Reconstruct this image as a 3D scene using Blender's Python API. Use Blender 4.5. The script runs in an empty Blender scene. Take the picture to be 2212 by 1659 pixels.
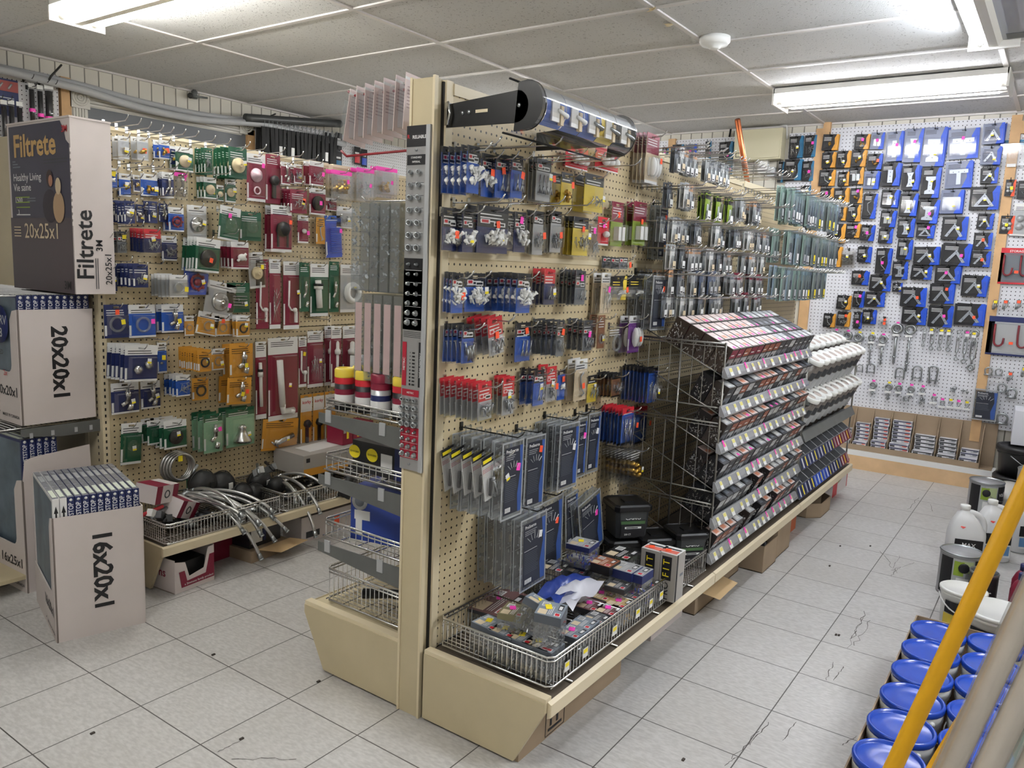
import bpy, math, random
from mathutils import Vector, Matrix
R = random.Random(7)
pi = math.pi
C = bpy.context.scene.collection
SC = bpy.context.scene
# ---------------------------------------------------------------- camera
CAM = Vector((-0.8720, -2.1370, 1.3625))
YAW, PITCH, ROLL, FPX = 0.60982317, -0.14993996, 0.04338887, 1693.42
FW = Vector((math.cos(YAW) * math.cos(PITCH), math.sin(YAW) * math.cos(PITCH), math.sin(PITCH)))
_r = Vector((math.sin(YAW), -math.cos(YAW), 0)); _u = _r.cross(FW)
RT = _r * math.cos(ROLL) + _u * math.sin(ROLL)
UP = _u * math.cos(ROLL) - _r * math.sin(ROLL)
cd = bpy.data.cameras.new('camera'); cd.sensor_width = 36; cd.lens = FPX / 2212 * 36; cd.clip_start = 0.05
co = bpy.data.objects.new('camera', cd); C.objects.link(co)
co.matrix_world = Matrix(((RT.x, UP.x, -FW.x, CAM.x), (RT.y, UP.y, -FW.y, CAM.y), (RT.z, UP.z, -FW.z, CAM.z), (0, 0, 0, 1)))
SC.camera = co
def at(px, py, ax, val):
    """where the sight line of photo point (px, py) meets the plane axis = val"""
    d = FW + RT * ((px - 1106) / FPX) - UP * ((py - 829.5) / FPX)
    return CAM + d * ((val - CAM[ax]) / d[ax])
# ---------------------------------------------------------------- exposure, world, lights
SC.view_settings.view_transform = 'Standard'; SC.view_settings.look = 'None'
SC.view_settings.exposure = 0.62; SC.view_settings.gamma = 1.0; SC.view_settings.use_curve_mapping = False
SC.cycles.transparent_max_bounces = 14; SC.cycles.max_bounces = 6; SC.cycles.diffuse_bounces = 3; SC.cycles.glossy_bounces = 2
wd = bpy.data.worlds.new('world'); SC.world = wd; wd.use_nodes = True
wd.node_tree.nodes['Background'].inputs[0].default_value = (0.9, 0.95, 1, 1)
wd.node_tree.nodes['Background'].inputs[1].default_value = 0.02
H = 2.5
# ceiling fixtures: centre x, y, long axis, tube emission, tube colour, length, width (built as things further down; the first three are in the picture, the rest are added unseen for more light)
LAMPS = [(1.13, 1.27, 'y', 64, (254, 253, 249), 1.22, .26), (4.23, -1.13, 'y', 40, (248, 249, 255), 1.22, .30), (2.70, -1.73, 'x', 64, (238, 245, 255), 1.22, .20),
         (-0.6, -0.4, 'y', 40, (254, 253, 250), 1.22, .26), (-1.2, -2.9, 'y', 20, (248, 250, 255), 1.22, .26), (1.7, -3.2, 'y', 125, (244, 248, 255), 1.22, .26), (4.2, 1.7, 'y', 46, (252, 252, 252), 1.22, .26)]
# ---------------------------------------------------------------- materials
MATS = {}
def srgb(c):
    return tuple((x / 12.92 if x <= .04045 else ((x + .055) / 1.055) ** 2.4) for x in [k / 255 for k in c])
def M(name, rgb=None, rough=.5, metal=0., emit=0., spec=.5, noise=0., nscale=30.):
    if name in MATS: return MATS[name]
    m = bpy.data.materials.new(name); m.use_nodes = True; MATS[name] = m
    nt = m.node_tree; b = nt.nodes['Principled BSDF']
    c = srgb(rgb) + (1,)
    b.inputs['Base Color'].default_value = c; b.inputs['Roughness'].default_value = rough; b.inputs['Metallic'].default_value = metal
    b.inputs['Specular IOR Level'].default_value = spec
    if emit: b.inputs['Emission Color'].default_value = c; b.inputs['Emission Strength'].default_value = emit
    if noise:
        t = nt.nodes.new('ShaderNodeTexCoord'); n = nt.nodes.new('ShaderNodeTexNoise'); n.inputs['Scale'].default_value = nscale; n.inputs['Detail'].default_value = 5
        r = nt.nodes.new('ShaderNodeMapRange'); r.inputs[1].default_value = .3; r.inputs[2].default_value = .7; r.inputs[3].default_value = 1 - noise; r.inputs[4].default_value = 1 + noise
        x = nt.nodes.new('ShaderNodeVectorMath'); x.operation = 'SCALE'; x.inputs[0].default_value = c[:3]
        nt.links.new(t.outputs['Object'], n.inputs['Vector']); nt.links.new(n.outputs['Fac'], r.inputs[0]); nt.links.new(r.outputs[0], x.inputs['Scale']); nt.links.new(x.outputs[0], b.inputs['Base Color'])
    return m
def clear(name, rgb=(255, 255, 255), gloss=.10, rough=.12, haze=0.):
    if name in MATS: return MATS[name]
    m = bpy.data.materials.new(name); m.use_nodes = True; MATS[name] = m
    nt = m.node_tree; nt.nodes.remove(nt.nodes['Principled BSDF']); out = nt.nodes['Material Output']
    t = nt.nodes.new('ShaderNodeBsdfTransparent'); t.inputs[0].default_value = srgb(rgb) + (1,)
    g = nt.nodes.new('ShaderNodeBsdfGlossy'); g.inputs['Roughness'].default_value = rough
    lw = nt.nodes.new('ShaderNodeLayerWeight'); lw.inputs[0].default_value = .35
    mr = nt.nodes.new('ShaderNodeMapRange'); mr.inputs[3].default_value = gloss; mr.inputs[4].default_value = min(1, gloss + .32)
    mx = nt.nodes.new('ShaderNodeMixShader')
    nt.links.new(lw.outputs['Facing'], mr.inputs[0]); nt.links.new(mr.outputs[0], mx.inputs[0]); nt.links.new(t.outputs[0], mx.inputs[1]); nt.links.new(g.outputs[0], mx.inputs[2])
    last = mx
    if haze:
        d = nt.nodes.new('ShaderNodeBsdfDiffuse'); d.inputs[0].default_value = srgb((225, 228, 230)) + (1,)
        m2 = nt.nodes.new('ShaderNodeMixShader'); m2.inputs[0].default_value = haze
        nt.links.new(mx.outputs[0], m2.inputs[1]); nt.links.new(d.outputs[0], m2.inputs[2]); last = m2
    nt.links.new(last.outputs[0], out.inputs[0])
    return m
# small node helpers for the patterned surfaces
class NT:
    def __init__(s, name, rough=.5):
        s.m = bpy.data.materials.new(name); s.m.use_nodes = True; MATS[name] = s.m
        s.nt = s.m.node_tree; s.b = s.nt.nodes['Principled BSDF']; s.b.inputs['Roughness'].default_value = rough
        t = s.nt.nodes.new('ShaderNodeTexCoord'); s.sep = s.nt.nodes.new('ShaderNodeSeparateXYZ'); s.co = t.outputs['Object']
        s.nt.links.new(s.co, s.sep.inputs[0])
        s.x, s.y, s.z = s.sep.outputs
    def put(s, sock, v):
        if isinstance(v, (int, float)): sock.default_value = v
        elif isinstance(v, tuple): sock.default_value = v if len(v) == 4 or sock.type == 'VECTOR' else v + (1,)
        else: s.nt.links.new(v, sock)
    def op(s, o, a, b=0., c=0.):
        n = s.nt.nodes.new('ShaderNodeMath'); n.operation = o
        s.put(n.inputs[0], a); s.put(n.inputs[1], b); s.put(n.inputs[2], c); return n.outputs[0]
    def vec(s, x, y, z):
        n = s.nt.nodes.new('ShaderNodeCombineXYZ'); s.put(n.inputs[0], x); s.put(n.inputs[1], y); s.put(n.inputs[2], z); return n.outputs[0]
    def noise(s, v, scale, detail=4.):
        n = s.nt.nodes.new('ShaderNodeTexNoise'); s.put(n.inputs['Vector'], v); n.inputs['Scale'].default_value = scale; n.inputs['Detail'].default_value = detail; return n.outputs['Fac']
    def white(s, v):
        n = s.nt.nodes.new('ShaderNodeTexWhiteNoise'); s.put(n.inputs['Vector'], v); return n.outputs['Value']
    def mix(s, f, a, b):
        n = s.nt.nodes.new('ShaderNodeMix'); n.data_type = 'RGBA'; s.put(n.inputs['Factor'], f); s.put(n.inputs[6], a); s.put(n.inputs[7], b); return n.outputs[2]
    def ramp(s, v, lo, hi, a=0., b=1.):
        n = s.nt.nodes.new('ShaderNodeMapRange'); s.put(n.inputs[0], v)
        for i, k in enumerate((lo, hi, a, b)): n.inputs[i + 1].default_value = k
        return n.outputs[0]
    def color(s, v): s.put(s.b.inputs['Base Color'], v)
    def bump(s, h, st=.3, dist=.002):
        n = s.nt.nodes.new('ShaderNodeBump'); n.inputs['Strength'].default_value = st; n.inputs['Distance'].default_value = dist
        s.put(n.inputs['Height'], h); s.nt.links.new(n.outputs[0], s.b.inputs['Normal'])
def pegboard(name, rgb, u, pitch=.0254, r=.0034):
    n = NT(name, .45); a = n.x if u == 'x' else n.y
    f = lambda v: n.op('SUBTRACT', n.op('FRACT', n.op('DIVIDE', v, pitch)), .5)
    fx, fz = f(a), f(n.z)
    d = n.op('SQRT', n.op('ADD', n.op('MULTIPLY', fx, fx), n.op('MULTIPLY', fz, fz)))
    hole = n.op('LESS_THAN', d, r / pitch)
    g = n.ramp(n.noise(n.co, 3., 3.), .3, .7, .94, 1.05)
    base = n.nt.nodes.new('ShaderNodeVectorMath'); base.operation = 'SCALE'; base.inputs[0].default_value = srgb(rgb); n.put(base.inputs['Scale'], g)
    n.color(n.mix(hole, base.outputs[0], srgb((25, 20, 16)) + (1,)))
    return n.m
# ---------------------------------------------------------------- mesh builder
_TX = {}
class MB:
    def __init__(s): s.v = []; s.f = []; s.k = []; s.ms = []; s.sm = []
    def mi(s, m):
        if m not in s.ms: s.ms.append(m)
        return s.ms.index(m)
    def add(s, vs, fs, m, smooth=False, X=None):
        o = len(s.v)
        s.v += [tuple(X @ Vector(v)) if X is not None else tuple(v) for v in vs]
        k = s.mi(m)
        for f in fs: s.f.append([i + o for i in f]); s.k.append(k); s.sm.append(smooth)
        return s
    def box(s, lo, hi, m, X=None):
        a, b, c = lo; d, e, f = hi
        return s.add([(a, b, c), (d, b, c), (d, e, c), (a, e, c), (a, b, f), (d, b, f), (d, e, f), (a, e, f)],
                     [(3, 2, 1, 0), (4, 5, 6, 7), (0, 1, 5, 4), (1, 2, 6, 5), (2, 3, 7, 6), (3, 0, 4, 7)], m, False, X)
    def cbox(s, c, d, m, X=None):
        return s.box([c[i] - d[i] / 2 for i in range(3)], [c[i] + d[i] / 2 for i in range(3)], m, X)
    def taper(s, lo, hi, inset, m, X=None, back=False):
        """a bubble: base rectangle at y=hi[1], narrower face at y=lo[1]"""
        a, b, c = lo; d, e, f = hi; i = inset
        vs = [(a, e, c), (d, e, c), (d, e, f), (a, e, f), (a + i, b, c + i), (d - i, b, c + i), (d - i, b, f - i), (a + i, b, f - i)]
        fs = [(4, 5, 6, 7), (0, 1, 5, 4), (1, 2, 6, 5), (2, 3, 7, 6), (3, 0, 4, 7)]
        return s.add(vs, fs + ([(3, 2, 1, 0)] if back else []), m, False, X)
    def front(s, x0, z0, x1, z1, y, m, X=None):
        return s.add([(x0, y, z0), (x1, y, z0), (x1, y, z1), (x0, y, z1)], [(0, 1, 2, 3)], m, False, X)
    def quad(s, p, m, X=None): return s.add(p, [tuple(range(len(p)))], m, False, X)
    def prism(s, poly, d0, d1, m, X=None, ax=1):
        """outline (a, z) pushed along y (ax=1) or (y, z) pushed along x (ax=0) or (x, y) along z (ax=2)"""
        n = len(poly)
        def P(p, d): return (p[0], d, p[1]) if ax == 1 else ((d, p[0], p[1]) if ax == 0 else (p[0], p[1], d))
        vs = [P(p, d0) for p in poly] + [P(p, d1) for p in poly]
        fs = [tuple(range(n)), tuple(range(2 * n - 1, n - 1, -1))] + [(i + n, (i + 1) % n + n, (i + 1) % n, i) for i in range(n)]
        return s.add(vs, fs, m, False, X)
    def tube(s, path, r, m, n=6, X=None, caps=True, closed=False):
        path = [Vector(p) for p in path]; N = len(path); vs = []; fs = []
        prev = None
        for i, p in enumerate(path):
            t = (path[(i + 1) % N] - path[i - 1]) if closed else (path[min(i + 1, N - 1)] - path[max(i - 1, 0)])
            t = t.normalized() if t.length > 1e-9 else Vector((0, 0, 1))
            if prev is None:
                a = t.cross(Vector((0, 0, 1)) if abs(t.z) < .9 else Vector((1, 0, 0))).normalized()
            else:
                a = (prev - t * prev.dot(t)); a = a.normalized() if a.length > 1e-6 else t.orthogonal().normalized()
            prev = a; b = t.cross(a)
            rr = r[i] if isinstance(r, (list, tuple)) else r
            for j in range(n):
                w = 2 * pi * j / n; vs.append(p + a * (math.cos(w) * rr) + b * (math.sin(w) * rr))
        for i in range(N if closed else N - 1):
            k = (i + 1) % N
            for j in range(n): fs.append((i * n + j, i * n + (j + 1) % n, k * n + (j + 1) % n, k * n + j))
        if caps and not closed: fs += [tuple(range(n - 1, -1, -1)), tuple(range((N - 1) * n, N * n))]
        return s.add(vs, fs, m, n > 4, X)
    def lathe(s, prof, m, n=14, X=None, cap=True):
        """profile [(r, z)] turned about z"""
        vs = [(r * math.cos(2 * pi * j / n), r * math.sin(2 * pi * j / n), z) for r, z in prof for j in range(n)]
        fs = [(i * n + j, i * n + (j + 1) % n, (i + 1) * n + (j + 1) % n, (i + 1) * n + j) for i in range(len(prof) - 1) for j in range(n)]
        if cap: fs += [tuple(range(n - 1, -1, -1)), tuple(range((len(prof) - 1) * n, len(prof) * n))]
        return s.add(vs, fs, m, True, X)
    def ball(s, c, r, m, n=12, k=7, X=None):
        rx, ry, rz = (r, r, r) if isinstance(r, (int, float)) else r
        vs = [(c[0], c[1], c[2] + rz)]
        for i in range(1, k):
            t = pi * i / k
            vs += [(c[0] + rx * math.sin(t) * math.cos(2 * pi * j / n), c[1] + ry * math.sin(t) * math.sin(2 * pi * j / n), c[2] + rz * math.cos(t)) for j in range(n)]
        vs.append((c[0], c[1], c[2] - rz))
        fs = [(0, 1 + j, 1 + (j + 1) % n) for j in range(n)]
        for i in range(k - 2):
            for j in range(n): fs.append((1 + i * n + j, 1 + (i + 1) * n + j, 1 + (i + 1) * n + (j + 1) % n, 1 + i * n + (j + 1) % n))
        L = len(vs) - 1; b = 1 + (k - 2) * n
        fs += [(L, b + (j + 1) % n, b + j) for j in range(n)]
        return s.add(vs, fs, m, True, X)
    def ring(s, c, Rr, r, m, n=18, k=6, X=None, ax=1):
        p = []
        for i in range(n):
            w = 2 * pi * i / n; a, b = Rr * math.cos(w), Rr * math.sin(w)
            p.append((c[0] + a, c[1], c[2] + b) if ax == 1 else ((c[0] + a, c[1] + b, c[2]) if ax == 2 else (c[0], c[1] + a, c[2] + b)))
        return s.tube(p, r, m, k, X, closed=True)
    def text(s, body, size, m, X, bold=0., align='CENTER', squeeze=1.):
        """lettering in local x (reading) / z (up), facing -y"""
        key = (body, bold, align)
        if key not in _TX:
            cu = bpy.data.curves.new('lettering', 'FONT'); cu.body = body; cu.align_x = align; cu.align_y = 'CENTER'; cu.size = 1; cu.offset = bold; cu.resolution_u = 2
            ob = bpy.data.objects.new('lettering', cu); C.objects.link(ob)
            me = bpy.data.meshes.new_from_object(ob)
            _TX[key] = ([v.co.copy() for v in me.vertices], [tuple(p.vertices) for p in me.polygons])
            bpy.data.objects.remove(ob); bpy.data.curves.remove(cu); bpy.data.meshes.remove(me)
        vs, fs = _TX[key]
        return s.add([(v.x * size * squeeze, 0, v.y * size) for v in vs], fs, m, False, X)
    def mesh(s, name):
        me = bpy.data.meshes.new(name); me.from_pydata(s.v, [], s.f)
        for m in s.ms: me.materials.append(m)
        me.polygons.foreach_set('material_index', s.k); me.polygons.foreach_set('use_smooth', s.sm); me.update()
        return me
    def obj(s, name, parent=None, loc=None, rot=None): return inst(name, s.mesh(name), parent, loc, rot)
def inst(name, me, parent=None, loc=None, rot=None):
    o = bpy.data.objects.new(name, me); C.objects.link(o)
    if parent is not None: o.parent = parent
    if loc is not None: o.location = loc
    if rot is not None: o.rotation_euler = rot
    return o
def tag(o, label, cat, group=None, kind=None):
    if label: o['label'] = label
    if cat: o['category'] = cat
    if group: o['group'] = group
    if kind: o['kind'] = kind
    return o
def thing(name, label, cat, loc=(0, 0, 0), rotz=0, group=None, rot=None):
    o = inst(name, None, None, loc, rot if rot else (0, 0, rotz)); return tag(o, label, cat, group)
def struct(mb, name): o = mb.obj(name); o['kind'] = 'structure'; return o
def dup(root, loc, rot=None, label=None):
    r = root.copy(); C.objects.link(r); r.location = loc
    if rot is not None: r.rotation_euler = rot
    if label: r['label'] = label
    for ch in KIDS.get(root.name, ()):
        c = ch.copy(); C.objects.link(c); c.parent = r
    return r
KIDS = {}
def kids(root, *ch): KIDS.setdefault(root.name, []).extend(ch); return root
def XF(loc=(0, 0, 0), rz=0, rx=0, ry=0, s=1):
    return Matrix.Translation(loc) @ Matrix.Rotation(rz, 4, 'Z') @ Matrix.Rotation(ry, 4, 'Y') @ Matrix.Rotation(rx, 4, 'X') @ Matrix.Scale(s, 4)
# palette
beige = M('beige_enamel', (198, 184, 150), .42, noise=.05, nscale=6); beigelt = M('beige_edge', (222, 208, 176), .35)
chrome = M('chrome_wire', (214, 214, 212), .25, 1.); steel = M('zinc_steel', (170, 174, 176), .38, 1.); greysteel = M('grey_shelf_steel', (104, 106, 104), .5, .3, noise=.06, nscale=20)
black = M('black_plastic', (18, 18, 20), .4); blackp = M('black_print', (22, 22, 26), .5); white = M('white_card', (232, 232, 230), .5); whitep = M('white_plastic', (236, 236, 232), .35)
grey = M('grey_card', (110, 116, 124), .5); dkgrey = M('dark_grey_card', (56, 58, 62), .5); silver = M('silver_print', (185, 188, 190), .35, .3)
blue = M('blue_card', (30, 84, 176), .45); navy = M('navy_card', (28, 40, 92), .45); red = M('red_card', (196, 36, 48), .45); burg = M('burgundy_card', (128, 24, 52), .45)
green = M('green_card', (20, 84, 56), .45); mint = M('mint_card', (150, 196, 160), .5); gold = M('gold_card', (214, 152, 52), .45); yellow = M('yellow_card', (226, 200, 70), .45)
purple = M('purple_card', (122, 58, 150), .45); pink = M('pink_sticker', (255, 72, 190), .5); orange = M('orange_sticker', (255, 92, 52), .5); tagy = M('yellow_sticker', (246, 224, 40), .5)
brown = M('brown_card', (128, 84, 56), .55); tan = M('tan_card', (214, 196, 164), .55); lime = M('lime_card', (142, 168, 52), .5); teal = M('teal_card', (36, 110, 150), .45); royal = M('royal_card', (28, 78, 196), .45)
brass = M('brass', (200, 160, 74), .3, 1.); cream = M('cream_plastic', (224, 206, 166), .45); rubber = M('black_rubber', (20, 20, 21), .55); braid = M('braided_steel', (196, 196, 194), .35, .9, noise=.12, nscale=400)
clr = clear('clear_blister', (255, 255, 255), .045, .07); clrb = clear('clear_tube_pack', (226, 240, 238), .14, .16, .05); bag = clear('clear_bag', (250, 250, 250), .10, .12, .05); frost = clear('frosted_box', (232, 235, 237), .07, .15, .10)
carton = M('brown_carton', (156, 136, 112), .75, noise=.06, nscale=8); cartonw = M('white_carton', (214, 204, 200), .65, noise=.03, nscale=5); inner = M('carton_inside', (132, 112, 90), .8)
wood = M('pine_wood', (200, 162, 116), .6, noise=.14, nscale=9)
# ================================================================ THE ROOM
T = .3048
n = NT('vinyl_tile', .42)
fx, fy = n.op('DIVIDE', n.x, T), n.op('DIVIDE', n.y, T)
cell = n.vec(n.op('FLOOR', fx), n.op('FLOOR', fy), 0)
edge = n.op('MINIMUM', n.op('MINIMUM', n.op('FRACT', fx), n.op('SUBTRACT', 1, n.op('FRACT', fx))), n.op('MINIMUM', n.op('FRACT', fy), n.op('SUBTRACT', 1, n.op('FRACT', fy))))
w1 = n.white(cell)
str_ = n.op('ADD', n.x, n.op('MULTIPLY', w1, 7.))
fleck = n.noise(n.vec(n.op('MULTIPLY', str_, 120.), n.op('MULTIPLY', n.y, 45.), w1), 1., 3.)
dirt = n.noise(n.co, 1.7, 5.)
c1 = n.mix(n.ramp(fleck, .36, .66), srgb((182, 180, 177)) + (1,), srgb((202, 200, 197)) + (1,))
c2 = n.mix(n.ramp(w1, 0, 1, 0, .14), c1, srgb((164, 160, 152)) + (1,))
c3 = n.mix(n.ramp(dirt, .42, .8, 0, .35), c2, srgb((148, 143, 134)) + (1,))
c4 = n.mix(n.ramp(edge, .0035, .008, 1, 0), c3, srgb((62, 57, 52)) + (1,))
n.color(c4); n.put(n.b.inputs['Roughness'], n.ramp(dirt, .3, .7, .34, .5)); floorm = n.m
n = NT('acoustic_tile', .9)
sp = n.noise(n.co, 95., 2.); pit = n.ramp(sp, .30, .38, 1, 0)
g = n.noise(n.co, 260., 2.)
n.color(n.mix(n.op('MULTIPLY', pit, .75), srgb((210, 210, 209)) + (1,), srgb((138, 136, 134)) + (1,)))
n.bump(n.op('SUBTRACT', g, n.op('MULTIPLY', pit, 1.2)), .5, .003); ceilm = n.m
gridm = M('ceiling_grid', (214, 210, 206), .4); wallgap = M('wall_gap', (88, 84, 76), .8)
def plank(name, u):
    n = NT(name, .5); a = n.x if u == 'x' else n.y
    f = n.op('FRACT', n.op('DIVIDE', a, .09)); e = n.op('MINIMUM', f, n.op('SUBTRACT', 1, f))
    w = n.white(n.vec(n.op('FLOOR', n.op('DIVIDE', a, .09)), 0, 0))
    c = n.mix(n.ramp(w, 0, 1, 0, .5), srgb((216, 212, 200)) + (1,), srgb((198, 193, 180)) + (1,))
    n.color(n.mix(n.ramp(e, .02, .06, 1, 0), c, srgb((112, 108, 98)) + (1,))); n.bump(n.ramp(e, 0, .08), .6, .004); return n.m
plx, ply = plank('plank_wall_x', 'x'), plank('plank_wall_y', 'y')
XB, YL, XR, YR = 5.36, 3.16, -3.2, -4.2
struct(MB().box((XR, YR, -.1), (XB + .1, YL + .1, 0), floorm), 'floor')
struct(MB().box((XR, YR, H), (XB + .1, YL + .1, H + .1), ceilm), 'ceiling')
struct(MB().box((XR, YL, 0), (XB + .1, YL + .1, H), plx), 'wall_left')
struct(MB().box((XB, YR, 0), (XB + .1, YL, H), ply), 'wall_back')
struct(MB().box((XR, YR - .1, 0), (XB + .1, YR, H), plx), 'wall_right')
struct(MB().box((XR - .1, YR - .1, 0), (XR, YL + .1, H), ply), 'wall_rear')
b = MB()
X0, Y0, GX, GY = 1.80096, 1.93285, .6096, 1.2192
for i in range(-8, 6):
    x = X0 + i * GX
    if XR < x < XB: b.box((x - .012, YR, H - .007), (x + .012, YL, H + .001), gridm)
for j in range(-2, 6):
    y = Y0 - j * GY
    if YR < y < YL: b.box((XR, y - .012, H - .0075), (XB, y + .012, H + .001), gridm)
for (x0, y0, x1, y1) in ((XR, YL - .02, XB, YL), (XB - .02, YR, XB, YL)): b.box((x0, y0, H - .012), (x1, y1, H), gridm)
struct(b, 'trim_1')
# cracks and scuffs in the vinyl: real seams a hair proud of the floor
crk = M('floor_crack', (70, 63, 58), .9)
b = MB()
def crack(px, py, x1, y1, nseg=9, wd=.0022, jit=.02):
    p0, p1 = at(px, py, 2, 0), at(x1, y1, 2, 0); L = (p1 - p0).length; pts = []
    d = (p1 - p0).normalized(); nrm = Vector((-d.y, d.x, 0))
    for i in range(nseg + 1): pts.append(p0 + (p1 - p0) * (i / nseg) + nrm * R.uniform(-jit, jit) * L * (0 if i in (0, nseg) else 1.6))
    for i in range(nseg):
        a, c = pts[i], pts[i + 1]; w = wd * R.uniform(.4, 1)
        b.quad([(a + nrm * w * .6)[:2] + (.0006,), (a - nrm * w * .6)[:2] + (.0006,), (c - nrm * w * .6)[:2] + (.0006,), (c + nrm * w * .6)[:2] + (.0006,)], crk)
for a in ((1830, 1400, 1866, 1320), (1845, 1395, 1880, 1340), (1838, 1380, 1868, 1330), (1822, 1440, 1800, 1470), (1945, 1225, 1925, 1245), (1938, 1238, 1900, 1190), (1930, 1235, 1942, 1200), (1925, 1232, 1975, 1215),
          (1580, 1640, 1640, 1580), (1620, 1610, 1660, 1560), (1690, 1600, 1720, 1560), (1820, 1610, 1850, 1590), (1565, 1655, 1600, 1630), (2010, 1090, 2015, 1105), (1985, 1075, 1960, 1100), (1785, 1470, 1800, 1430),
          (470, 1625, 520, 1600), (500, 1640, 640, 1640)): crack(*a)
for px, py in ((461, 1415), (522, 1597), (1812, 1373), (1806, 1372), (1476, 1642), (1880, 1180), (200, 1585), (688, 1473), (1815, 1180), (1792, 1223), (1470, 1325)):
    p = at(px, py, 2, 0); b.cbox((p.x, p.y, .002), (.012, .007, .004), crk, Matrix.Translation((0, 0, 0)))
o = b.obj('floor_crack'); o['kind'] = 'structure'; o.name = 'trim_2'
# ---------------------------------------------------------------- pegboards fixed to the walls
pegW = pegboard('white_pegboard_x', (222, 222, 224), 'x'); pegWy = pegboard('white_pegboard_y', (222, 223, 228), 'y')
pegB = pegboard('beige_pegboard', (208, 192, 158), 'x')
def board(lo, hi, m, label, **k): return tag(MB().box(lo, hi, m).obj('pegboard'), label, 'pegboard', **k)
board((-.4, YL - .03, .3), (1.62, YL - .01, 2.40), pegW, 'white pegboard on the left wall behind the tall dark filter carton')
board((3.06, YL - .03, .9), (5.2, YL - .01, 2.41), pegW, 'white pegboard on the left wall behind the row of black ties')
board((XB - .02, .16, 1.2), (XB - .004, 1.9, 2.44), pegWy, 'white pegboard on the back wall left of the beige electrical box')
board((XB - .02, -1.69, .40), (XB - .004, -.53, 2.46), pegWy, 'white pegboard on the back wall holding blue and black bracket packs')
board((XB - .02, -.46, 1.2), (XB - .004, -.26, 2.44), pegWy, 'narrow white pegboard strip right of the beige electrical box')
board((XB - .02, -2.6, .40), (XB - .004, -1.75, 2.42), pegWy, 'white pegboard at the far right edge behind the red storage hooks')
for nm, lo, hi, lb in (('wood_stud', (1.63, YL - .045, .3), (1.69, YL - .005, 2.40), 'pine stud between the left white pegboard and the carved door trim'),
                       ('wood_stud', (2.99, YL - .045, .3), (3.055, YL - .005, 2.30), 'pine stud right of the grey door panel on the left wall'),
                       ('wood_stud', (XB - .04, -.53, .3), (XB - .004, -.46, 2.46), 'brown wooden batten left of the bracket display on the back wall'),
                       ('wood_stud', (XB - .05, -.56, 2.40), (XB - .02, -.51, 2.5), 'short wooden offcut at the top of the left back wall batten'),
                       ('wood_stud', (XB - .04, -1.75, .3), (XB - .004, -1.69, 2.47), 'long pine batten right of the bracket display on the back wall'),
                       ('wood_stud', (XB - .045, -2.3, 2.35), (XB - .02, -1.75, 2.43), 'horizontal pine batten screwed at the top right of the back wall'),
                       ('wood_stud', (XB - .04, .66, 1.2), (XB - .004, .72, 2.45), 'pine batten between black tool packs left of the electrical box')):
    tag(MB().box(lo, hi, wood).obj(nm), lb, 'wooden stud')
# carved door surround on the left wall
trimw = M('painted_trim', (206, 204, 196), .45); gpan = M('grey_door_paint', (104, 108, 112), .5, noise=.03, nscale=3)
struct(MB().box((1.80, YL - .02, .0), (2.99, YL - .002, 2.27), gpan), 'door_1')
b = MB()
for k in range(6): b.box((1.80, YL - .035 - .004 * (k % 2), 2.255 + k * .018), (2.95, YL - .004, 2.270 + k * .018), trimw)
for k in range(5): b.box((1.705 + k * .018, YL - .035, .0), (1.716 + k * .018, YL - .004, 2.26), trimw)
b.box((1.695, YL - .026, 0), (1.80, YL - .004, 2.26), trimw); b.box((1.80, YL - .024, 2.25), (2.95, YL - .004, 2.36), trimw)
for cx, cz in ((1.745, 2.295), (2.985, 2.325)):
    b.box((cx - .062, YL - .045, cz - .065), (cx + .062, YL - .004, cz + .065), trimw)
    for r_, q in ((.046, .007), (.030, .006), (.014, .008)): b.ring((cx, YL - .046, cz), r_, q, trimw, 20, 6)
struct(b, 'trim_3')
# conduits slung under the ceiling of the left wall
pvc = M('grey_conduit', (176, 178, 180), .28); pvcd = M('dark_conduit', (64, 66, 66), .4)
def sag(pts, y, r, m, nm, lb):
    P = [at(px, py, 1, y) for px, py in pts]
    Q = []
    for i in range(len(P) - 1):
        for k in range(5):
            t = k / 5; p0, p1, p2, p3 = P[max(i - 1, 0)], P[i], P[i + 1], P[min(i + 2, len(P) - 1)]
            Q.append(.5 * ((2 * p1) + (p2 - p0) * t + (2 * p0 - 5 * p1 + 4 * p2 - p3) * t * t + (3 * p1 - p0 - 3 * p2 + p3) * t ** 3))
    Q.append(P[-1]); return tag(MB().tube(Q, r, m, 10).obj(nm), lb, 'pipe')
sag([(-60, 140), (0, 150), (90, 172), (185, 196), (300, 232), (430, 258), (560, 268), (660, 290), (745, 312)], 3.04, .024, pvc, 'conduit_pipe', 'long grey plastic conduit sagging along the top of the left wall')
sag([(-60, 136), (0, 145), (90, 164), (185, 186), (300, 218), (430, 246), (560, 262)], 3.10, .018, pvc, 'conduit_pipe', 'thinner grey conduit lying just behind the sagging one on the left wall')
sag([(530, 254), (600, 259), (735, 268)], 3.02, .03, pvcd, 'conduit_pipe', 'dark square conduit end poking out above the black ties')
def wire_hook(nm, lb, pts, r, m, cat='hook', group=None): return tag(MB().tube(pts, r, m, 6).obj(nm), lb, cat, group)
for (a, c, e, lb) in (((103, 178), (110, 165), (133, 140), 'bent wire bracket holding the conduit at the far left ceiling corner'), ((563, 262), (575, 255), (595, 246), 'bent wire bracket holding the conduit above the black ties')):
    wire_hook('conduit_bracket', lb, [at(*a, 1, YL - .01), at(*a, 1, 3.03) , at(*c, 1, 3.0), at(*e, 1, 3.02)], .006, M('dark_wire', (60, 60, 58), .5, .6), 'bracket')
t = thing('sprinkler_valve', 'small grey valve fitting on the left wall just under the ceiling', 'valve', at(420, 213, 1, 3.12))
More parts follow.
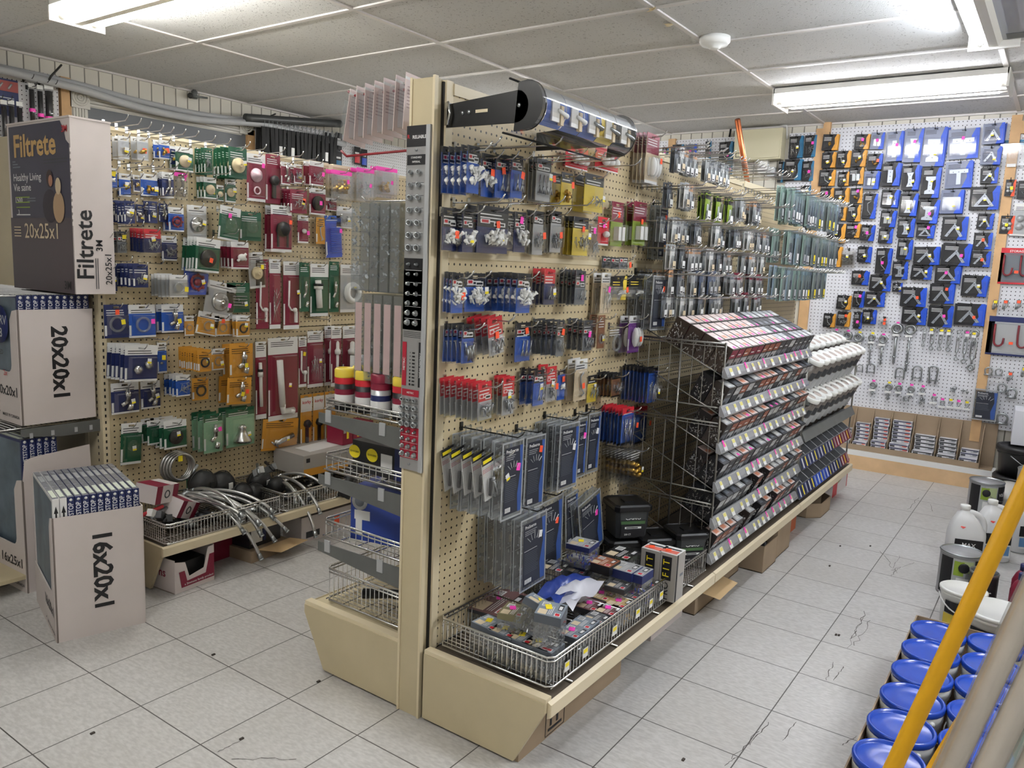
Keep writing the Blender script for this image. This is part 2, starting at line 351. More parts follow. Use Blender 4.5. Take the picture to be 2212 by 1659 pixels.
MB().lathe([(.022, 0), (.022, .05), (.012, .055), (.012, .12)], greysteel).obj('valve_body', t); MB().tube([(-.04, -.02, .01), (.09, -.02, .02)], .008, greysteel).obj('lever', t)
MB().ball((-.045, -.02, .01), .02, M('dark_wire')).obj('knob', t)
# ---------------------------------------------------------------- ceiling fixtures
fixw = M('fixture_white', (236, 234, 228), .4)
LL = ['bright twin tube ceiling light at the upper left above the filter cartons', 'twin tube ceiling light at the back wall above the bracket display', 'ceiling light with one bare tube and clear cover at the upper right corner',
      'added twin tube light over the near left aisle, out of view', 'added unseen twin tube light behind the viewer', 'added unseen twin tube light over the right hand paint aisle', 'added unseen twin tube light in the far left aisle behind the gondola']
for i, (x, y, ax, e, col, ln, wd_) in enumerate(LAMPS):
    t = thing('ceiling_light', LL[i], 'ceiling light', (x, y, H - .008), pi / 2 if ax == 'y' else 0, 'fluorescent ceiling fixtures')
    em = M('tube_glow_%d' % i, col, .4, emit=e)
    h = ln / 2
    MB().box((-h, -wd_ / 2, -.03), (h, wd_ / 2, 0), fixw).prism([(-.05, -.03), (.05, -.03), (.018, -.085), (-.018, -.085)], -h, h, fixw, ax=0).obj('housing', t)
    for sx in (-1, 1): MB().box((sx * h - .006, -wd_ / 2, -.095), (sx * h + .006, wd_ / 2, 0), fixw).obj('end_plate', t)
    ys = (-.075, .075) if i != 2 else (.05,)
    for sy in ys:
        MB().tube([(-h + .05, sy, -.068), (h - .05, sy, -.068)], .0165, em, 12).obj('tube', t)
        for sx in (-1, 1): MB().tube([(sx * (h - .05), sy, -.068), (sx * (h - .006), sy, -.068)], .014, fixw, 8).obj('lamp_holder', t)
    if i == 2:
        MB().box((-h, -wd_ / 2 - .06, -.06), (h, -.02, -.03), clear('ribbed_cover', (236, 240, 246), .15, .3, .25)).obj('cover', t)
        MB().box((h - .1, -wd_ / 2 - .02, -.062), (h - .02, -wd_ / 2 + .05, -.05), greysteel).obj('socket_plate', t)
t = thing('smoke_detector', 'round white smoke detector on the ceiling', 'smoke detector', (2.95, -.58, H))
MB().lathe([(.074, 0), (.074, -.022), (.062, -.038), (.03, -.044), (.03, -.05), (.018, -.056)], whitep, 24).obj('cover', t)
for (px, py, s_, lb) in ((1445, 55, .03, 'ragged strip of peeling tape hanging below the smoke detector tile'), (1408, 22, .035, 'scrap of clear tape stuck on the ceiling grid')):
    p = at(px, py, 2, H - .012); b = MB()
    for k in range(4): b.quad([(R.uniform(-s_, s_), R.uniform(-s_, s_), R.uniform(-.004, .008)) for _ in range(4)], cream)
    tag(b.obj('tape_scrap', None, p), lb, 'tape')
# electrical box, small switches and the copper pipe on the back wall
ebox = M('electrical_box_paint', (208, 202, 172), .45)
t = thing('electrical_panel', 'large beige electrical box on the back wall behind the copper pipe', 'electrical panel', (XB - .004, 0, 2.245))
MB().box((-.11, -.235, 0), (-.006, .13, .225), ebox).obj('cabinet', t); MB().box((-.118, -.225, .01), (-.11, .12, .15), ebox).obj('cover', t)
MB().box((-.119, .06, .02), (-.118, .11, .055), blackp).box((-.1195, .065, .025), (-.119, .105, .05), ebox).obj('warning_label', t)
b = MB().tube([at(1575, 300, 0, XB - .01), at(1580, 270, 0, XB - .03), at(1586, 262, 0, XB - .04)], .008, black).tube([at(1628, 265, 0, XB - .02), at(1650, 262, 0, XB - .05), at(1700, 272, 0, XB - .04), at(1700, 300, 0, XB - .02)], .007, white)
tag(b.obj('cable'), 'black and white cables looping above the beige electrical box', 'cable')
for (px, py, w_, h_, lb) in ((1651, 360, .075, .105, 'white blank cover plate beneath the electrical box'), (1669, 373, .062, .075, 'grey round-cornered control box beside the blank cover plate')):
    p = at(px, py, 0, XB - .01); b = MB().prism([(-w_ / 2 + .012, -h_ / 2), (w_ / 2 - .012, -h_ / 2), (w_ / 2, -h_ / 2 + .012), (w_ / 2, h_ / 2 - .012), (w_ / 2 - .012, h_ / 2), (-w_ / 2 + .012, h_ / 2), (-w_ / 2, h_ / 2 - .012), (-w_ / 2, -h_ / 2 + .012)], -.045, 0, whitep if w_ > .07 else silver, XF((0, 0, 0), -pi / 2))
    tag(b.obj('wall_switch', None, p), lb, 'switch')
p0, p1 = at(1593, 258, 1, -.66), at(1612, 380, 1, -.66)
tag(MB().tube([p0, p1 + (p1 - p0) * 2.], .014, M('copper', (190, 108, 70), .3, 1.), 12).obj('copper_pipe'), 'bare copper pipe standing up out of the grey hook section', 'pipe')
# ================================================================ GONDOLAS
pegNX = pegboard('beige_pegboard_panel', (206, 189, 152), 'x', .0254, .0036)
pegDk = pegboard('dark_pegboard_panel', (92, 88, 82), 'x', .0254, .0036)
def wire_basket(nm, lb, x0, x1, y0, y1, z0, z1, step=.022, group=None, div=(), front_tags=None, cat='wire basket'):
    """open wire tray; root is an Empty"""
    t = thing(nm, lb, cat, ((x0 + x1) / 2, (y0 + y1) / 2, z0), 0, group)
    X = Matrix.Translation((-(x0 + x1) / 2, -(y0 + y1) / 2, -z0))
    b = MB(); r = .0035; c = .015
    def loop(z, rr):
        b.tube([(x0 + c, y0, z), (x1 - c, y0, z), (x1, y0 + c, z), (x1, y1 - c, z), (x1 - c, y1, z), (x0 + c, y1, z), (x0, y1 - c, z), (x0, y0 + c, z)], rr, chrome, 6, X, closed=True)
    loop(z0, r * 1.1); loop(z1, r * 1.15); loop(z1 - .012, r * .8)
    b.obj('rim', t)
    b = MB(); rr = .0016
    for y in (y0, y1):
        k = int((x1 - x0) / step)
        for i in range(k + 1): x = x0 + c + (x1 - x0 - 2 * c) * i / k; b.tube([(x, y, z0), (x, y, z1)], rr, chrome, 4, X, caps=False)
    for x in (x0, x1):
        k = int((y1 - y0) / step)
        for i in range(k + 1): y = y0 + c + (y1 - y0 - 2 * c) * i / k; b.tube([(x, y, z0), (x, y, z1)], rr, chrome, 4, X, caps=False)
    b.obj('side_wires', t)
    b = MB(); k = int((x1 - x0) / step)
    for i in range(1, k): x = x0 + (x1 - x0) * i / k; b.tube([(x, y0, z0 + .002), (x, y1, z0 + .002)], rr, chrome, 4, X, caps=False)
    for i in range(6): y = y0 + (y1 - y0) * i / 5; b.tube([(x0, y, z0 - .001), (x1, y, z0 - .001)], rr * 1.4, chrome, 4, X, caps=False)
    b.obj('floor_wires', t)
    for x in div:
        b = MB(); k = int((y1 - y0) / step)
        b.tube([(x, y0 + .01, z1 - .012), (x, y1 - .01, z1 - .012)], .0028, chrome, 5, X).tube([(x, y0 + .01, z0 + .05), (x, y1 - .01, z0 + .05)], .0022, chrome, 5, X)
        for i in range(1, k): y = y0 + (y1 - y0) * i / k; b.tube([(x, y, z0 + .004), (x, y, z1 - .012)], rr, chrome, 4, X, caps=False)
        b.obj('divider', t)
    return t
def price_tags(t, xs, y, z, X, tilt=0.):
    for k, x in enumerate(xs):
        b = MB(); w_ = R.choice((.026, .03))
        b.front(x, z, x + w_, z + .03, y, white, X).front(x + .003, z + .014, x + w_ - .003, z + .026, y - .0006, tagy, X)
        b.obj('price_tag', t)
# --- the island: 72 inch two sided gondola, three bays
XI, XE = .785, 4.36
isl = thing('display_gondola', 'beige double-sided pegboard gondola standing in the middle of the shop', 'gondola', (XI, -.645, 0))
XL = Matrix.Translation((-XI, .645, 0))
b = MB().box((XI, -.684, .0), (XI + .03, -.606, 1.852), beige, XL).box((XI - .004, -.690, .0), (XI + .01, -.682, 1.856), beigelt, XL).box((XI - .004, -.608, .0), (XI + .01, -.600, 1.856), beigelt, XL)
b.obj('end_post', isl)
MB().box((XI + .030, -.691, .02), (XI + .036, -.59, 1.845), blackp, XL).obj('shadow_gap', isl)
for i, x in enumerate((XI + .036, 1.975, 3.17, XE - .03)):
    b = MB().box((x, -.698, .0), (x + .028, -.592, 1.85), beigelt, XL)
    for k in range(58 if i else 0):
        for yy in (-.6995, -.5915): b.box((x + .010, yy, .25 + k * .0275), (x + .016, yy + .001, .262 + k * .0275), blackp, XL)
    b.obj('upright', isl)
for (xa, xb, m) in ((XI + .064, 1.975, pegNX), (2.003, 3.17, pegNX), (3.198, XE - .03, pegNX)):
    for (za, zb) in ((.21, 1.384), (1.388, 1.83)):
        inst('pegboard_panel', MB().box((xa, -.697, za), (xb, -.690, zb), m).mesh('peg'), isl, (-XI, .645, 0))
        inst('pegboard_panel', MB().box((xa, -.600, za), (xb, -.593, zb), m).mesh('peg'), isl, (-XI, .645, 0))
    MB().box((xa, -.702, 1.815), (xb, -.588, 1.845), beigelt, XL).box((xa, -.7, 1.376), (xb, -.59, 1.392), beigelt, XL).obj('top_rail', isl)
deckdk = M('dark_shaded_deck', (86, 76, 64), .55, noise=.15, nscale=12)  # dark brown deck; on the left gondola the colour also paints in shade
# base decks and end panels
for sgn, y0, nm in ((-1, -.702, 'r'), (1, -.600, 'l')):
    yo = y0 + sgn * .43; yb = y0 + sgn * .335
    poly = [(y0, .212), (yo, .212), (yo, .185), (yb, .008), (y0, .008)]
    MB().prism(poly, XI, XI + .012, beige, XL, ax=0).prism([(y0, .224), (yo, .224), (yo, .212), (y0, .212)], XI + .003, XI + .03, beigelt, XL, ax=0).obj('base_end_panel', isl)
    MB().prism(poly, XE - .012, XE, beige, XL, ax=0).obj('base_end_panel', isl)
    b = MB().box((XI + .014, min(y0, yo), .195), (XE - .014, max(y0, yo), .210), deckdk if sgn < 0 else beige, XL); b.obj('base_deck', isl)
    for xa, xb in ((XI + .012, 1.985), (1.99, 3.18), (3.185, XE)):
        yy = yo
        MB().prism([(yy, .214), (yy + sgn * .012, .208), (yy + sgn * .012, .172), (yy, .165)], xa, xb, beigelt, XL, ax=0).obj('front_lip', isl)
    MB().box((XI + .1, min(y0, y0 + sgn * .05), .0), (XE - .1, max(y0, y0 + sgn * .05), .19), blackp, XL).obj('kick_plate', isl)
# stains near the foot of the end panel
# thread gauge sign screwed to the end post
sred = M('sign_red', (164, 28, 50), .4)
sg = thing('thread_gauge_sign', 'tall metal thread gauge sign with nuts and bolts on the gondola end post', 'sign', (XI - .006, -.640, 1.245))
X = XF((0, 0, 0), -pi / 2)          # local x = viewer's right, -y = towards the viewer
zt = 1.728 - 1.245
def Z(f): return zt - f * (.965)
alu = M('brushed_aluminium', (176, 176, 176), .35, .6)
MB().box((-.044, -.002, Z(1)), (.044, .004, zt), alu, X).box((.030, -.006, Z(1)), (.044, .0, zt), silver, X).obj('plate', sg)
f = lambda x0, a, x1, c, m, y=-.0026: MB().front(x0, Z(c), x1, Z(a), y, m, X)
b = MB().front(-.043, Z(.058), .030, Z(0), -.003, blackp, X)
b.text('RELIABLE', .0125, white, X @ XF((.004, -.0036, Z(.032))), .02).text('R', .014, red, X @ XF((-.036, -.0036, Z(.03))), .03)
b.front(-.040, Z(.108), .027, Z(.080), -.003, blackp, X).text('STANDARD', .0075, white, X @ XF((-.006, -.0036, Z(.088))), .01).text('IMPERIAL', .0075, white, X @ XF((-.006, -.0036, Z(.100))), .01)
b.obj('printed_header', sg); b = MB(); b.front(-.043, Z(.578), .030, Z(.405), -.003, blackp, X).front(-.043, Z(.578), .030, Z(.3705), -.003, blackp, X)
for k in range(6): b.front(-.036, Z(.158 + k * .0355) - .0005, .024, Z(.158 + k * .0355) + .0005, -.0035, blackp, X)
for k in range(5): b.front(-.036, Z(.405 + k * .035) - .0005, .024, Z(.405 + k * .035) + .0005, -.0036, white, X)
b.obj('printed_imperial_panel', sg); b = MB()
for k in range(4): b.front(-.038, Z(.585 + k * .005), .026, Z(.5838 + k * .005), -.003, blackp, X)
b.front(-.042, Z(.745), -.026, Z(.615), -.003, sred, X).front(.020, Z(.745), .034, Z(.612), -.0032, blackp, X)
b.text('METRIC', .011, white, X @ XF((-.034, -.0036, Z(.68))) @ Matrix.Rotation(-pi / 2, 4, 'Y'), .01).text('STANDARD IMPERIAL', .010, white, X @ XF((.027, -.0038, Z(.68))) @ Matrix.Rotation(pi / 2, 4, 'Y'), .01, squeeze=.75)
for k in range(10):
    w = .0009 + k * .00022; b.lathe([(w * 1.2, 0), (w * 1.2, .0006)], blackp, 8, X @ XF((-.012, -.0026, Z(.645 + k * .0105)), rx=pi / 2)); b.front(-.004, Z(.6475 + k * .0105), .006, Z(.643 + k * .0105), -.003, blackp, X)
b.obj('printed_ruler', sg); b = MB(); b.front(-.040, Z(.775), .024, Z(.755), -.003, sred, X).text('METRIC', .008, white, X @ XF((-.008, -.0036, Z(.765))), .01).front(-.043, Z(.965), .030, Z(.868), -.003, sred, X)
for k in range(4): b.front(-.036, Z(.795 + k * .0245) - .0005, .024, Z(.795 + k * .0245) + .0004, -.0035, blackp, X); b.front(-.036, Z(.893 + k * .023), .024, Z(.893 + k * .023) + .001, -.0036, white, X)
b.obj('printed_metric_panel', sg)
nut = lambda b, x, z, r, L=.010: b.lathe([(r, 0), (r, L), (r * .62, L), (r * .62, L * .5)], steel, 8, X @ XF((x, -.003, z), rx=pi / 2, rz=.18), cap=False)
stud = lambda b, x, z, r: b.lathe([(r * 1.5, 0), (r * 1.5, .003), (r, .004), (r, .012), (r * .7, .014)], steel, 8, X @ XF((x, -.003, z), rx=pi / 2, rz=.18))
for k in range(7):
    for s_ in (-.024, .006): b = MB(); nut(b, s_, Z(.128 + k * .0355), .0065 + k * .00065); b.obj('sample_nut', sg)
    for s_ in (-.024, .006): b = MB(); stud(b, s_, Z(.388 + k * .0352 * .8), .0032 + k * .0005); b.obj('sample_bolt', sg)
for k in range(4):
    for s_ in (-.034, -.011, .013):
        b = MB(); nut(b, s_, Z(.785 + k * .0245), .006 + k * .001, .013); b.obj('sample_nut', sg)
        b = MB(); stud(b, s_, Z(.882 + k * .0232), .0034 + k * .0007); b.obj('sample_bolt', sg)
for q in (.067, .982): MB().lathe([(.004, 0), (.003, .003)], steel, 10, X @ XF((-.007, -.002, Z(q)), rx=pi / 2)).obj('screw', sg)
# black bracket arms and the clear curved header
hd = thing('header_display', 'black-armed clear curved header display holding packs above the beige pegboard', 'header display', (.82, -.70, 1.76))
b = MB().prism([(0, -.035), (0, .025), (-.225, .042)] + [(-.232 - .036 * math.sin(q), .003 + .040 * math.cos(q)) for q in [pi * k / 10 for k in range(11)]], 0, .006, M('black_steel', (14, 14, 15), .3), ax=0)
b.obj('arm', hd)
MB().box((-.001, -.14, -.004), (.000, -.10, .004), beigelt).obj('slot', hd)
for y_, z_ in ((-.078, 0), (-.056, -.001), (-.24, .005)): MB().lathe([(.006, 0), (.005, .003)], steel, 8, XF((0, y_, z_), ry=-pi / 2)).obj('bolt', hd)
MB().box((-.006, -.006, -.03), (.012, .002, .03), chrome).tube([(-.01, -.012, -.03), (-.01, -.02, 0), (-.01, -.012, .03)], .004, chrome).obj('peg_clip', hd)
MB().prism([(-.0, -.035), (-.0, .02), (-.25, .035), (-.27, 0), (-.25, -.035)], .44, .446, M('black_steel'), ax=0).obj('arm', hd)
arc = [(-.262 - .058 * math.sin(a), .004 + .062 * math.cos(a)) for a in [pi * k / 12 for k in range(13)]]
arc = [(-.215, .070)] + arc + [(-.20, -.062)]
endp = MB().prism([(-.235, .062)] + arc[1:-1] + [(-.225, -.058)], .0, .006, M('black_steel'), ax=0); endp.obj('end_cap', hd)
MB().prism([(-.235, .062)] + arc[1:-1] + [(-.225, -.058)], .494, .50, M('black_steel'), ax=0).obj('end_cap', hd)
L_ = .505
b = MB(); N = len(arc)
b.add([(x, y, z) for x in (-.012, L_) for y, z in arc], [(i, i + 1, N + i + 1, N + i) for i in range(N - 1)], clear('header_acrylic', (252, 252, 252), .12, .06), True)
b.obj('clear_cover', hd)
b = MB()
for (y, z) in (arc[0], arc[-1]): b.tube([(-.012, y, z), (L_, y, z)], .003, blackp, 5)
b.obj('edge_trim', hd)
cols = [blue, blue, blue, yellow, grey]
strip = [(-.262 - .050 * math.sin(a), .004 + .054 * math.cos(a)) for a in [pi * (.18 + .64 * k / 6) for k in range(7)]]
for i in range(5):
    xa, xb = .02 + i * .094, .02 + (i + 1) * .094 - .004
    b = MB().add([(x, y, z) for x in (xa, xb) for y, z in strip], [(k, k + 1, 8 + k, 7 + k) for k in range(6)], cols[i] if i < 4 else dkgrey)
    b.add([(x, y - .001, z) for x in (xa, xb) for y, z in strip[:3]], [(k, k + 1, 4 + k, 3 + k) for k in range(2)], silver)
    b.box((xa + .02, -.315, -.03), (xa + .055, -.31, .02), white).box((xa + .058, -.318, -.036), (xa + .072, -.308, .012), tan)
    b.tube([(xa + .045, -.317, .0), (xa + .082, -.322, -.012)], [.004, .007], white if i < 2 else steel, 6)
    if i == 3:
        for k in range(3): b.box((xa + .07 + .013 * k, -.317, -.012), (xa + .08 + .013 * k, -.311, .02), blackp)
    b.obj('pictured_insert', hd)
# --- right-hand base basket with dividers and tags
bk = wire_basket('wire_basket', 'long chrome wire basket of boxed screws on the near base deck', .84, 1.965, -1.112, -.715, .226, .312, .018, None, (1.10, 1.27, 1.36, 1.46, 1.62, 1.76))
X = Matrix.Translation((-(.84 + 1.965) / 2, (1.112 + .715) / 2, -.226))
price_tags(bk, (.9, 1.0, 1.18, 1.34, 1.44, 1.52, 1.60), -1.119, .25, X)
for x in (.93, 1.2, 1.5, 1.8): MB().tube([(x, -1.13, .214), (x, -.70, .214)], .004, chrome, 6, X).obj('support_rod', bk)
# --- wire shelves on the hidden aisle side, seen end on past the post
LS = [(.905, .87, .83, 'top'), (.72, .665, .625, 'second'), (.495, .435, .395, 'third')]
lbs = ['top wire shelf full of tall cleaner cans beyond the post', 'second wire shelf holding the black lamp box beyond the post', 'third wire shelf holding the blue box beyond the post']
for (z1, za, zb, w), lb in zip(LS, lbs):
    t = wire_basket('wire_shelf', lb, .85, 1.95, -.585, -.185, za + .004, z1, .03, 'wire shelves behind the post', cat='wire shelf')
    Xt = Matrix.Translation((-1.4, .385, -(za + .004)))
    for x in (.815, 1.955): MB().prism([(-.595, za), (-.2, za - .004), (-.2, zb + .004), (-.595, zb - .03)], x, x + .004, greysteel, Xt, ax=0).box((x - .003, -.26, za - .03), (x + .001, -.235, za + .01), silver, Xt).box((x - .003, -.5, za - .035), (x + .001, -.475, za + .005), silver, Xt).obj('bracket', t)
wire_basket('wire_basket', 'wire basket with black tool standing on the left base deck', .84, 1.95, -.59, -.215, .226, .336, .02)
# --- left-hand gondola (faces us) with its filter rack end
LG = thing('display_gondola', 'beige pegboard gondola of plumbing packs along the left aisle', 'gondola', (.774, 1.09, 0))
XL2 = Matrix.Translation((-.774, -1.09, 0))
for x in (.775, 1.99, 3.2):
    b = MB().box((x, 1.085, 0), (x + .03, 1.2, 1.842), beigelt, XL2)
    for k in range(56):
        b.box((x + .011, 1.084, .25 + k * .0275), (x + .017, 1.0855, .262 + k * .0275), blackp, XL2).box((x - .0006, 1.12, .25 + k * .0275), (x + .0005, 1.126, .262 + k * .0275), blackp, XL2)
    b.obj('upright', LG)
for xa, xb in ((.806, 1.99), (2.02, 3.2)):
    for za, zb in ((.21, 1.0), (1.004, 1.842)): inst('pegboard_panel', MB().box((xa, 1.088, za), (xb, 1.094, zb), pegNX).mesh('peg'), LG, (-.774, -1.09, 0))
    MB().box((xa, 1.084, 1.832), (xb, 1.2, 1.846), beigelt, XL2).box((xa, 1.086, 1.335), (xb, 1.09, 1.352), beigelt, XL2).obj('top_rail', LG)
    inst('pegboard_panel', MB().box((xa, 1.186, .21), (xb, 1.192, 1.842), pegNX).mesh('peg'), LG, (-.774, -1.09, 0))
poly = [(1.09, .2), (.665, .2), (.665, .172), (.755, .006), (1.09, .006)]
for x in (.774, 1.99): MB().prism(poly, x, x + .012, beige, XL2, ax=0).obj('base_end_panel', LG)
MB().box((.786, .665, .183), (3.2, 1.085, .198), deckdk, XL2).obj('base_deck', LG)
for xa, xb in ((.774, 1.985), (1.99, 3.2)): MB().prism([(.665, .203), (.652, .198), (.652, .165), (.665, .16)], xa, xb, beigelt, XL2, ax=0).obj('front_lip', LG)
wire_basket('wire_basket', 'chrome wire basket of braided hoses on the left base deck', .80, 1.36, .668, 1.06, .206, .285, .016)
wire_basket('wire_basket', 'farther chrome wire basket of hoses and fittings on the left base deck', 1.38, 1.97, .668, 1.06, .206, .285, .016)
# end rack of the left gondola facing the entrance side: upright + two wire shelves
rk = thing('shelf_rack', 'end rack of wire shelves carrying the furnace filter cartons', 'shelf rack', (.775, 1.55, 0))
XR2 = Matrix.Translation((-.775, -1.55, 0))
for y in (1.205, 2.06):
    b = MB().box((.775, y, 0), (.81, y + .03, 1.85), beigelt, XR2)
    b.obj('upright', rk)
MB().box((.785, 1.235, .05), (.805, 2.06, 1.84), beige, XR2).obj('back_panel', rk)
for z, lb in ((.66, 'low'), (1.172, 'high')):
    b = MB()
    for k in range(24): x = .33 + .43 * k / 23; b.tube([(x, 1.12, z), (x, 2.06, z)], .0018, chrome, 4, XR2, caps=False)
    for y in (1.12, 1.35, 1.6, 1.85, 2.06): b.tube([(.32, y, z - .004), (.77, y, z - .004)], .0035, chrome, 5, XR2)
    if z < 1:
        b.tube([(.33, 1.12, z - .03), (.33, 2.06, z - .03)], .004, chrome, 5, XR2)
        for k in range(12): y = 1.12 + .94 * k / 11; b.tube([(.33, y, z), (.33, y, z - .03)], .0015, chrome, 4, XR2, caps=False)
    b.obj('wire_shelf', rk)
    if z > 1: continue
    b = MB().prism([(.47, z - .006), (.775, z - .006), (.775, z - .055), (.62, z - .055), (.47, z - .035)], 1.105, 1.109, greysteel, XR2)
    for x in (.5, .58, .67, .73): b.box((x, 1.102, z - .045), (x + .012, 1.105, z - .025), silver, XR2)
    b.obj('bracket', rk)
MB().box((.30, 1.08, .06), (.775, 2.05, .075), beige, XR2).obj('base_deck', rk)
# ================================================================ FURNACE FILTER CARTONS
plastic_top = M('filter_wrap', (150, 152, 158), .25, .2, noise=.35, nscale=60)
filt = M('filter_media', (176, 176, 172), .7, noise=.08, nscale=80); fgraph = M('filter_print', (92, 108, 122), .4, noise=.35, nscale=9)
def filters(n_, name_l, w, d, h, origin, rz, white_first=0, tilt=0., word='DUSTSTOP', tl=0., step=None, group=None):
    """row of one inch filters side by side; spines face local -y"""
    step = step or w / n_
    for i in range(n_):
        b = MB(); wf = i < white_first; m = white if wf else navy
        th = step * .92
        b.box((0, 0, 0), (th, d, h), m)
        b.front(.001, h * .02, th - .001, h * .98, -.0006, m)
        b.box((.001, .004, h), (th - .001, d - .004, h + .001), plastic_top).box((.004, d * .05, h + .001), (th - .004, d * .28, h + .0016), M('pale_label', (214, 222, 206), .5)).box((.004, d * .6, h + .001), (th - .004, d * .8, h + .0016), silver)
        if wf: b.prism([(th * .5, h * .95), (th * .82, h * .9), (th * .62, h * .9), (th * .62, h * .86), (th * .38, h * .86), (th * .38, h * .9), (th * .18, h * .9)], -.001, -.0006, blackp).front(th * .3, h * .6, th * .7, h * .84, -.001, silver)
        else:
            b.text(word, .022, white, XF((th * .5, -.0012, h - .019)) @ Matrix.Rotation(-pi / 2, 4, 'Y'), .014, 'RIGHT', squeeze=.85)
            b.lathe([(th * .24, 0), (th * .24, .0005)], white, 10, XF((th * .5, -.0006, h - .009), rx=pi / 2))
        if i == 0: b.add([(-.0006, .01, .01), (-.0006, d - .01, .01), (-.0006, d - .01, h - .01), (-.0006, .01, h - .01)], [(3, 2, 1, 0)], fgraph)
        o = b.obj('air_filter', None, Vector(origin) + Matrix.Rotation(rz, 3, 'Z') @ Vector((i * step, 0, 0)), None)
        o.rotation_mode = 'XYZ'; o.rotation_euler = (tilt, tl, rz)
        tag(o, name_l, 'air filter', group)
def carton_box(nm, lb, loc, rz, w, d, h, lead, side, foot=None, wr=.05, low=.42, hw=.10):
    """open carton; near side w wide faces local -y, long side d faces local -x with a cut-out window"""
    t = thing(nm, lb, 'carton', loc, rz); th = .004
    b = MB().box((0, -th, 0), (w, 0, h), cartonw).box((0, d, 0), (w, d + th, h), cartonw).box((w, 0, 0), (w + th, d, h), cartonw).box((0, 0, 0), (w, d, th), inner)
    k = h * low; c = .03
    pts = [(0, 0), (d, 0), (d, k)] + [(wr + c, k)] + [(wr + c * (1 - math.sin(a)), k + c * (1 - math.cos(a))) for a in (.5, 1.0, 1.57)] + [(wr, h * .9), (wr * .6, h * .985), (0, h)]
    b.prism(pts, -th, 0, cartonw, None, 0)
    b.box((-.002, -.0055, .0), (.003, .001, h), M('carton_edge', (120, 110, 104), .8))
    b.obj('box_body', t)
    b = MB().text(lead, hw, blackp, XF((w * .52, -th - .001, h * .52)) @ Matrix.Rotation(pi / 2, 4, 'Y'), .032)
    X = XF((-th - .001, 0, 0), -pi / 2)
    if side: b.text(side, hw * .62, blackp, X @ XF((-.012, 0, k * .62)), .02, 'RIGHT')
    b.text('MADE IN CANADA', .017, blackp, X @ XF((-.012, 0, k * .14)), .012, 'RIGHT')
    b.prism([(-.19, k * .14), (-.175, k * .14 + .012), (-.183, k * .14 + .002)], -.0006, 0, blackp, X)
    b.obj('lettering', t)
    return t
# the floor carton, turned a little
rz0 = -.275
carton_box('filter_carton', 'white open carton marked 16x20x1 standing on the floor', (.337, .584, 0), rz0, .283, .416, .448, '16x20x1', '16x20x1', low=.36, hw=.085)
filters(6 * 2, 'boxed one inch furnace filter standing upright in the 16x20x1 floor carton', .276, .405, .507, (.341, .588, .005), rz0, 2, group='filters in the 16x20x1 carton')
# carton behind it on the floor with leaning filters and a raised flap
cb = carton_box('filter_carton', 'white carton with raised flap on the floor behind the 16x20x1 carton', (.455, 1.08, 0), .03, .265, .62, .46, '25x1', '16x25x1', low=.40, wr=.06, hw=.085)
MB().prism([(.0, .455), (.265, .455), (.262, .56), (.04, .545), (.01, .535)], -.006, -.002, cartonw).obj('flap', cb)
filters(5, 'boxed furnace filter leaning in the carton behind the 16x20x1 one', .2, .6, .60, (.475, 1.12, .008), .03, 0, 0, 'DUSTSTOP', -.0, .027, group='leaning filters in the rear floor carton')
# shelf carton
carton_box('filter_carton', 'white open carton marked 20x20x1 on the lower wire shelf', (.478, 1.105, .668), .0, .278, .51, .448, '20x20x1', '20x20x1', low=.45, wr=.06, hw=.085)
filters(10, 'boxed furnace filter standing upright in the 20x20x1 shelf carton', .270, .50, .496, (.482, 1.112, .674), 0, 0, word='DUSTSTOP', group='filters in the 20x20x1 carton')
w_ = MB(); X = XF((.476, 1.112, .674), -pi / 2)
# round rating print and words on the first filter of the shelf carton
t = MB().lathe([(.075, 0), (.075, .0006)], navy, 30, X @ XF((-.13, -.006, .38), rx=pi / 2)).text('MERV', .05, silver, X @ XF((-.13, -.0072, .395)), .012).text('8', .05, silver, X @ XF((-.12, -.0072, .345)), .012)
t.text('PLEATED', .026, dkgrey, X @ XF((-.16, -.0066, .27)), .012).text('2x', .03, red, X @ XF((-.1, -.0066, .19)), .012)
tag(t.obj('rating_label'), 'round rating label in the window of the 20x20x1 shelf carton', 'label')
# dark print carton on the upper shelf
dk = M('dusk_print', (74, 62, 66), .42); nightp = M('night_print', (52, 48, 66), .4, noise=.12, nscale=6)
goldp = M('gold_print', (196, 158, 96), .45)
W, D, Hh = .155, .52, .665
fx = thing('filter_carton', 'tall dark purple filter carton marked 20x25x1 on the upper shelf', 'carton', (.648, 1.0, 1.180), 0)
b = MB().box((0, 0, 0), (W, D, Hh), cartonw).box((-.003, -.002, Hh - .004), (W + .002, D, Hh + .003), cartonw)
for k in range(12): b.box((-.004, -.003, .26 + k * .025), (.002, .002, .275 + k * .025), cartonw)
b.obj('box_body', fx)
X = XF((-.001, 0, 0), -pi / 2)
kz = .29
b = MB().front(-D, 0, -.006, kz, -.001, dk, X).prism([(-D + .02, kz), (-.006, kz), (-.006, Hh - .10), (-.03, Hh - .085), (-.045, Hh - .045), (-.07, Hh - .012), (-D + .02, Hh - .012)], -.0016, -.001, nightp, X)
b.text('Filtrete', .122, goldp, X @ XF((-.285, -.0024, Hh - .095)), .024).text('3M', .035, red, X @ XF((-.036, -.0022, Hh - .045)), .02)
b.text('Healthy Living', .042, white, X @ XF((-.475, -.0024, Hh - .215)), .004, 'LEFT').text('Vie saine', .042, white, X @ XF((-.475, -.0024, Hh - .255)), .004, 'LEFT').text('1500', .034, white, X @ XF((-.47, -.0024, Hh - .305)), .006, 'LEFT').text('3', .026, white, X @ XF((-.44, -.0024, kz + .022)), .006)
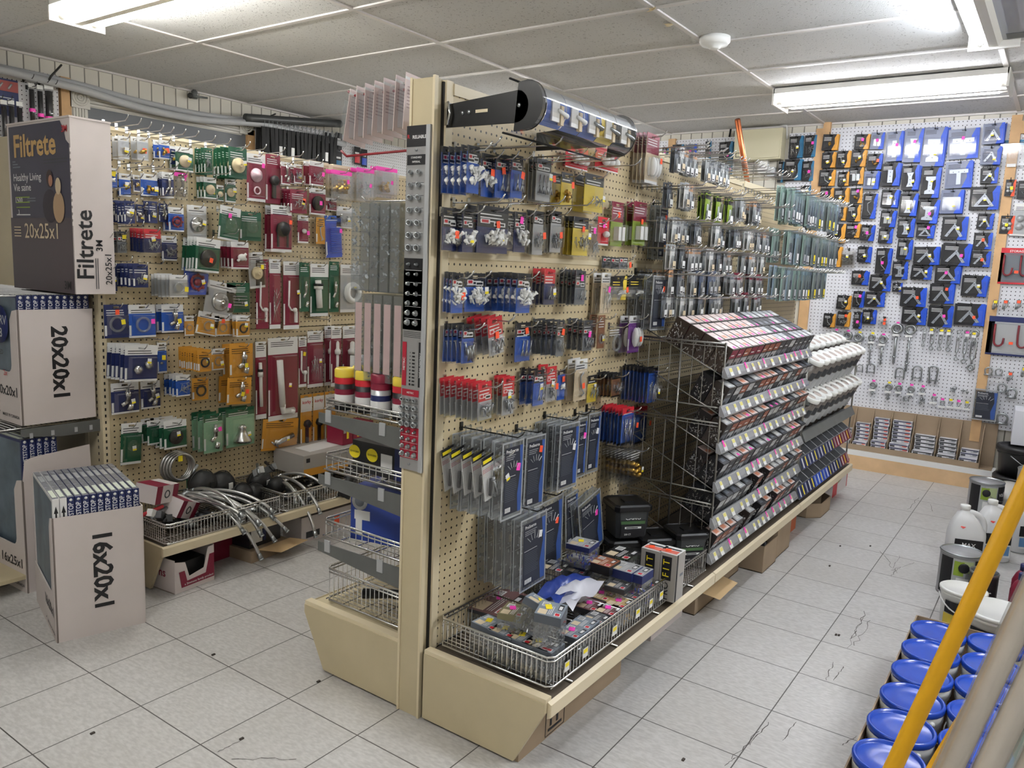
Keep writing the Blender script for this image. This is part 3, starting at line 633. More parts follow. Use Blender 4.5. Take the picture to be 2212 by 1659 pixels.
for k in range(3): b.front(-.475, Hh - .175 + k * .011, -.41 - .02 * k, Hh - .170 + k * .011, -.0024, grey, X)
for k in range(2): b.front(-.21, Hh - .155 - k * .012, -.02, Hh - .151 - k * .012, -.0024, dkgrey, X)
for k in range(2): b.front(-.36, Hh - .30 - k * .010, -.29, Hh - .296 - k * .010, -.0024, grey, X)
for k, (q, m) in enumerate(((.24, lime), (.22, lime), (.20, lime), (.17, white))): b.front(-.46, kz - .16 + q, -.34, kz - .156 + q, -.0026, m, X)
b.text('20x25x1', .085, tan, X @ XF((-.25, -.0024, kz - .055)), .004)
for k in range(4): b.front(-.49, kz - .04 - k * .012, -.43, kz - .036 - k * .012, -.0024, tan, X)
b.text('3M', .045, blackp, X @ XF((-.055, -.0024, .03)), .02)
b.obj('printed_side', fx)
# two small printed figures: child hugging a pale dog, as flat print
b = MB()
for (cx, cz, rx, rz_, m) in ((-.17, .335, .06, .065, M('coat_print', (44, 34, 44), .5)), (-.10, .33, .045, .06, M('fur_print', (176, 146, 112), .5)), (-.165, .44, .026, .034, M('hair_print', (56, 36, 30), .5)), (-.157, .432, .017, .022, M('face_print', (168, 118, 92), .5)), (-.098, .41, .022, .032, M('fur_pale_print', (206, 186, 154), .5))):
    b.add([(cx + rx * math.cos(a), -.0030, cz + rz_ * math.sin(a)) for a in [2 * pi * k / 18 for k in range(18)]], [tuple(range(18))], m, False, X @ XF((0, -.0003 * len(b.ms), 0)))
b.obj('printed_picture', fx)
X = XF((0, -.001, 0))
b = MB().text('Filtrete', .092, blackp, X @ XF((W * .27, -.001, .19)) @ Matrix.Rotation(-pi / 2, 4, 'Y'), .014).text('3M', .036, blackp, X @ XF((W * .62, -.001, .19)) @ Matrix.Rotation(-pi / 2, 4, 'Y'), .02)
b.text('20x25x1', .036, blackp, X @ XF((W * .84, -.001, .10)) @ Matrix.Rotation(-pi / 2, 4, 'Y'), .008)
for k in range(2): b.front(W * .50 + .008 * k, .02, W * .50 + .003 + .008 * k, .14, -.002, dkgrey)
b.obj('lettering', fx)
# ================================================================ HANGING PACKS
ORD = ['', 'first', 'second', 'third', 'fourth', 'fifth', 'sixth', 'seventh', 'eighth', 'ninth', 'tenth', 'eleventh', 'twelfth', 'thirteenth', 'fourteenth', 'fifteenth', 'sixteenth', 'seventeenth', 'eighteenth']
# style: header colour, header share, body colour, footer, text colour, clear shell, right hand band, words
STY = {
 'blu': (blackp, .36, blue, None, white, 1, None, 'black-and-blue'), 'nvs': (blackp, .45, navy, None, white, 1, None, 'navy'),
 'gry': (dkgrey, .5, grey, None, silver, 1, None, 'dark grey'), 'sil': (blackp, .3, silver, None, white, 1, None, 'silver grey'),
 'yel': (blackp, .3, yellow, None, white, 1, None, 'black-and-yellow'), 'redh': (red, .5, silver, None, white, 1, None, 'red-headed'),
 'redb': (red, .4, navy, None, white, 1, None, 'red-and-blue'), 'redw': (red, .3, red, white, white, 0, None, 'red-and-white'), 'cmd': (burg, .45, lime, None, white, 1, None, 'burgundy-and-lime'),
 'cmr': (burg, .40, tan, white, white, 1, None, 'burgundy topped'), 'blk': (blackp, .45, bag, None, yellow, 0, yellow, 'black-and-yellow bag'), 'brn': (brown, .5, brown, None, white, 1, None, 'brown'),
 'pur': (white, .2, purple, None, dkgrey, 1, None, 'purple'), 'bei': (white, .25, tan, None, blackp, 1, None, 'beige'), 'gld2': (blackp, .25, brown, blackp, gold, 1, None, 'black-and-orange'),
 'bls': (blackp, .15, blue, None, white, 1, None, 'blue'), 'blr': (red, .18, blue, blackp, white, 1, None, 'red-topped blue'), 'clr': (clr, .05, clr, None, white, 1, None, 'clear'),
 'wcd': (blackp, .18, white, white, blackp, 1, None, 'white striped'),
 'pnv': (white, .27, navy, white, blackp, 0, None, 'white-topped navy'), 'pn2': (navy, .25, navy, None, white, 0, None, 'navy card'), 'pbl': (white, .27, blue, white, blackp, 0, None, 'white-topped blue'),
 'pgr': (white, .25, green, white, blackp, 0, None, 'white-topped green'), 'pg2': (green, .3, green, None, white, 0, None, 'green card'), 'pmt': (green, .2, mint, None, white, 1, None, 'mint green'),
 'pbu': (white, .2, burg, white, blackp, 0, None, 'white-topped burgundy'), 'pb2': (burg, .2, burg, None, white, 0, None, 'burgundy card'), 'pgo': (white, .27, gold, white, blackp, 0, None, 'white-topped gold'),
 'pg3': (gold, .25, gold, None, blackp, 0, None, 'gold card'), 'zip': (pink, .12, bag, None, blackp, 0, None, 'pink-topped zip bag'), 'psi': (white, .22, silver, white, blackp, 1, None, 'silver'), 'plb': (blue, .15, royal, None, white, 1, None, 'bright blue'),
 'bw': (blackp, .22, blackp, None, white, 0, royal, 'black-and-blue'), 'bt': (blackp, .2, blackp, None, white, 0, teal, 'black-and-teal'), 'bg': (blackp, .22, blackp, None, white, 0, gold, 'black-and-gold'), 'bs': (M('steel_blue_card', (104, 112, 136), .35), .2, M('steel_blue_card'), None, blackp, 0, royal, 'silver-and-blue'),
 'bo': (blackp, .25, blackp, None, white, 0, orange, 'black-and-orange'), 'org': (clr, .04, clr, None, white, 1, None, 'clear organiser'),
}
PRN = dict(anch='white wall anchors', togg='toggle bolts', scr='screws', brs='brass fittings', disc='a tan stopper disc', wdisc='a cream stopper disc', cdisc='a chrome strainer', kdisc='a black disc', ring='a clear washer ring', kring='a black ring',
 wring='a coil of white tube', tube='a white flush tube', ltube='a white elbow tube', arm='a white lever arm', kflap='a black flapper', wflap='a white flapper', funl='a clear funnel', plun='a black plunger', chr='chrome fittings', shw='a chrome shower head',
 bolt='steel bolts', gear='a burgundy valve wheel', hnd='clear tap handles', valve='a white fill valve', fauc='a chrome faucet', brush='a blue ribbed strip', bar='a mending plate', hour='a waisted plate', H='an H plate', Tp='a T plate', V='a corner brace',
 tri='a triangle bracket', hk='a hook', hng='a small hinge', kn='small brass parts', egg='a white bulb', rod='thin rods', pads='round felt pads', none='small parts', wh='white hooks', strip='white strips', pvc='white parts', jar='a clear cup', big='large screws', s_='S hooks', bits='loose hardware')
CONE = [(.001, 0), (.0038, .005), (.0026, .006), (.0044, .011), (.0030, .012), (.0050, .017), (.0034, .018), (.0070, .024), (.0070, .027)]
def pile(b, w, h, z0, d, n_, fn, rg):
    for i in range(n_):
        fn(b, XF((rg.uniform(-w * .38, w * .38), -d * rg.uniform(.25, .8), z0 + h * rg.uniform(.1, .75)), rz=rg.uniform(0, 6), ry=rg.uniform(-1.2, 1.2), rx=rg.uniform(-.5, .5)))
def product(b, code, w, h, z0, d, rg):
    """the goods inside a blister: w x h area whose bottom is z0, depth d in front of the card"""
    zc = z0 + h / 2; q = min(w, h)
    Xf = lambda z=zc, x=0, y=-d * .5: XF((x, y, z), rx=pi / 2)
    if code == 'anch': pile(b, w, h, z0, d, max(6, int(w * h / 1.3e-4)), lambda b, X: b.lathe(CONE, whitep, 7, X @ Matrix.Scale(.85, 4)), rg)
    elif code == 'togg':
        for i in range(max(1, int(w / .02))):
            x = (i + .5) * w / max(1, int(w / .02)) - w / 2
            b.tube([(x, -d * .5, z0 + h * .1), (x + .004, -d * .6, z0 + h * .9)], .0022, steel, 6).tube([(x - .006, -d * .6, z0 + h * .1), (x, -d * .6, z0 + h * .4), (x + .008, -d * .6, z0 + h * .1)], .003, steel, 5)
    elif code in ('scr', 'bits', 'none', 'big', 's_', 'rod'):
        L = dict(big=.05, rod=.07).get(code, .028); r = dict(big=.003, rod=.0014).get(code, .0019)
        m = steel if code != 'rod' else chrome
        n_ = 10 if code == 'big' else 12
        for i in range(n_):
            x = rg.uniform(-w * .38, w * .38); z = z0 + h * rg.uniform(.15, .6); a = rg.uniform(-.5, .5) if code in ('big', 'rod') else rg.uniform(-1.5, 1.5)
            LL_ = min(L, h * .7); p = Vector((x, -d * rg.uniform(.3, .8), z)); dv = Vector((math.sin(a), 0, math.cos(a))) * LL_ * .5
            if abs((p + dv).x) > w * .48 or abs((p - dv).x) > w * .48: dv.x = 0
            b.tube([p - dv, p + dv], [r * .6, r], m, 5).tube([p + dv, p + dv * 1.06], r * 2, m, 5)
    elif code in ('brs', 'kn', 'hng'):
        m = brass; s_ = q * .32
        if code == 'hng': b.front(-w * .3, z0 + h * .15, -.002, z0 + h * .8, -d * .4, steel).front(.002, z0 + h * .15, w * .3, z0 + h * .8, -d * .4, steel).tube([(0, -d * .45, z0 + h * .12), (0, -d * .45, z0 + h * .84)], .003, steel)
        else:
            for i in range(2 if code == 'brs' else 4):
                X = XF((rg.uniform(-.2, .2) * w, -d * .5, z0 + h * rg.uniform(.25, .6)), ry=rg.uniform(-1.2, 1.2)); k = s_ * (1 if code == 'brs' else .5)
                b.lathe([(k * .35, -k), (k * .35, -k * .4), (k * .55, -k * .35), (k * .55, k * .1), (k * .3, k * .15), (k * .3, k * .8), (k * .42, k * .85), (k * .42, k)], m, 8, X)
    elif code in ('disc', 'wdisc', 'cdisc', 'kdisc', 'pads'):
        m = dict(disc=tan, wdisc=cream, cdisc=chrome, kdisc=rubber, pads=silver)[code]
        if code == 'pads':
            for i in range(4): b.lathe([(q * .2, 0), (q * .2, .004)], m, 14, XF(((i % 2 - .5) * q * .45, -d * .3, zc + (i // 2 - .5) * q * .45), rx=pi / 2))
        else:
            r = q * .44; b.lathe([(r, 0), (r, d * .3), (r * .9, d * .42), (r * .35, d * .5), (r * .28, d * .9), (r * .14, d * .92), (.001, d * .75)], m, 20, XF((0, -.001, zc), rx=pi / 2))
    elif code in ('ring', 'kring', 'wring', 'gear'):
        m = dict(ring=frost, kring=rubber, wring=whitep, gear=burg)[code]; r = q * .36
        for k in range(3 if code == 'wring' else 1): b.ring((0, -d * (.3 + .2 * k), zc), r * (1 - .04 * k), r * (.28 if code == 'wring' else .2), m, 20, 7)
        if code == 'gear':
            for k in range(8): a = k * pi / 4; b.ball((r * 1.1 * math.cos(a), -d * .5, zc + r * 1.1 * math.sin(a)), r * .24, m, 6, 4)
            b.lathe([(r * .5, 0), (r * .5, d * .5)], m, 12, XF((0, -.002, zc), rx=pi / 2))
    elif code in ('tube', 'ltube'):
        r = min(w * .17, .016); b.tube([(-w * .22, -d * .5, z0 + h * .97), (-w * .1, -d * .5, z0 + h * .12)], r, whitep, 12)
        if code == 'ltube': b.tube([(-w * .1, -d * .5, z0 + h * .16), (-w * .08, -d * .5, z0 + h * .03), (w * .38, -d * .5, z0 + h * .03)], r, whitep, 12).lathe([(r * 1.3, 0), (r * 1.3, .02)], whitep, 12, XF((w * .25, -d * .5, z0 - .005), ry=.3))
        else: b.lathe([(r * 1.5, 0), (r * 1.5, .02), (r * 1.2, .025)], whitep, 12, XF((-w * .2, -d * .5, z0 + h * .7))).lathe([(r * 1.6, 0), (r * 1.6, .012)], rubber, 12, XF((-w * .2, -d * .5, z0 + h * .8)))
    elif code == 'arm':
        b.tube([(-w * .3, -d * .5, z0 + h * .95), (-w * .35, -d * .5, z0 + h * .4), (-w * .15, -d * .5, z0 + h * .3), (w * .2, -d * .6, z0 + h * .28)], .0045, whitep, 7).box((w * .12, -d * .8, z0 + h * .02), (w * .28, -d * .4, z0 + h * .27), whitep).lathe([(.011, 0), (.011, .014)], whitep, 8, XF((w * .02, -d * .6, z0 + h * .3), ry=pi / 2))
    elif code in ('kflap', 'plun', 'jar'):
        m = rubber if code != 'jar' else clr; r = q * .34
        b.lathe([(r * .6, -r), (r, -r * .6), (r, r * .3), (r * .5, r * .9), (r * .2, r)], m, 14, XF((0, -d * .5, zc + h * .12), rx=.5))
        if code == 'kflap': b.box((-r, -d * .5, z0), (-r * .7, -d * .3, zc), rubber).box((r * .7, -d * .5, z0), (r, -d * .3, zc), rubber).ball((0, -d * .95, zc + h * .12), (r * .35, .004, r * .4), whitep, 10, 6)
        if code == 'plun': b.box((-r * .5, -d * .6, z0 + h * .02), (r * .3, -d * .2, zc), rubber)
    elif code in ('wflap', 'pvc', 'egg'):
        r = q * .22; b.ball((0, -d * .5, zc), (r * 1.2, d * .5, r), whitep, 12, 7)
        if code != 'egg': b.tube([(0, -d * .5, zc), (w * .3, -d * .5, zc - h * .12)], r * .45, whitep, 8).tube([(-w * .3, -d * .5, zc - r), (w * .3, -d * .5, zc + r)], r * .4, whitep, 8)
    elif code == 'funl': b.lathe([(q * .4, 0), (q * .38, d * .2), (q * .14, d * .7), (q * .1, d)], M('pale_pink_plastic', (226, 196, 206), .25), 18, XF((0, -.002, zc + h * .2), rx=pi / 2)).ring((0, -d * .3, zc - h * .3), q * .2, q * .05, M('pale_pink_plastic'), 14, 6)
    elif code == 'chr':
        r = q * .13; b.lathe([(r, 0), (r, .02), (r * 1.3, .022), (r * 1.3, .04), (r * .8, .042), (r * .8, .055)], chrome, 10, XF((w * .05, -d * .5, zc))).tube([(w * .05, -d * .5, zc), (-w * .25, -d * .5, zc - h * .18)], r * .9, chrome, 10).lathe([(r * 1.2, 0), (r * 1.2, .03)], chrome, 10, XF((w * .1, -d * .5, z0), ry=.3))
    elif code == 'shw': r = q * .36; b.lathe([(r, 0), (r * .98, r * .25), (r * .5, r), (r * .4, r * 1.4), (r * .5, r * 1.6), (r * .3, r * 1.9)], chrome, 16, XF((0, -d * .5, z0 + .004)))
    elif code == 'bolt':
        for k in range(4): b.tube([(-w * .38, -d * .5, z0 + h * (.25 + .16 * k)), (w * .38, -d * .5, z0 + h * (.2 + .17 * k))], .0026, steel, 6).lathe([(.006, 0), (.006, .004)], steel, 6, XF((w * .3 - .02 * k, -d * .5, z0 + h * (.2 + .17 * k)), ry=pi / 2))
    elif code == 'hnd':
        for sx, sz in ((-.2, -.1), (.2, .12)): b.ball((sx * w, -d * .5, zc + sz * h), q * .2, chrome, 8, 6).ball((sx * w, -d * .6, zc + sz * h), q * .24, clr, 9, 6)
    elif code == 'valve':
        r = w * .13; b.tube([(0, -d * .5, z0 + .005), (0, -d * .5, z0 + h * .7)], r, whitep, 10).lathe([(r * 2, 0), (r * 2.2, .02), (r * 1.2, .03), (r * 1.2, .06), (r * .5, .07)], whitep, 12, XF((0, -d * .5, z0 + h * .68)))
    elif code == 'fauc': b.tube([(-w * .2, -d * .5, z0 + h * .2), (w * .4, -d * .5, z0 + h * .6)], q * .14, chrome, 10).tube([(-w * .35, -d * .5, z0 + h * .3), (-w * .1, -d * .5, z0 + h * .02)], q * .05, chrome, 8).lathe([(q * .1, 0), (q * .1, q * .3)], chrome, 8, XF((-w * .2, -d * .5, z0 + h * .1)))
    elif code == 'brush':
        for k in range(14): b.tube([(-w * .36, -d * .6, z0 + h * (.06 + .062 * k)), (w * .36, -d * .6, z0 + h * (.06 + .062 * k))], h * .018, royal, 6)
    elif code in ('bar', 'hour', 'H', 'Tp', 'V', 'tri', 'hk'):
        y0, y1 = -.007, -.004; P = lambda pts: b.prism([(x * w, z0 + z * h) for x, z in pts], y0, y1, M('plate_zinc', (164, 170, 178), .48, .8))
        if code == 'bar': P([(-.16, .04), (.16, .04), (.16, .96), (-.16, .96)])
        if code == 'hour': P([(-.24, .03), (.24, .03), (.13, .3), (.13, .7), (.24, .97), (-.24, .97), (-.13, .7), (-.13, .3)])
        if code == 'H': P([(-.32, .03), (.32, .03), (.32, .2), (.14, .28), (.14, .72), (.32, .8), (.32, .97), (-.32, .97), (-.32, .8), (-.14, .72), (-.14, .28), (-.32, .2)])
        if code == 'Tp': P([(-.1, .04), (.1, .04), (.1, .72), (.42, .72), (.42, .95), (-.42, .95), (-.42, .72), (-.1, .72)])
        if code in ('V', 'tri'): P([(-.42, .08), (-.30, .02), (0, .66), (.30, .02), (.42, .08), (0, .98)])
        if code == 'tri': P([(-.30, .04), (.30, .04), (.30, .14), (-.30, .14)])
        if code == 'hk': b.tube([(w * .1, -.008, z0 + h * .95), (-w * .2, -.008, z0 + h * .8), (-w * .1, -.008, z0 + h * .35), (w * .2, -.01, z0 + h * .1), (-w * .1, -.01, z0 + h * .02)], .0035, steel, 6)
        if code != 'hk':
            for k in range(3): b.lathe([(.0028, 0), (.0028, .0005)], blackp, 6, XF(((-.25 + .25 * k) * w * (1 if code in ('V', 'tri', 'Tp') else 0), -.0072, z0 + h * (.2 + .3 * k if code not in ('V', 'tri', 'Tp') else (.8 if code == 'Tp' else .26 + .5 * (1 - abs(k - 1))))), rx=pi / 2))
    elif code == 'wh':
        for k in range(3): b.ball(((k - 1) * w * .28, -d * .6, zc), (w * .13, d * .5, h * .42), whitep, 9, 6)
    elif code == 'strip':
        for k in range(2): b.box(((k - .5) * w * .42 - w * .14, -d * .8, z0 + h * .05), ((k - .5) * w * .42 + w * .14, -.002, z0 + h * .8), whitep)
def pack(w, h, sty, prod, tags='', rg=R, full=True, dep=None):
    """list of (part name, mesh): a carded pack standing on its bottom edge, front towards -y, slot cut at the top"""
    hd, hf, bd, foot, tx, shell, band, _ = STY[sty]
    parts = []; b = MB(); th = .0016
    sw, sh, st = min(.026, w * .6), .009, .007
    zt = h - st - sh
    hx = w / 2
    b.box((-hx, 0, 0), (hx, th, zt), bd if hf < .99 else hd)
    b.box((-hx, 0, zt), (-sw / 2, th, zt + sh), hd).box((sw / 2, 0, zt), (hx, th, zt + sh), hd).box((-hx, 0, zt + sh), (hx, th, h), hd)
    zh = h * (1 - hf)
    if hd is not bd and zh < zt: b.front(-hx, zh, hx, zt, -.0003, hd)
    if foot: b.front(-hx, 0, hx, h * .06, -.0003, foot)
    if band: b.prism([(hx * .25, 0), (hx, 0), (hx, h), (hx * .75, h), (hx * .5, h * .75), (hx * .62, h * .4)], -.0005, -.0003, band)
    for k in range(3 if h > .1 else 2):
        z = zt - .006 - k * .0075 - .002 * k
        if z > zh + .003 or hd is bd: b.front(-hx * .82, z - .0032, hx * (.75 - .25 * rg.random()) if not band else hx * .1, z, -.0006, tx)
    if sty == 'wcd':
        for k in range(3): b.front(-hx, h * (.72 - .035 * k), hx, h * (.735 - .035 * k), -.0006, M('rose_stripe', (204, 120, 140), .5))
        for k in range(7): b.front(hx * .1, h * (.55 - .035 * k), hx * (.8 - .1 * (k % 3)), h * (.558 - .035 * k), -.0006, grey)
        for k in range(6): b.front(hx * (.15 + .1 * k), h * .08, hx * (.19 + .1 * k), h * .2, -.0006, blackp)
        b.front(-hx * .9, h * .86, -hx * .2, h * .94, -.0006, tagy)
        for k in range(3): b.tube([(-hx * (.75 - .25 * k), -.008, h * .12), (-hx * (.6 - .25 * k), -.010, h * .5)], .005, blackp if k != 1 else steel, 6)
    if sty[0] == 'p' and sty != 'psi': b.front(-hx * .98, h * .07, -hx * .98 + min(.009, w * .12), h * .38, -.0006, white)
    if sty in ('blu', 'nvs', 'gry', 'redh', 'sil') and w > .03: b.front(hx * .05, zh + .004, hx * .8, zh + .016, -.0008, white).front(hx * .12, zh + .007, hx * .72, zh + .013, -.001, blackp).front(-hx * .8, zh + h * .08, -hx * .2, zh + h * .08 + .012, -.0008, white).front(-hx * .72, zh + h * .08 + .002, -hx * .3, zh + h * .08 + .010, -.001, red)
    parts.append(('card', b.mesh('card')))
    if not full: return parts
    d = dep or min(.032, max(.012, w * .35)); d = d if sty[0] != 'b' or sty in ('blu', 'bls', 'blr', 'blk') else .014
    bw_, z0, z1 = w * .86, h * .075 + .002, min(zh, zt) - .004
    if sty in ('pb2', 'pg2', 'pg3', 'pn2', 'bw', 'bt', 'bg', 'bs', 'bo', 'org', 'clr'): z1 = h * .74
    if band: bw_ = w * .9
    b = MB().taper((-bw_ / 2, -d, z0), (bw_ / 2, -.001, z1), min(.006, w * .1), bag if sty in ('zip', 'blk') else clr)
    if shell:
        e = .004
        b.box((-hx - e, -.004, -e), (-hx, .003, h), clr).box((hx, -.004, -e), (hx + e, .003, h), clr).box((-hx, -.004, -e), (hx, .003, 0), clr).front(-hx, 0, hx, zt, -.0028, clr)
    parts.append(('blister', b.mesh('blister')))
    b = MB(); product(b, prod, bw_ * .92, (z1 - z0) * .94, z0 + .003, d * .92, rg)
    if b.v: parts.append(('contents', b.mesh('contents')))
    for t in tags:
        b = MB(); sx = rg.uniform(-.1, .5) * hx; sz = h * rg.uniform(.35, .8) if t != 'y' else h * rg.uniform(.3, .6); s_ = min(.017, w * .42); y = -d - .0006 if sz < z1 and abs(sx) < bw_ / 2 - .006 - s_ / 2 else -.0045
        X = XF((sx, y, sz), ry=rg.uniform(-.25, .25))
        m = dict(o=orange, p=pink, y=white, t=tagy)[t]
        b.box((-s_ / 2, -.0004, -s_ * .6), (s_ / 2, 0, s_ * .6), m, X)
        if t == 'y': b.front(-s_ / 2, -s_ * .6, s_ / 2, -s_ * .15, -.0008, tagy, X)
        parts.append(('price_sticker', b.mesh('sticker')))
    return parts
_HK = {}
def hook_mesh(L, m, dbl=False):
    k = (round(L, 2), m.name, dbl)
    if k not in _HK:
        L = k[0]; b = MB()
        if dbl: b.tube([(0, 0, 0), (0, -L + .015, .004), (0, -L, .016), (.008, -L, .016), (.008, -L + .015, .004), (.008, 0, 0)], .0016, m, 5)
        else: b.tube([(0, 0, 0), (0, -L + .022, .001), (0, -L + .006, .012), (0, -L, .022)], .0023, m, 6)
        b.cbox((0, -.002, .003), (.012, .004, .026), m)
        _HK[k] = b.mesh('peg_hook')
    return _HK[k]
def place_pack(parts, loc, rot, label, group, cat='pack', nm_='hanging_pack'):
    t = thing(nm_, label, cat, loc, 0, group, rot)
    for nm, me in parts: inst(nm, me, t)
    return t
PKN = {}
def stack(ax, val, rz, rect, n_, sty, prod, tags, where, xb=None, sp=.02, gname=None, extra=.05, hk=True, tilt=0., rowname='', hm=None):
    x0, y0, x1, y1 = rect; xm, ym = (x0 + x1) / 2, (y0 + y1) / 2; u = 1 - ax
    d = .014 + n_ * sp
    if xb is not None:
        lo, hi = .012, .34; t_ = at(xb, ym, ax, val - .014)[u]
        for _ in range(40):
            d = (lo + hi) / 2; v = at(x0, ym, ax, val - d)[u]
            if (v > t_) == (ax == 1): lo = d
            else: hi = d
    pl = val - d
    w = abs(at(x1, ym, ax, pl)[u] - at(x0, ym, ax, pl)[u]); um = (at(x1, ym, ax, pl)[u] + at(x0, ym, ax, pl)[u]) / 2
    zt, zb = at(xm, y0, ax, pl).z, at(xm, y1, ax, pl).z; h = zt - zb
    rg = random.Random(int(x0 * 7 + y0 * 13))
    P1 = pack(w, h, sty, prod, tags, rg)
    P2 = [p for p in P1 if p[0] != 'price_sticker']
    if ax == 0: P2 = [p for p in P2 if p[0] in ('card', 'blister')]
    desc = STY[sty][7]
    if n_ == 1 or d < .03: step = .02
    else: step = (d - .016) / (n_ - 1)
    for k in range(n_):
        dd = d - k * step; off = 0 if k == 0 else rg.uniform(-.0025, .0025)
        loc = [0, 0, 0]; loc[ax] = val - dd; loc[u] = um + off; loc[2] = zb + (0 if k == 0 else rg.uniform(-.003, .003))
        a = tilt + (rg.uniform(-.03, .03) if k else 0)
        if ax == 0: a += rg.uniform(-.05, .05)
        rot = (0, a, rz)
        if k == 0: lab = '%s pack with %s, %s' % (desc, PRN[prod], where)
        elif k == 1 and n_ == 2: lab = '%s pack behind the %s' % (desc, where)
        else: lab = '%s packs behind the %s' % (desc, where)
        if k > 1 or (k == 1 and n_ > 2): lab = 'one of the ' + lab
        place_pack(P1 if k == 0 else P2, loc, rot, lab, '%s packs %s' % (desc, where) if n_ > 2 and k else gname, nm_=('bracket_pack' if ax == 0 else ('plumbing_pack' if val > 0 else 'fastener_pack')))
    if hk:
        loc = [0, 0, 0]; loc[ax] = val - .001; loc[u] = um; loc[2] = zt - .0125
        o = inst('peg_hook', hook_mesh(d + extra, hm or chrome), None, loc, (0, 0, rz))
        tag(o, 'peg hook through the packs %s' % where, 'hook', 'hooks of the %s' % gname)
    return um, zt
def table(rows, ax, val, rz, pname, gname, sp=.02, hm=None, extra=.055):
    for ri, row in enumerate(rows):
        es = [e.split() for e in row.strip().split(';') if e.strip()]
        for i, e in enumerate(es):
            k = len(es); where = '%s from left, %s row, %s' % (ORD[i + 1], ORD[ri + 1], pname)
            x0, y0, x1, y1, n_ = [float(v) for v in e[:5]]
            tags = e[7] if len(e) > 7 and e[7] != '-' else ''
            xb = float(e[8]) if len(e) > 8 and e[8] != '-' else None
            tl = float(e[9]) if len(e) > 9 else 0.
            stack(ax, val, rz, (x0, y0, x1, y1), int(n_), e[5], e[6], tags, where, xb, sp, gname, extra, True, tl, hm=hm)
# ---------------------------------------------------------------- near panel of the island (right aisle side)
NP = ['''1009 315 1035 418 5 blu anch - 955; 1040 332 1064 426 1 blu anch oy; 1070 335 1099 428 2 blu togg o; 1104 335 1129 428 3 blu togg o; 1158 344 1189 435 3 sil togg yo 1140; 1212 373 1236 446 2 yel brs o; 1262 377 1303 458 2 yel scr y 1238''',
'''955 449 987 541 1 nvs anch o; 999 451 1022 545 2 nvs anch y; 1030 446 1097 547 2 nvs anch oy; 1110 458 1135 545 2 nvs anch p; 1151 456 1173 550 3 sil scr o 1136; 1189 456 1212 545 3 sil scr o 1176; 1237 469 1270 552 3 yel scr oy 1217; 1274 477 1290 560 1 clr scr p; 1291 469 1315 530 1 redw egg p; 1320 436 1345 532 1 cmd strip o; 1367 436 1395 530 2 cmd strip o 1352''',
'''975 590 1000 676 3 blu anch o 957; 1004 590 1047 673 1 blu anch y; 1116 591 1145 676 6 blu anch - 1048; 1175 582 1198 658 4 redb togg y 1148; 1242 585 1264 658 5 gry togg p 1207; 1298 589 1318 676 2 bei rod p 1280; 1320 596 1353 648 2 blk pvc o; 1358 596 1395 647 2 blk pvc -''',
'''998 701 1023 784 5 blu big - 956; 1059 684 1090 765 4 redh big o 1014 -.16; 1113 697 1145 780 1 blu togg o; 1202 692 1218 769 6 gry scr o 1148; 1259 692 1279 757 4 gry scr p 1224; 1291 681 1306 752 2 brn ring y; 1313 700 1343 770 1 clr ring -; 1357 682 1381 761 2 pur wh o''',
'''1034 825 1063 906 8 redh big - 950 -.05; 1085 814 1110 895 3 redh big y 1065; 1152 800 1174 875 3 blu togg y 1122; 1180 792 1201 865 2 redh scr yo; 1204 800 1220 863 1 bls pvc o; 1241 776 1267 864 2 bei hk o 1224; 1269 811 1288 868 1 yel bits y; 1321 806 1339 857 5 gld2 none - 1288; 1400 795 1419 868 8 bls rod y 1342''',
'''1343 881 1367 958 7 blr rod o 1296; 1372 880 1396 956 2 blr hk o 1366''']
table(NP, 1, -.697, 0, 'near pegboard', 'near island pegboard')
# tall accessory packs near the far edge of the near panel
stack(1, -.697, 0, (1395, 288, 1422, 398), 4, 'cmr', 'wh', 'o', 'highest, beside the curved header', 1368, gname='near island pegboard')
stack(1, -.697, 0, (1222, 318, 1270, 366), 1, 'redw', 'wh', '', 'below the header, left twin', gname='near island pegboard')
stack(1, -.697, 0, (1286, 322, 1336, 370), 1, 'redw', 'wh', '', 'below the header, right twin', gname='near island pegboard')
stack(1, -.697, 0, (1337, 556, 1356, 581), 3, 'gry', 'scr', 'o', 'under the lime packs', 1300, gname='near island pegboard')
stack(1, -.697, 0, (1359, 968, 1385, 1041), 8, 'clr', 'brs', 'y', 'low beside the wire rack', 1297, gname='near island pegboard')
stack(1, -.697, 0, (1050, 973, 1100, 1066), 5, 'wcd', 'big', 'y', 'before the clear organisers', 960, gname='near island pegboard', tilt=-.2)
# empty hooks along the top
for px, py, L in ((975, 318, .16), (1030, 322, .20), (1065, 322, .24), (1150, 340, .2), (1170, 345, .2), (1190, 350, .2), (1215, 352, .22), (1260, 362, .22), (962, 436, .18), (1010, 440, .2), (1100, 441, .2), (1165, 445, .2)):
    p = at(px, py, 1, -.697); o = inst('peg_hook', hook_mesh(L, chrome), None, (max(p.x, .86), -.698, p.z)); tag(o, 'one of the bare chrome hooks in the upper rows of the near beige pegboard', 'hook', 'bare hooks near panel')
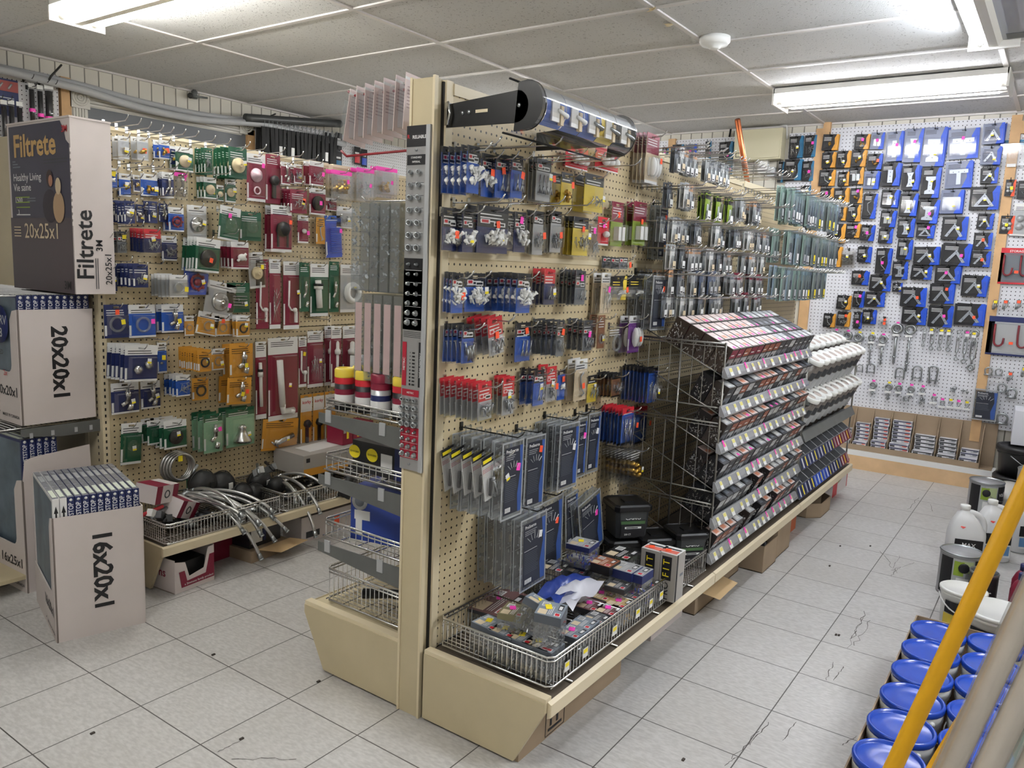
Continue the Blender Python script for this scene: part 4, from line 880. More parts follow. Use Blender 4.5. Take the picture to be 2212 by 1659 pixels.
# clear hardware organisers with printed fronts
rimw = clear('case_rim', (236, 238, 240), .2, .2, .35)
def organiser(w, h, d, rg, lines=12):
    b = MB().taper((-w / 2, 0, 0), (w / 2, d, h), .004, frost, None, True)
    for s_ in (-1, 1):
        b.box((s_ * w / 2 - .003, 0, h * .15), (s_ * w / 2 + .003, d * .3, h * .25), clr).box((s_ * w / 2 - .003, 0, h * .7), (s_ * w / 2 + .003, d * .3, h * .8), clr)
    b.box((-.014, d * .4, h), (-.010, d * .5, h + .02), frost).box((.010, d * .4, h), (.014, d * .5, h + .02), frost).box((-.014, d * .4, h + .016), (.014, d * .5, h + .022), frost)
    for y_ in (0, d - .0015): b.box((-w / 2 - .0012, y_, 0), (-w / 2 + .004, y_ + .0015, h), rimw).box((w / 2 - .004, y_, 0), (w / 2 + .0012, y_ + .0015, h), rimw).box((-w / 2, y_, h - .004), (w / 2, y_ + .0015, h + .001), rimw).box((-w / 2, y_, -.001), (w / 2, y_ + .0015, .004), rimw)
    out = [('case', b.mesh('case'))]
    b = MB().box((-w * .40, -.0008, h * .06), (w * .44, -.0002, h * .93), navy if 0 else M('slate_print', (40, 44, 56), .4))
    b.prism([(w * .44, h * .06), (w * .44, h * .93), (w * .30, h * .93), (w * .36, h * .6), (w * .24, h * .3), (w * .28, h * .06)], -.0012, -.0008, M('blue_sweep', (52, 84, 150), .4))
    b.text('ProSource', min(.014, w * .15), white, XF((-w * .36, -.0016, h * .88)), .02, 'LEFT')
    for k in range(3): b.front(-w * .36, h * (.82 - .025 * k), w * (.1 - .05 * k), h * (.828 - .025 * k), -.0016, silver)
    for k in range(5): a = -.9 + k * .45; b.tube([(w * .02 + .2 * w * math.sin(a), -.0016, h * .62 + .1 * w * math.cos(a)), (w * .02 + .36 * w * math.sin(a), -.0016, h * .62 + .28 * w * math.cos(a))], .0013, silver, 4)
    b.front(-w * .38, h * .55, w * .12, h * .556, -.0016, white)
    for k in range(lines): b.front(-w * .36, h * (.51 - .025 * k), w * (.1 + .1 * rg.random()), h * (.514 - .025 * k), -.0016, grey)
    b.front(-w * .34, h * .09, -w * .08, h * .15, -.0016, white)
    for k in range(5): b.front(-w * .32 + k * w * .045, h * .095, -w * .31 + k * w * .045, h * .145, -.002, blackp)
    out.append(('printed_front', b.mesh('printed_front')))
    b = MB()
    for i in range(3):
        b.box((-w * .48, d * .1, h * (.1 + .27 * i)), (w * .48, d * .9, h * (.104 + .27 * i)), frost)
    for i in range(14):
        p = Vector((rg.choice((-1, 1)) * rg.uniform(.3, .46) * w, rg.uniform(.2, .85) * d, rg.uniform(.05, .92) * h)); b.tube([p, p + Vector((rg.uniform(-.01, .01), 0, rg.uniform(-.014, .014)))], .0026, steel, 5)
    out.append(('hardware', b.mesh('hardware')))
    return out
def org_stack(rect, n_, xb, tags, where, tilt=0., hook=True, d=None):
    x0, y0, x1, y1 = rect; xm, ym = (x0 + x1) / 2, (y0 + y1) / 2; val = -.697
    lo, hi = .03, .34
    if d is None:
        t_ = at(xb, ym, 1, val - .03).x
        for _ in range(40):
            d = (lo + hi) / 2
            if at(x0, ym, 1, val - d).x > t_: lo = d
            else: hi = d
    pl = val - d; w = at(x1, ym, 1, pl).x - at(x0, ym, 1, pl).x; um = (at(x1, ym, 1, pl).x + at(x0, ym, 1, pl).x) / 2
    zt, zb = at(xm, y0, 1, pl).z, at(xm, y1, 1, pl).z
    rg = random.Random(int(x0)); th = min(.034, (d - .004) / n_ * .84)
    ps = organiser(w, zt - zb, th, rg)
    for k in range(n_):
        t = thing('organiser_box', 'clear organiser with dark printed front, %s' % where if k == 0 else ('one of the organisers behind the front one, %s' % where if n_ > 2 else 'second organiser, %s' % where),
                  'organiser', (um, pl + k * (d - .004) / n_, zb + rg.uniform(-.004, .004) * (k > 0)), 0, 'organisers %s' % where, (0, tilt + rg.uniform(-.02, .02), 0))
        for nm, me in ps: inst(nm, me, t)
        if k == 0:
            for c in tags:
                b = MB().box((-.009, -.002, -.011), (.009, -.0016, .011), dict(o=orange, p=pink, y=white)[c], XF((w * .25, 0, (zt - zb) * rg.uniform(.6, .85)), ry=.2)); b.obj('price_sticker', t)
    if hook: tag(inst('peg_hook', hook_mesh(d + .03, M('dark_wire')), None, (um, -.698, zt + .011)), 'dark hook through the organisers %s' % where, 'hook', 'organiser hooks')
org_stack((1085, 954, 1129, 1117), 5, 985, 'p', 'leftmost of the middle organiser row')
org_stack((1134, 943, 1175, 1097), 4, 1105, 'o', 'second from left in the middle organiser row')
org_stack((1207, 916, 1248, 1055), 4, 1165, 'y', 'third from left in the middle organiser row')
org_stack((1247, 903, 1266, 1029), 1, 1242, 'p', 'fourth from left in the middle organiser row')
org_stack((1269, 893, 1294, 1019), 1, 1264, 'y', 'rightmost of the middle organiser row')
org_stack((1127, 1114, 1180, 1264), 5, 1045, 'y', 'leftmost of the low organiser row', -.03)
org_stack((1164, 1078, 1216, 1225), 1, 1145, 'o', 'hanging in front at the right of the low row', -.06)
org_stack((1424, 444, 1441, 561), 2, 1412, 'o', 'high up beside the nail hooks')
org_stack((1408, 596, 1439, 712), 3, 1365, 'o', 'mid-height beside the nail hooks')
org_stack((1262, 1066, 1307, 1190), 1, 1240, 'p', 'leaning on the basket', -.25, False)
org_stack((1226, 1062, 1252, 1175), 1, 1222, '', 'leaning behind another on the basket', -.12, False)
# ---------------------------------------------------------------- left gondola: plumbing packs
LGT = ['''255 294 279 343 2 psi brs y; 296 296 320 346 2 psi brs o; 343 303 366 343 2 pbl brs o; 368 322 380 355 1 pn2 brs y; 379 318 417 370 2 pgr disc y; 441 320 459 376 4 pg2 s_ - 420; 494 319 533 385 5 pg2 wdisc y 459; 533 333 573 435 1 pbu funl p; 574 334 605 440 1 pb2 plun -; 607 350 627 399 2 pbu chr -; 635 355 652 396 2 pbu bits y; 668 349 699 401 2 pbu bits p; 716 369 760 440 2 zip brs p; 770 364 808 436 2 zip bits p; 812 362 858 428 2 zip kn p''',
'''230 363 253 407 1 pbl pvc t; 257 375 282 424 1 pbl brs y; 288 378 302 414 1 pnv brs y; 304 376 340 424 1 pbl brs y; 350 372 375 427 3 pnv chr - 338; 377 373 405 431 1 zip chr p; 440 383 467 429 3 pgr disc y 425; 468 400 483 434 1 pgr disc -; 486 386 509 437 1 pgr disc y; 627 410 663 460 4 pb2 scr oy 605; 668 407 703 464 1 pbu kdisc p; 704 428 727 455 1 pbu bits -''',
'''268 434 291 482 5 pn2 cdisc y 240; 295 442 310 481 1 pn2 cdisc y; 321 435 340 482 2 pn2 ring y; 343 440 362 480 1 pn2 chr y; 364 448 397 500 2 pbl gear -; 404 444 446 515 1 psi cdisc y; 469 446 514 519 1 pgr jar p 450 .12; 518 458 564 520 1 pg2 jar -; 585 444 630 544 2 pbu kflap o 570; 643 465 666 525 1 pbu egg p; 683 470 702 527 1 pg3 hk -; 705 466 740 556 1 plb brush p - -.07; 727 447 762 493 1 psi bits y''',
'''221 506 239 548 2 pn2 bits y; 253 500 273 546 2 gry bits t; 311 495 347 545 5 redb scr y 280; 349 510 382 563 1 pnv bits -; 420 515 472 588 5 pgr kdisc o 390 .08; 499 523 537 581 4 pbu wflap - 475; 540 545 573 622 1 psi wdisc t - -.1; 647 568 668 673 2 pg2 chr -; 670 570 709 683 1 pgr tube -; 711 565 732 674 1 pg2 chr -; 735 572 782 674 1 psi wring y''',
'''222 573 253 629 2 pn2 kring y; 287 571 320 621 5 pn2 bits y 250; 366 594 405 642 6 psi ring t 325; 398 577 450 637 1 plb gear y; 437 609 500 682 1 psi cdisc p - .2; 490 611 539 675 1 pg2 bolt y; 553 560 580 710 1 pb2 arm -; 582 560 606 710 1 pbu rod -; 612 565 646 711 1 pbu arm y''',
'''225 658 277 730 1 pn2 ring ot; 278 658 336 729 1 pbl ring p; 349 658 396 718 2 pbl chr t 338; 398 682 419 725 1 pgo ring -; 420 675 467 723 1 pgo ring y - .22; 464 682 496 725 1 pgo ring o; 510 682 539 727 3 pgo kring y 493; 664 715 698 836 1 pbu rod y; 715 705 737 834 2 pbu valve - 700; 740 704 774 834 1 pbu valve p''',
'''267 746 338 824 5 pnv hnd y 228 .05; 340 740 360 806 1 pbl hnd t; 427 756 456 803 9 pg3 kring y 385; 457 753 484 799 1 pgo ring y; 496 743 546 813 2 pg3 chr t 480; 552 738 575 905 1 pbu tube -; 579 729 643 906 1 pbu ltube y; 645 727 662 836 1 pbu arm t''',
'''240 826 300 893 1 pnv chr y; 304 823 346 882 1 pnv chr y; 380 810 410 856 4 pbl none - 355; 415 816 450 864 1 pg3 kring -; 489 816 541 873 2 pg3 chr to 470 .06''',
'''258 914 303 1003 1 pgr jar y - .06; 318 908 346 960 2 pgr jar -; 354 908 403 968 4 pgr kdisc y 325; 440 894 480 977 3 pmt chr p 415; 488 881 549 963 2 pmt shw y 470; 563 905 640 972 1 pg3 fauc y - .1''']
table(LGT, 1, 1.088, 0, 'plumbing pegboard', 'left plumbing pegboard', .022)
for px, py in ((262, 262), (290, 270), (312, 278), (338, 284), (360, 288), (386, 292), (414, 296), (450, 306), (483, 312), (525, 318), (560, 324), (600, 330), (640, 338), (672, 345), (266, 338), (296, 352), (316, 360), (340, 362), (370, 364), (450, 372), (483, 376), (262, 405), (295, 420), (345, 424), (365, 424), (460, 432), (520, 442), (640, 402), (660, 408), (262, 485), (296, 490), (500, 505), (690, 560), (700, 690), (265, 565), (340, 570), (350, 735), (560, 690)):
    p = at(px, py, 1, .95); o = inst('peg_hook', hook_mesh(.19, chrome), None, (max(p.x, .82), 1.087, p.z)); tag(o, 'one of the bare chrome hooks above the packs on the left plumbing pegboard', 'hook', 'bare hooks left gondola')
# ---------------------------------------------------------------- back wall: brackets and hinges
def z6(s): return ';'.join(' '.join(['%.0f' % (1680 + float(e.split()[0]) / 4.147), '%.0f' % (220 + float(e.split()[1]) / 4.147), '%.0f' % (1680 + float(e.split()[2]) / 4.147), '%.0f' % (220 + float(e.split()[3]) / 4.147)] + e.split()[4:]) for e in s.split(';'))
def z7(s): return ';'.join(' '.join(['%.0f' % (1680 + float(e.split()[0]) / 3.77), '%.0f' % (600 + float(e.split()[1]) / 3.77), '%.0f' % (1680 + float(e.split()[2]) / 3.77), '%.0f' % (600 + float(e.split()[3]) / 3.77)] + e.split()[4:]) for e in s.split(';'))
BW = [z6('400 290 540 430 4 bg kn -;690 290 815 425 3 bg kn p;830 275 950 425 2 bs hng p;980 265 1130 530 3 bs bar p;1130 240 1290 540 3 bs hour p;1290 230 1500 575 2 bs H y;1530 240 1810 510 1 bs Tp p;1840 190 2035 375 4 bs V y'),
 z6('400 450 520 590 4 bg kn y;525 440 645 590 4 bg hk y;660 430 790 575 3 bg kn y;800 465 935 605 4 bw kn o;930 550 1095 750 4 bw bar -;1115 570 1270 790 4 bw hour y;1285 590 1450 860 4 bw H y;1510 530 1750 770 2 bs Tp -;1820 400 2000 560 4 bs V y'),
 z6('370 610 510 750 3 bg hk y;540 625 640 750 3 bg s_ y;640 590 770 740 2 bg hng -;770 620 905 780 4 bs hng y;925 790 1080 945 3 bw bar y;1090 820 1250 1020 4 bw hour y;1250 875 1435 1085 3 bw H p;1460 790 1665 1000 3 bs Tp y;1820 590 1975 730 3 bw V y'),
 z6('380 770 500 860 2 bg kn p;505 770 635 905 3 bg kn y;650 770 760 910 2 bg kn p;760 820 880 1045 2 bw hk -;915 975 1055 1120 3 bw hng y;1075 1045 1225 1210 3 bw hour y;1240 1105 1400 1220 2 bw tri p;1470 1030 1700 1235 2 bw V y;1720 760 1985 965 2 bw tri y'),
 z6('510 935 610 1060 3 bg none -;620 920 740 1070 3 bg hk y;900 1135 1030 1265 2 bw hng y;1065 1235 1200 1410 4 bw hng y;1220 1300 1450 1460 3 bw V y;1465 1270 1725 1465 3 bw V p;1785 1000 1930 1140 2 bw V y'),
 z6('440 1090 600 1260 4 bg hk y;610 1090 735 1215 4 bg none p;740 1105 860 1245 3 bw none p;880 1310 1015 1540 2 bw hk p;1030 1430 1165 1590 2 bw H -;1190 1470 1375 1590 2 bw V y;1410 1465 1640 1625 2 bw tri p;1755 1175 1920 1320 2 bw V o'),
 z6('440 1300 570 1475 3 bg hk -;560 1310 690 1480 2 clr bits y;715 1300 835 1435 3 bw bits y;665 1515 810 1640 2 bw bits o;820 1550 1010 1690 2 bw V y;1030 1620 1120 1700 1 bw V y;1730 1335 1905 1475 2 bw V o;1645 1555 1880 1740 2 bw V y'),
 z7('480 145 595 255 2 bg hk y;610 110 700 240 2 bw hk p;710 115 870 235 2 bw V y;1000 80 1210 235 2 bw V o;1240 50 1440 210 2 bw V o'),
 z7('370 290 465 400 3 bg hk -;480 280 585 395 3 bg bits o;620 280 690 415 1 bw none p;690 260 800 375 3 bw bits y;825 320 905 405 1 clr bits oo;1010 240 1210 380 2 bw V y;1225 225 1425 400 2 bw V p;1440 210 1690 390 2 bw V o')]
table(BW, 0, XB - .02, -pi / 2, 'bracket display', 'back wall brackets', .011, M('dark_wire'), .03)
BT = [z6('105 305 225 500 3 bt rod y;235 300 345 495 2 bt bits p'), z6('0 535 50 720 2 bt kn y;55 515 210 700 4 bt rod y;220 530 325 710 2 bt bits p'), z6('205 750 300 830 2 bt none y')]
table(BT, 0, XB - .004, -pi / 2, 'electrical box strip', 'teal tool packs', .011, M('dark_wire'), .03)
BL = ['1452 312 1476 342 2 bt hk p;1481 312 1505 340 1 bs hk p;1524 305 1537 345 1 bt rod p;1554 306 1583 352 2 bt hk p', '1430 318 1444 336 1 bt none p;1570 354 1582 378 1 bt none p']
table(BL, 0, XB - .02, -pi / 2, 'pegboard left of electrical box', 'tool packs', .011, M('dark_wire'), .03)
BR = ['2171 388 2193 424 2 bo pads t;2198 390 2240 430 1 bo bits p', '2160 466 2190 505 1 bo pads t;2184 440 2240 510 1 psi pads o']
table(BR, 0, XB - .02, -pi / 2, 'far right pegboard', 'far right packs', .011, M('dark_wire'), .03)
# ================================================================ NAIL HOOKS AND BIN RACKS (bays two and three of the island)
def nail_pack(w, h, d, head, body, lab, long_=False):
    b = MB(); y = 0
    b.box((-w / 2, -.0008, 0), (-.006, .0008, h - .012), body).box((.006, -.0008, 0), (w / 2, .0008, h - .012), body).box((-.006, -.0008, 0), (.006, .0008, h - .018), body).box((-w / 2, -.0008, h - .006), (w / 2, .0008, h), head).box((-w / 2, -.0008, h - .012), (-.006, .0008, h - .006), head).box((.006, -.0008, h - .012), (w / 2, .0008, h - .006), head)
    b.front(-w / 2, h * .72, w / 2, h - .018, -.0012, head)
    b.taper((-w / 2, -d, 0), (w / 2, -.001, h * .97), .003, clrb if long_ else clr)
    b.front(-w * .34, h * .06, w * .3, h * .34, -d - .0005, lab).front(-w * .26, h * .09, w * .2, h * .14, -d - .0009, blackp).front(-w * .05, h * .34, w * .14, h * .62, -d - .0006, blackp)
    for k in range(4): b.tube([(-w * .3 + k * w * .2, -d * .5, h * .06), (-w * .26 + k * w * .18, -d * .5, h * (.55 if not long_ else .8))], .0016, steel, 4)
    return b.mesh('screw_pack')
NV = [nail_pack(.042, .098, .012, h_, bd, lb) for h_, bd, lb in ((silver, silver, tan), (grey, silver, white), (silver, white, tan), (dkgrey, grey, white), (M('faded_orange', (200, 150, 110), .5), silver, white))]
NG = nail_pack(.055, .125, .012, blackp, lime, white); NR = nail_pack(.042, .098, .012, burg, silver, white); NB = nail_pack(.042, .1, .012, M('slate_card', (84, 96, 120), .5), M('slate_card'), silver)
pal = M('pale_green_card', (172, 190, 180), .5); pal2 = M('pale_blue_card', (168, 180, 200), .5); pal3 = M('pale_lilac_card', (190, 178, 190), .5)
NLG = [nail_pack(.05, .175, .014, c_, c_, lb, True) for c_, lb in ((pal, silver), (pal2, white), (pal3, white), (silver, tagy))]
RZ = [1.835, 1.695, 1.565, 1.455, 1.355, 1.262]
for ri, z in enumerate(RZ):
    o_ = ORD[ri + 1]
    lab = 'small clear screw pack hanging in the %s hook row of the middle island section' % o_
    labb = 'small clear screw pack second on its hook, %s row, middle island section' % o_
    for ci in range(25):
        x = 2.03 + ci * .0455; rg = random.Random(ri * 100 + ci)
        dz = rg.uniform(-.004, .004); L = rg.choice((.25, .27, .29))
        tag(inst('wire_hook', hook_mesh(L, chrome, True), None, (x - .004, -.697, z + dz)), 'long double-wire hook in the %s hook row of the middle island section' % o_, 'hook', 'middle section hooks, %s row' % o_)
        if (ri == 0 and not (ci < 6 or 8 <= ci < 14)) or rg.random() < .06: continue
        d = rg.choice((.10, .12, .13, .15, .17)) if ri else .12
        me = rg.choice(NV)
        if ri == 1 and ci in (7, 9, 11, 13): me = NG
        elif ri == 1 and ci in (8, 10, 12): continue
        elif ri >= 4 and ci > 15: me = NR
        elif ri == 4 and 5 < ci < 11: me = NB
        h_ = .125 if me is NG else .098
        for k in range(2):
            tag(inst('screw_pack', me, None, (x + rg.uniform(-.002, .002), -.697 - d + k * .017, z + dz - h_ + .0155), (0, rg.uniform(-.04, .04), 0)), lab if k == 0 else labb, 'pack', 'screw packs, %s hook row' % o_ if k == 0 else 'second screw packs, %s hook row' % o_)
            if k == 0 and rg.random() < .07: pass
for ri, z in enumerate((1.80, 1.59, 1.40)):
    o_ = ORD[ri + 1]
    for ci in range(24):
        x = 3.225 + ci * .0465; rg = random.Random(900 + ri * 100 + ci); dz = rg.uniform(-.006, .006)
        tag(inst('wire_hook', hook_mesh(.30, chrome, True), None, (x - .004, -.697, z + dz)), 'long double-wire hook in the %s hook row of the far island section' % o_, 'hook', 'far section hooks, %s row' % o_)
        d = rg.choice((.17, .19, .21, .22)); me = NLG[rg.choice((0, 0, 1))] if ci < 12 else NLG[rg.choice((1, 2, 3))]
        for k in range(2): tag(inst('bolt_pack', me, None, (x + rg.uniform(-.003, .003), -.697 - d + k * .02, z + dz - .1595), (0, rg.uniform(-.03, .03), 0)), 'long pale clear pack %s, %s hook row, far island section' % ('at the front' if k == 0 else 'second on its hook', o_), 'pack', ('front' if k == 0 else 'second') + ' long packs, %s row' % o_)
# ---------------------------------------------------------------- sloping bin rack of nail boxes
SL = math.radians(25)
rack = thing('bin_rack', 'wire bin rack of nail boxes with price tagged front rails', 'bin rack', (1.985, -.70, .215))
XK = Matrix.Translation((-1.985, .70, -.215))
RAIL = [.995, .847, .703, .55, .405, .262]
wires = M('dull_wire', (150, 148, 142), .35, .9)
for x in (1.992, 3.168):
    b = MB()
    b.tube([(x, -1.108, .235), (x, -1.108, 1.11)], .0045, wires, 6, XK).tube([(x, -.93, .235), (x, -.93, 1.11)], .004, wires, 6, XK)
    for z0, z1 in ((.86, 1.105), (.53, .80), (.25, .48)):
        b.tube([(x, -1.108, z1), (x, -.74, z1)], .0042, wires, 5, XK).tube([(x, -1.108, z1 - .012), (x, -.74, z1 - .012)], .0025, wires, 5, XK).tube([(x, -1.108, z0), (x, -.74, z0)], .0036, wires, 5, XK)
        for k in range(8): y = -1.07 + k * .046; b.tube([(x + .002, y, z0 - .005), (x + .002, y, z1)], .0018, wires, 4, XK, caps=False)
    for z in RAIL: b.tube([(x, -1.105, z - .012), (x, -.74, z - .012 + .365 * math.tan(SL))], .0024, wires, 5, XK)
    b.obj('side_wires', rack)
railm = M('rail_grey', (176, 178, 182), .35, .2)
for ri, z in enumerate(RAIL):
    b = MB()
    for k in range(9): t_ = k / 8; y = -1.1 + .36 * t_; b.tube([(1.992, y, z - .014 + (y + 1.1) * math.tan(SL)), (3.168, y, z - .014 + (y + 1.1) * math.tan(SL))], .0018, wires, 4, XK, caps=False)
    b.obj('wire_shelf', rack)
    MB().prism([(-1.104, z + .022), (-1.110, z + .022), (-1.128, z - .014), (-1.122, z - .022), (-1.104, z - .016)], 1.985, 3.175, railm, XK, 0).prism([(-1.1112, z + .018), (-1.1275, z - .0125), (-1.129, z - .0125), (-1.1127, z + .018)], 1.99, 3.17, clear('tag_strip', (245, 245, 245), .18, .15, .05), XK, 0).obj('price_rail', rack)
    rg = random.Random(ri + 50)
    x = 2.02
    while x < 3.12:
        b = MB(); w = rg.choice((.028, .034)); u = lambda f, e: (0, -1.1114 - .0166 * f - e, z + .0185 - .0315 * f)
        def q(x0, x1, f0, f1, m, e):
            p0, p1 = u(f0, e), u(f1, e); b.quad([(x0, p1[1], p1[2]), (x1, p1[1], p1[2]), (x1, p0[1], p0[2]), (x0, p0[1], p0[2])], m, XK)
        q(x, x + w, .06, .95, white, .002); q(x + .003, x + w - .003, .1, .5, M('pale_yellow_tag', (228, 218, 130), .5), .0026)
        if rg.random() < .34: q(x + w * .1, x + w * .55, -.25, .5, pink, .0034)
        b.obj('price_tag', rack); x += w + rg.uniform(.03, .08)
fb = [M('nail_box_%d' % i, c, .45, noise=.12, nscale=60) for i, c in enumerate(((40, 36, 36), (58, 50, 46), (70, 58, 50), (30, 30, 34)))]
def nail_box(i):
    b = MB(); w, d, h = .072, .062, .104; m = fb[i % 4]
    b.box((-w / 2, 0, 0), (w / 2, d, h), m)
    b.front(-w * .46, h * .05, w * .46, h * .55, -.0006, (silver, grey, M('label_grey', (150, 146, 144), .5), dkgrey)[i % 4]).front(-w * .46, h * .60, w * .46, h * .94, -.0006, (M('rust_print', (150, 84, 60), .5), dkgrey, burg, silver)[i % 4]).front(-w * .36, h * .70, w * .1, h * .75, -.001, white).front(-w * .3, h * .16, w * .3, h * .20, -.001, blackp).front(-w * .3, h * .28, w * .05, h * .40, -.001, blackp)
    b.quad([(-w * .46, d * .08, h + .0006), (w * .46, d * .08, h + .0006), (w * .46, d * .92, h + .0006), (-w * .46, d * .92, h + .0006)], (M('blush_top', (214, 196, 190), .45), silver, M('blush_top'), dkgrey)[i % 4])
    b.quad([(-w * .3, d * .2, h + .001), (w * .2, d * .2, h + .001), (w * .2, d * .5, h + .001), (-w * .3, d * .5, h + .001)], (M('peach_print', (224, 150, 120), .5), white, white, grey)[i % 4])
    rg = random.Random(i)
    for sx in (-1, 1):
        for k in range(44): y, z = rg.uniform(.1, .9) * d, rg.uniform(.08, .8) * h; b.tube([(sx * (w / 2 + .0006), y, z), (sx * (w / 2 + .0006), y + rg.uniform(-.009, .009), z + rg.uniform(-.012, .012))], .0017, M('bright_nail', (206, 206, 204), .3, 1.), 3, caps=False)
    return b.mesh('nail_box')
NBX = [nail_box(i) for i in range(8)]
pkst = MB().box((-.009, 0, 0), (.009, .014, .0008), pink).mesh('sticker')
for ri, z in enumerate(RAIL):
    o_ = ORD[ri + 1]; deep = 4 if ri == 0 else 2
    for ci in range(15):
        x = 2.045 + ci * .0775; rg = random.Random(ri * 40 + ci)
        for k in range(deep):
            if ri and rg.random() < (.03 if k == 0 else .1): continue
            if ri >= 4 and rg.random() < .16: continue
            s_ = .0655 * k; y = -1.088 + s_ * math.cos(SL); zz = z - .004 + s_ * math.sin(SL)
            i = rg.choice((0, 2, 4, 6)) if ri == 0 and ci < 8 else (rg.choice((1, 5, 3)) if ri == 0 else rg.choice((0, 3, 7, 4, 1)))
            t = inst('nail_box', NBX[i], None, (x + rg.uniform(-.002, .002), y, zz), (SL, 0, rg.uniform(-.02, .02)))
            tag(t, 'dark nail box in the %s row of the %s shelf down, sloping bin rack' % ('front' if k == 0 else ORD[k + 1], o_), 'box', 'nail boxes, %s shelf, row %s' % (o_, ORD[k + 1]))
            if (ri == 0 and rg.random() < .5) or rg.random() < .12: inst('price_sticker', pkst, t, (0, .006, .1046))
# ---------------------------------------------------------------- tub rack and divided trays
tr = thing('tub_rack', 'grey rack of white-lidded tubs at the far end of the island', 'rack', (3.195, -.70, .215))
XT_ = Matrix.Translation((-3.195, .70, -.215))
for x in (3.2, 4.33):
    b = MB().tube([(x, -1.105, .22), (x, -1.105, .98)], .005, wires, 6, XT_).tube([(x, -1.105, .98), (x, -.74, .98)], .006, wires, 6, XT_)
    for k in range(5): b.tube([(x, -1.03 + k * .06, .25), (x, -1.03 + k * .06, .98)], .002, wires, 4, XT_, caps=False)
    b.obj('side_wires', tr)
for z in (.745, .553):
    MB().prism([(-1.10, z + .03), (-1.108, z + .03), (-1.13, z - .018), (-1.10, z - .018)], 3.2, 4.33, greysteel, XT_, 0).prism([(-1.1, z - .01), (-.72, z - .01 + .38 * math.tan(SL)), (-.72, z - .016 + .38 * math.tan(SL)), (-1.1, z - .016)], 3.2, 4.33, greysteel, XT_, 0).obj('sloping_shelf', tr)
def tub():
    b = MB().lathe([(.045, 0), (.048, .003), (.054, .19)], M('tub_contents', (104, 96, 90), .35, noise=.45, nscale=120), 18).lathe([(.0485, 0), (.0565, .195)], clr, 18, cap=False)
    for z0, z1, m in ((.03, .10, silver), (.105, .15, dkgrey)): b.add([((.0500 + .035 * z) * math.cos(a), (.0500 + .035 * z) * math.sin(a), z) for z in (z0, z1) for a in [-pi / 2 + (-.9 + .3 * k) for k in range(7)]], [(k, k + 1, 8 + k, 7 + k) for k in range(6)], m)
    b2 = MB().lathe([(.059, .192), (.061, .194), (.061, .214), (.057, .218), (.051, .218), (.049, .213), (.001, .213)], whitep, 22).lathe([(.03, .2132), (.03, .2136)], M('lid_label', (196, 182, 174), .5), 12)
    return b.mesh('tub'), b2.mesh('lid')
TB, TLD = tub()
for si, (z, rows) in enumerate(((.745, 2), (.553, 1))):
    for ci in range(9):
        for k in range(rows):
            rg = random.Random(si * 77 + ci * 5 + k)
            x = 3.265 + ci * .124; s_ = .13 * k; y = -1.035 + s_ * math.cos(SL); zz = z + .012 + .045 * math.sin(SL) + s_ * math.sin(SL)
            t = thing('nail_tub', 'white-lidded clear tub, %s row of the %s sloping tub shelf' % (ORD[k + 1], ('upper', 'lower')[si]), 'tub', (x, y, zz), 0, 'nail tubs, %s shelf, %s row' % (('upper', 'lower')[si], ORD[k + 1]), (SL, -.08 + rg.uniform(-.03, .03), 0)); t.scale = (.86, .86, .96)
            inst('tub', TB, t); inst('lid', TLD, t)
for si, z in enumerate((.40, .245)):
    t = thing('divided_tray', ('upper', 'lower')[si] + ' divided plastic tray with blue and red labels under the tubs', 'tray', (3.2, -1.1, z))
    b = MB().prism([(-.006, .048), (-.03, -.012), (.3, -.006), (.3, .0), (-.024, -.006), (-.002, .048)], 0, 1.12, clear('tray_plastic', (190, 196, 204), .12, .15, .2), None, 0)
    b.obj('tray_body', t)
    for k in range(10): MB().prism([(-.004, .046), (-.022, -.006), (.28, -.002), (.28, .10), (.05, .085)], k * .124, k * .124 + .002, clear('tray_divider', (150, 156, 166), .08, .15, .22), None, 0).tube([(k * .124 + .001, -.004, .046), (k * .124 + .001, .05, .085), (k * .124 + .001, .28, .10)], .0022, silver, 4).obj('divider', t)
    for k in range(18):
        c_ = (navy, royal, navy, burg)[min(3, int(k / 5)) if si else (0 if k < 11 else 3)]
        X = XF((k * .062 + .031, -.0186, .018), rx=-math.atan2(.024, .06))
        b = MB().front(-.028, -.029, .028, .029, -.002, c_, X).front(-.008, -.024, .008, .026, -.003, (white, tagy, silver)[k % 3], X)
        b.obj('printed_label', t)
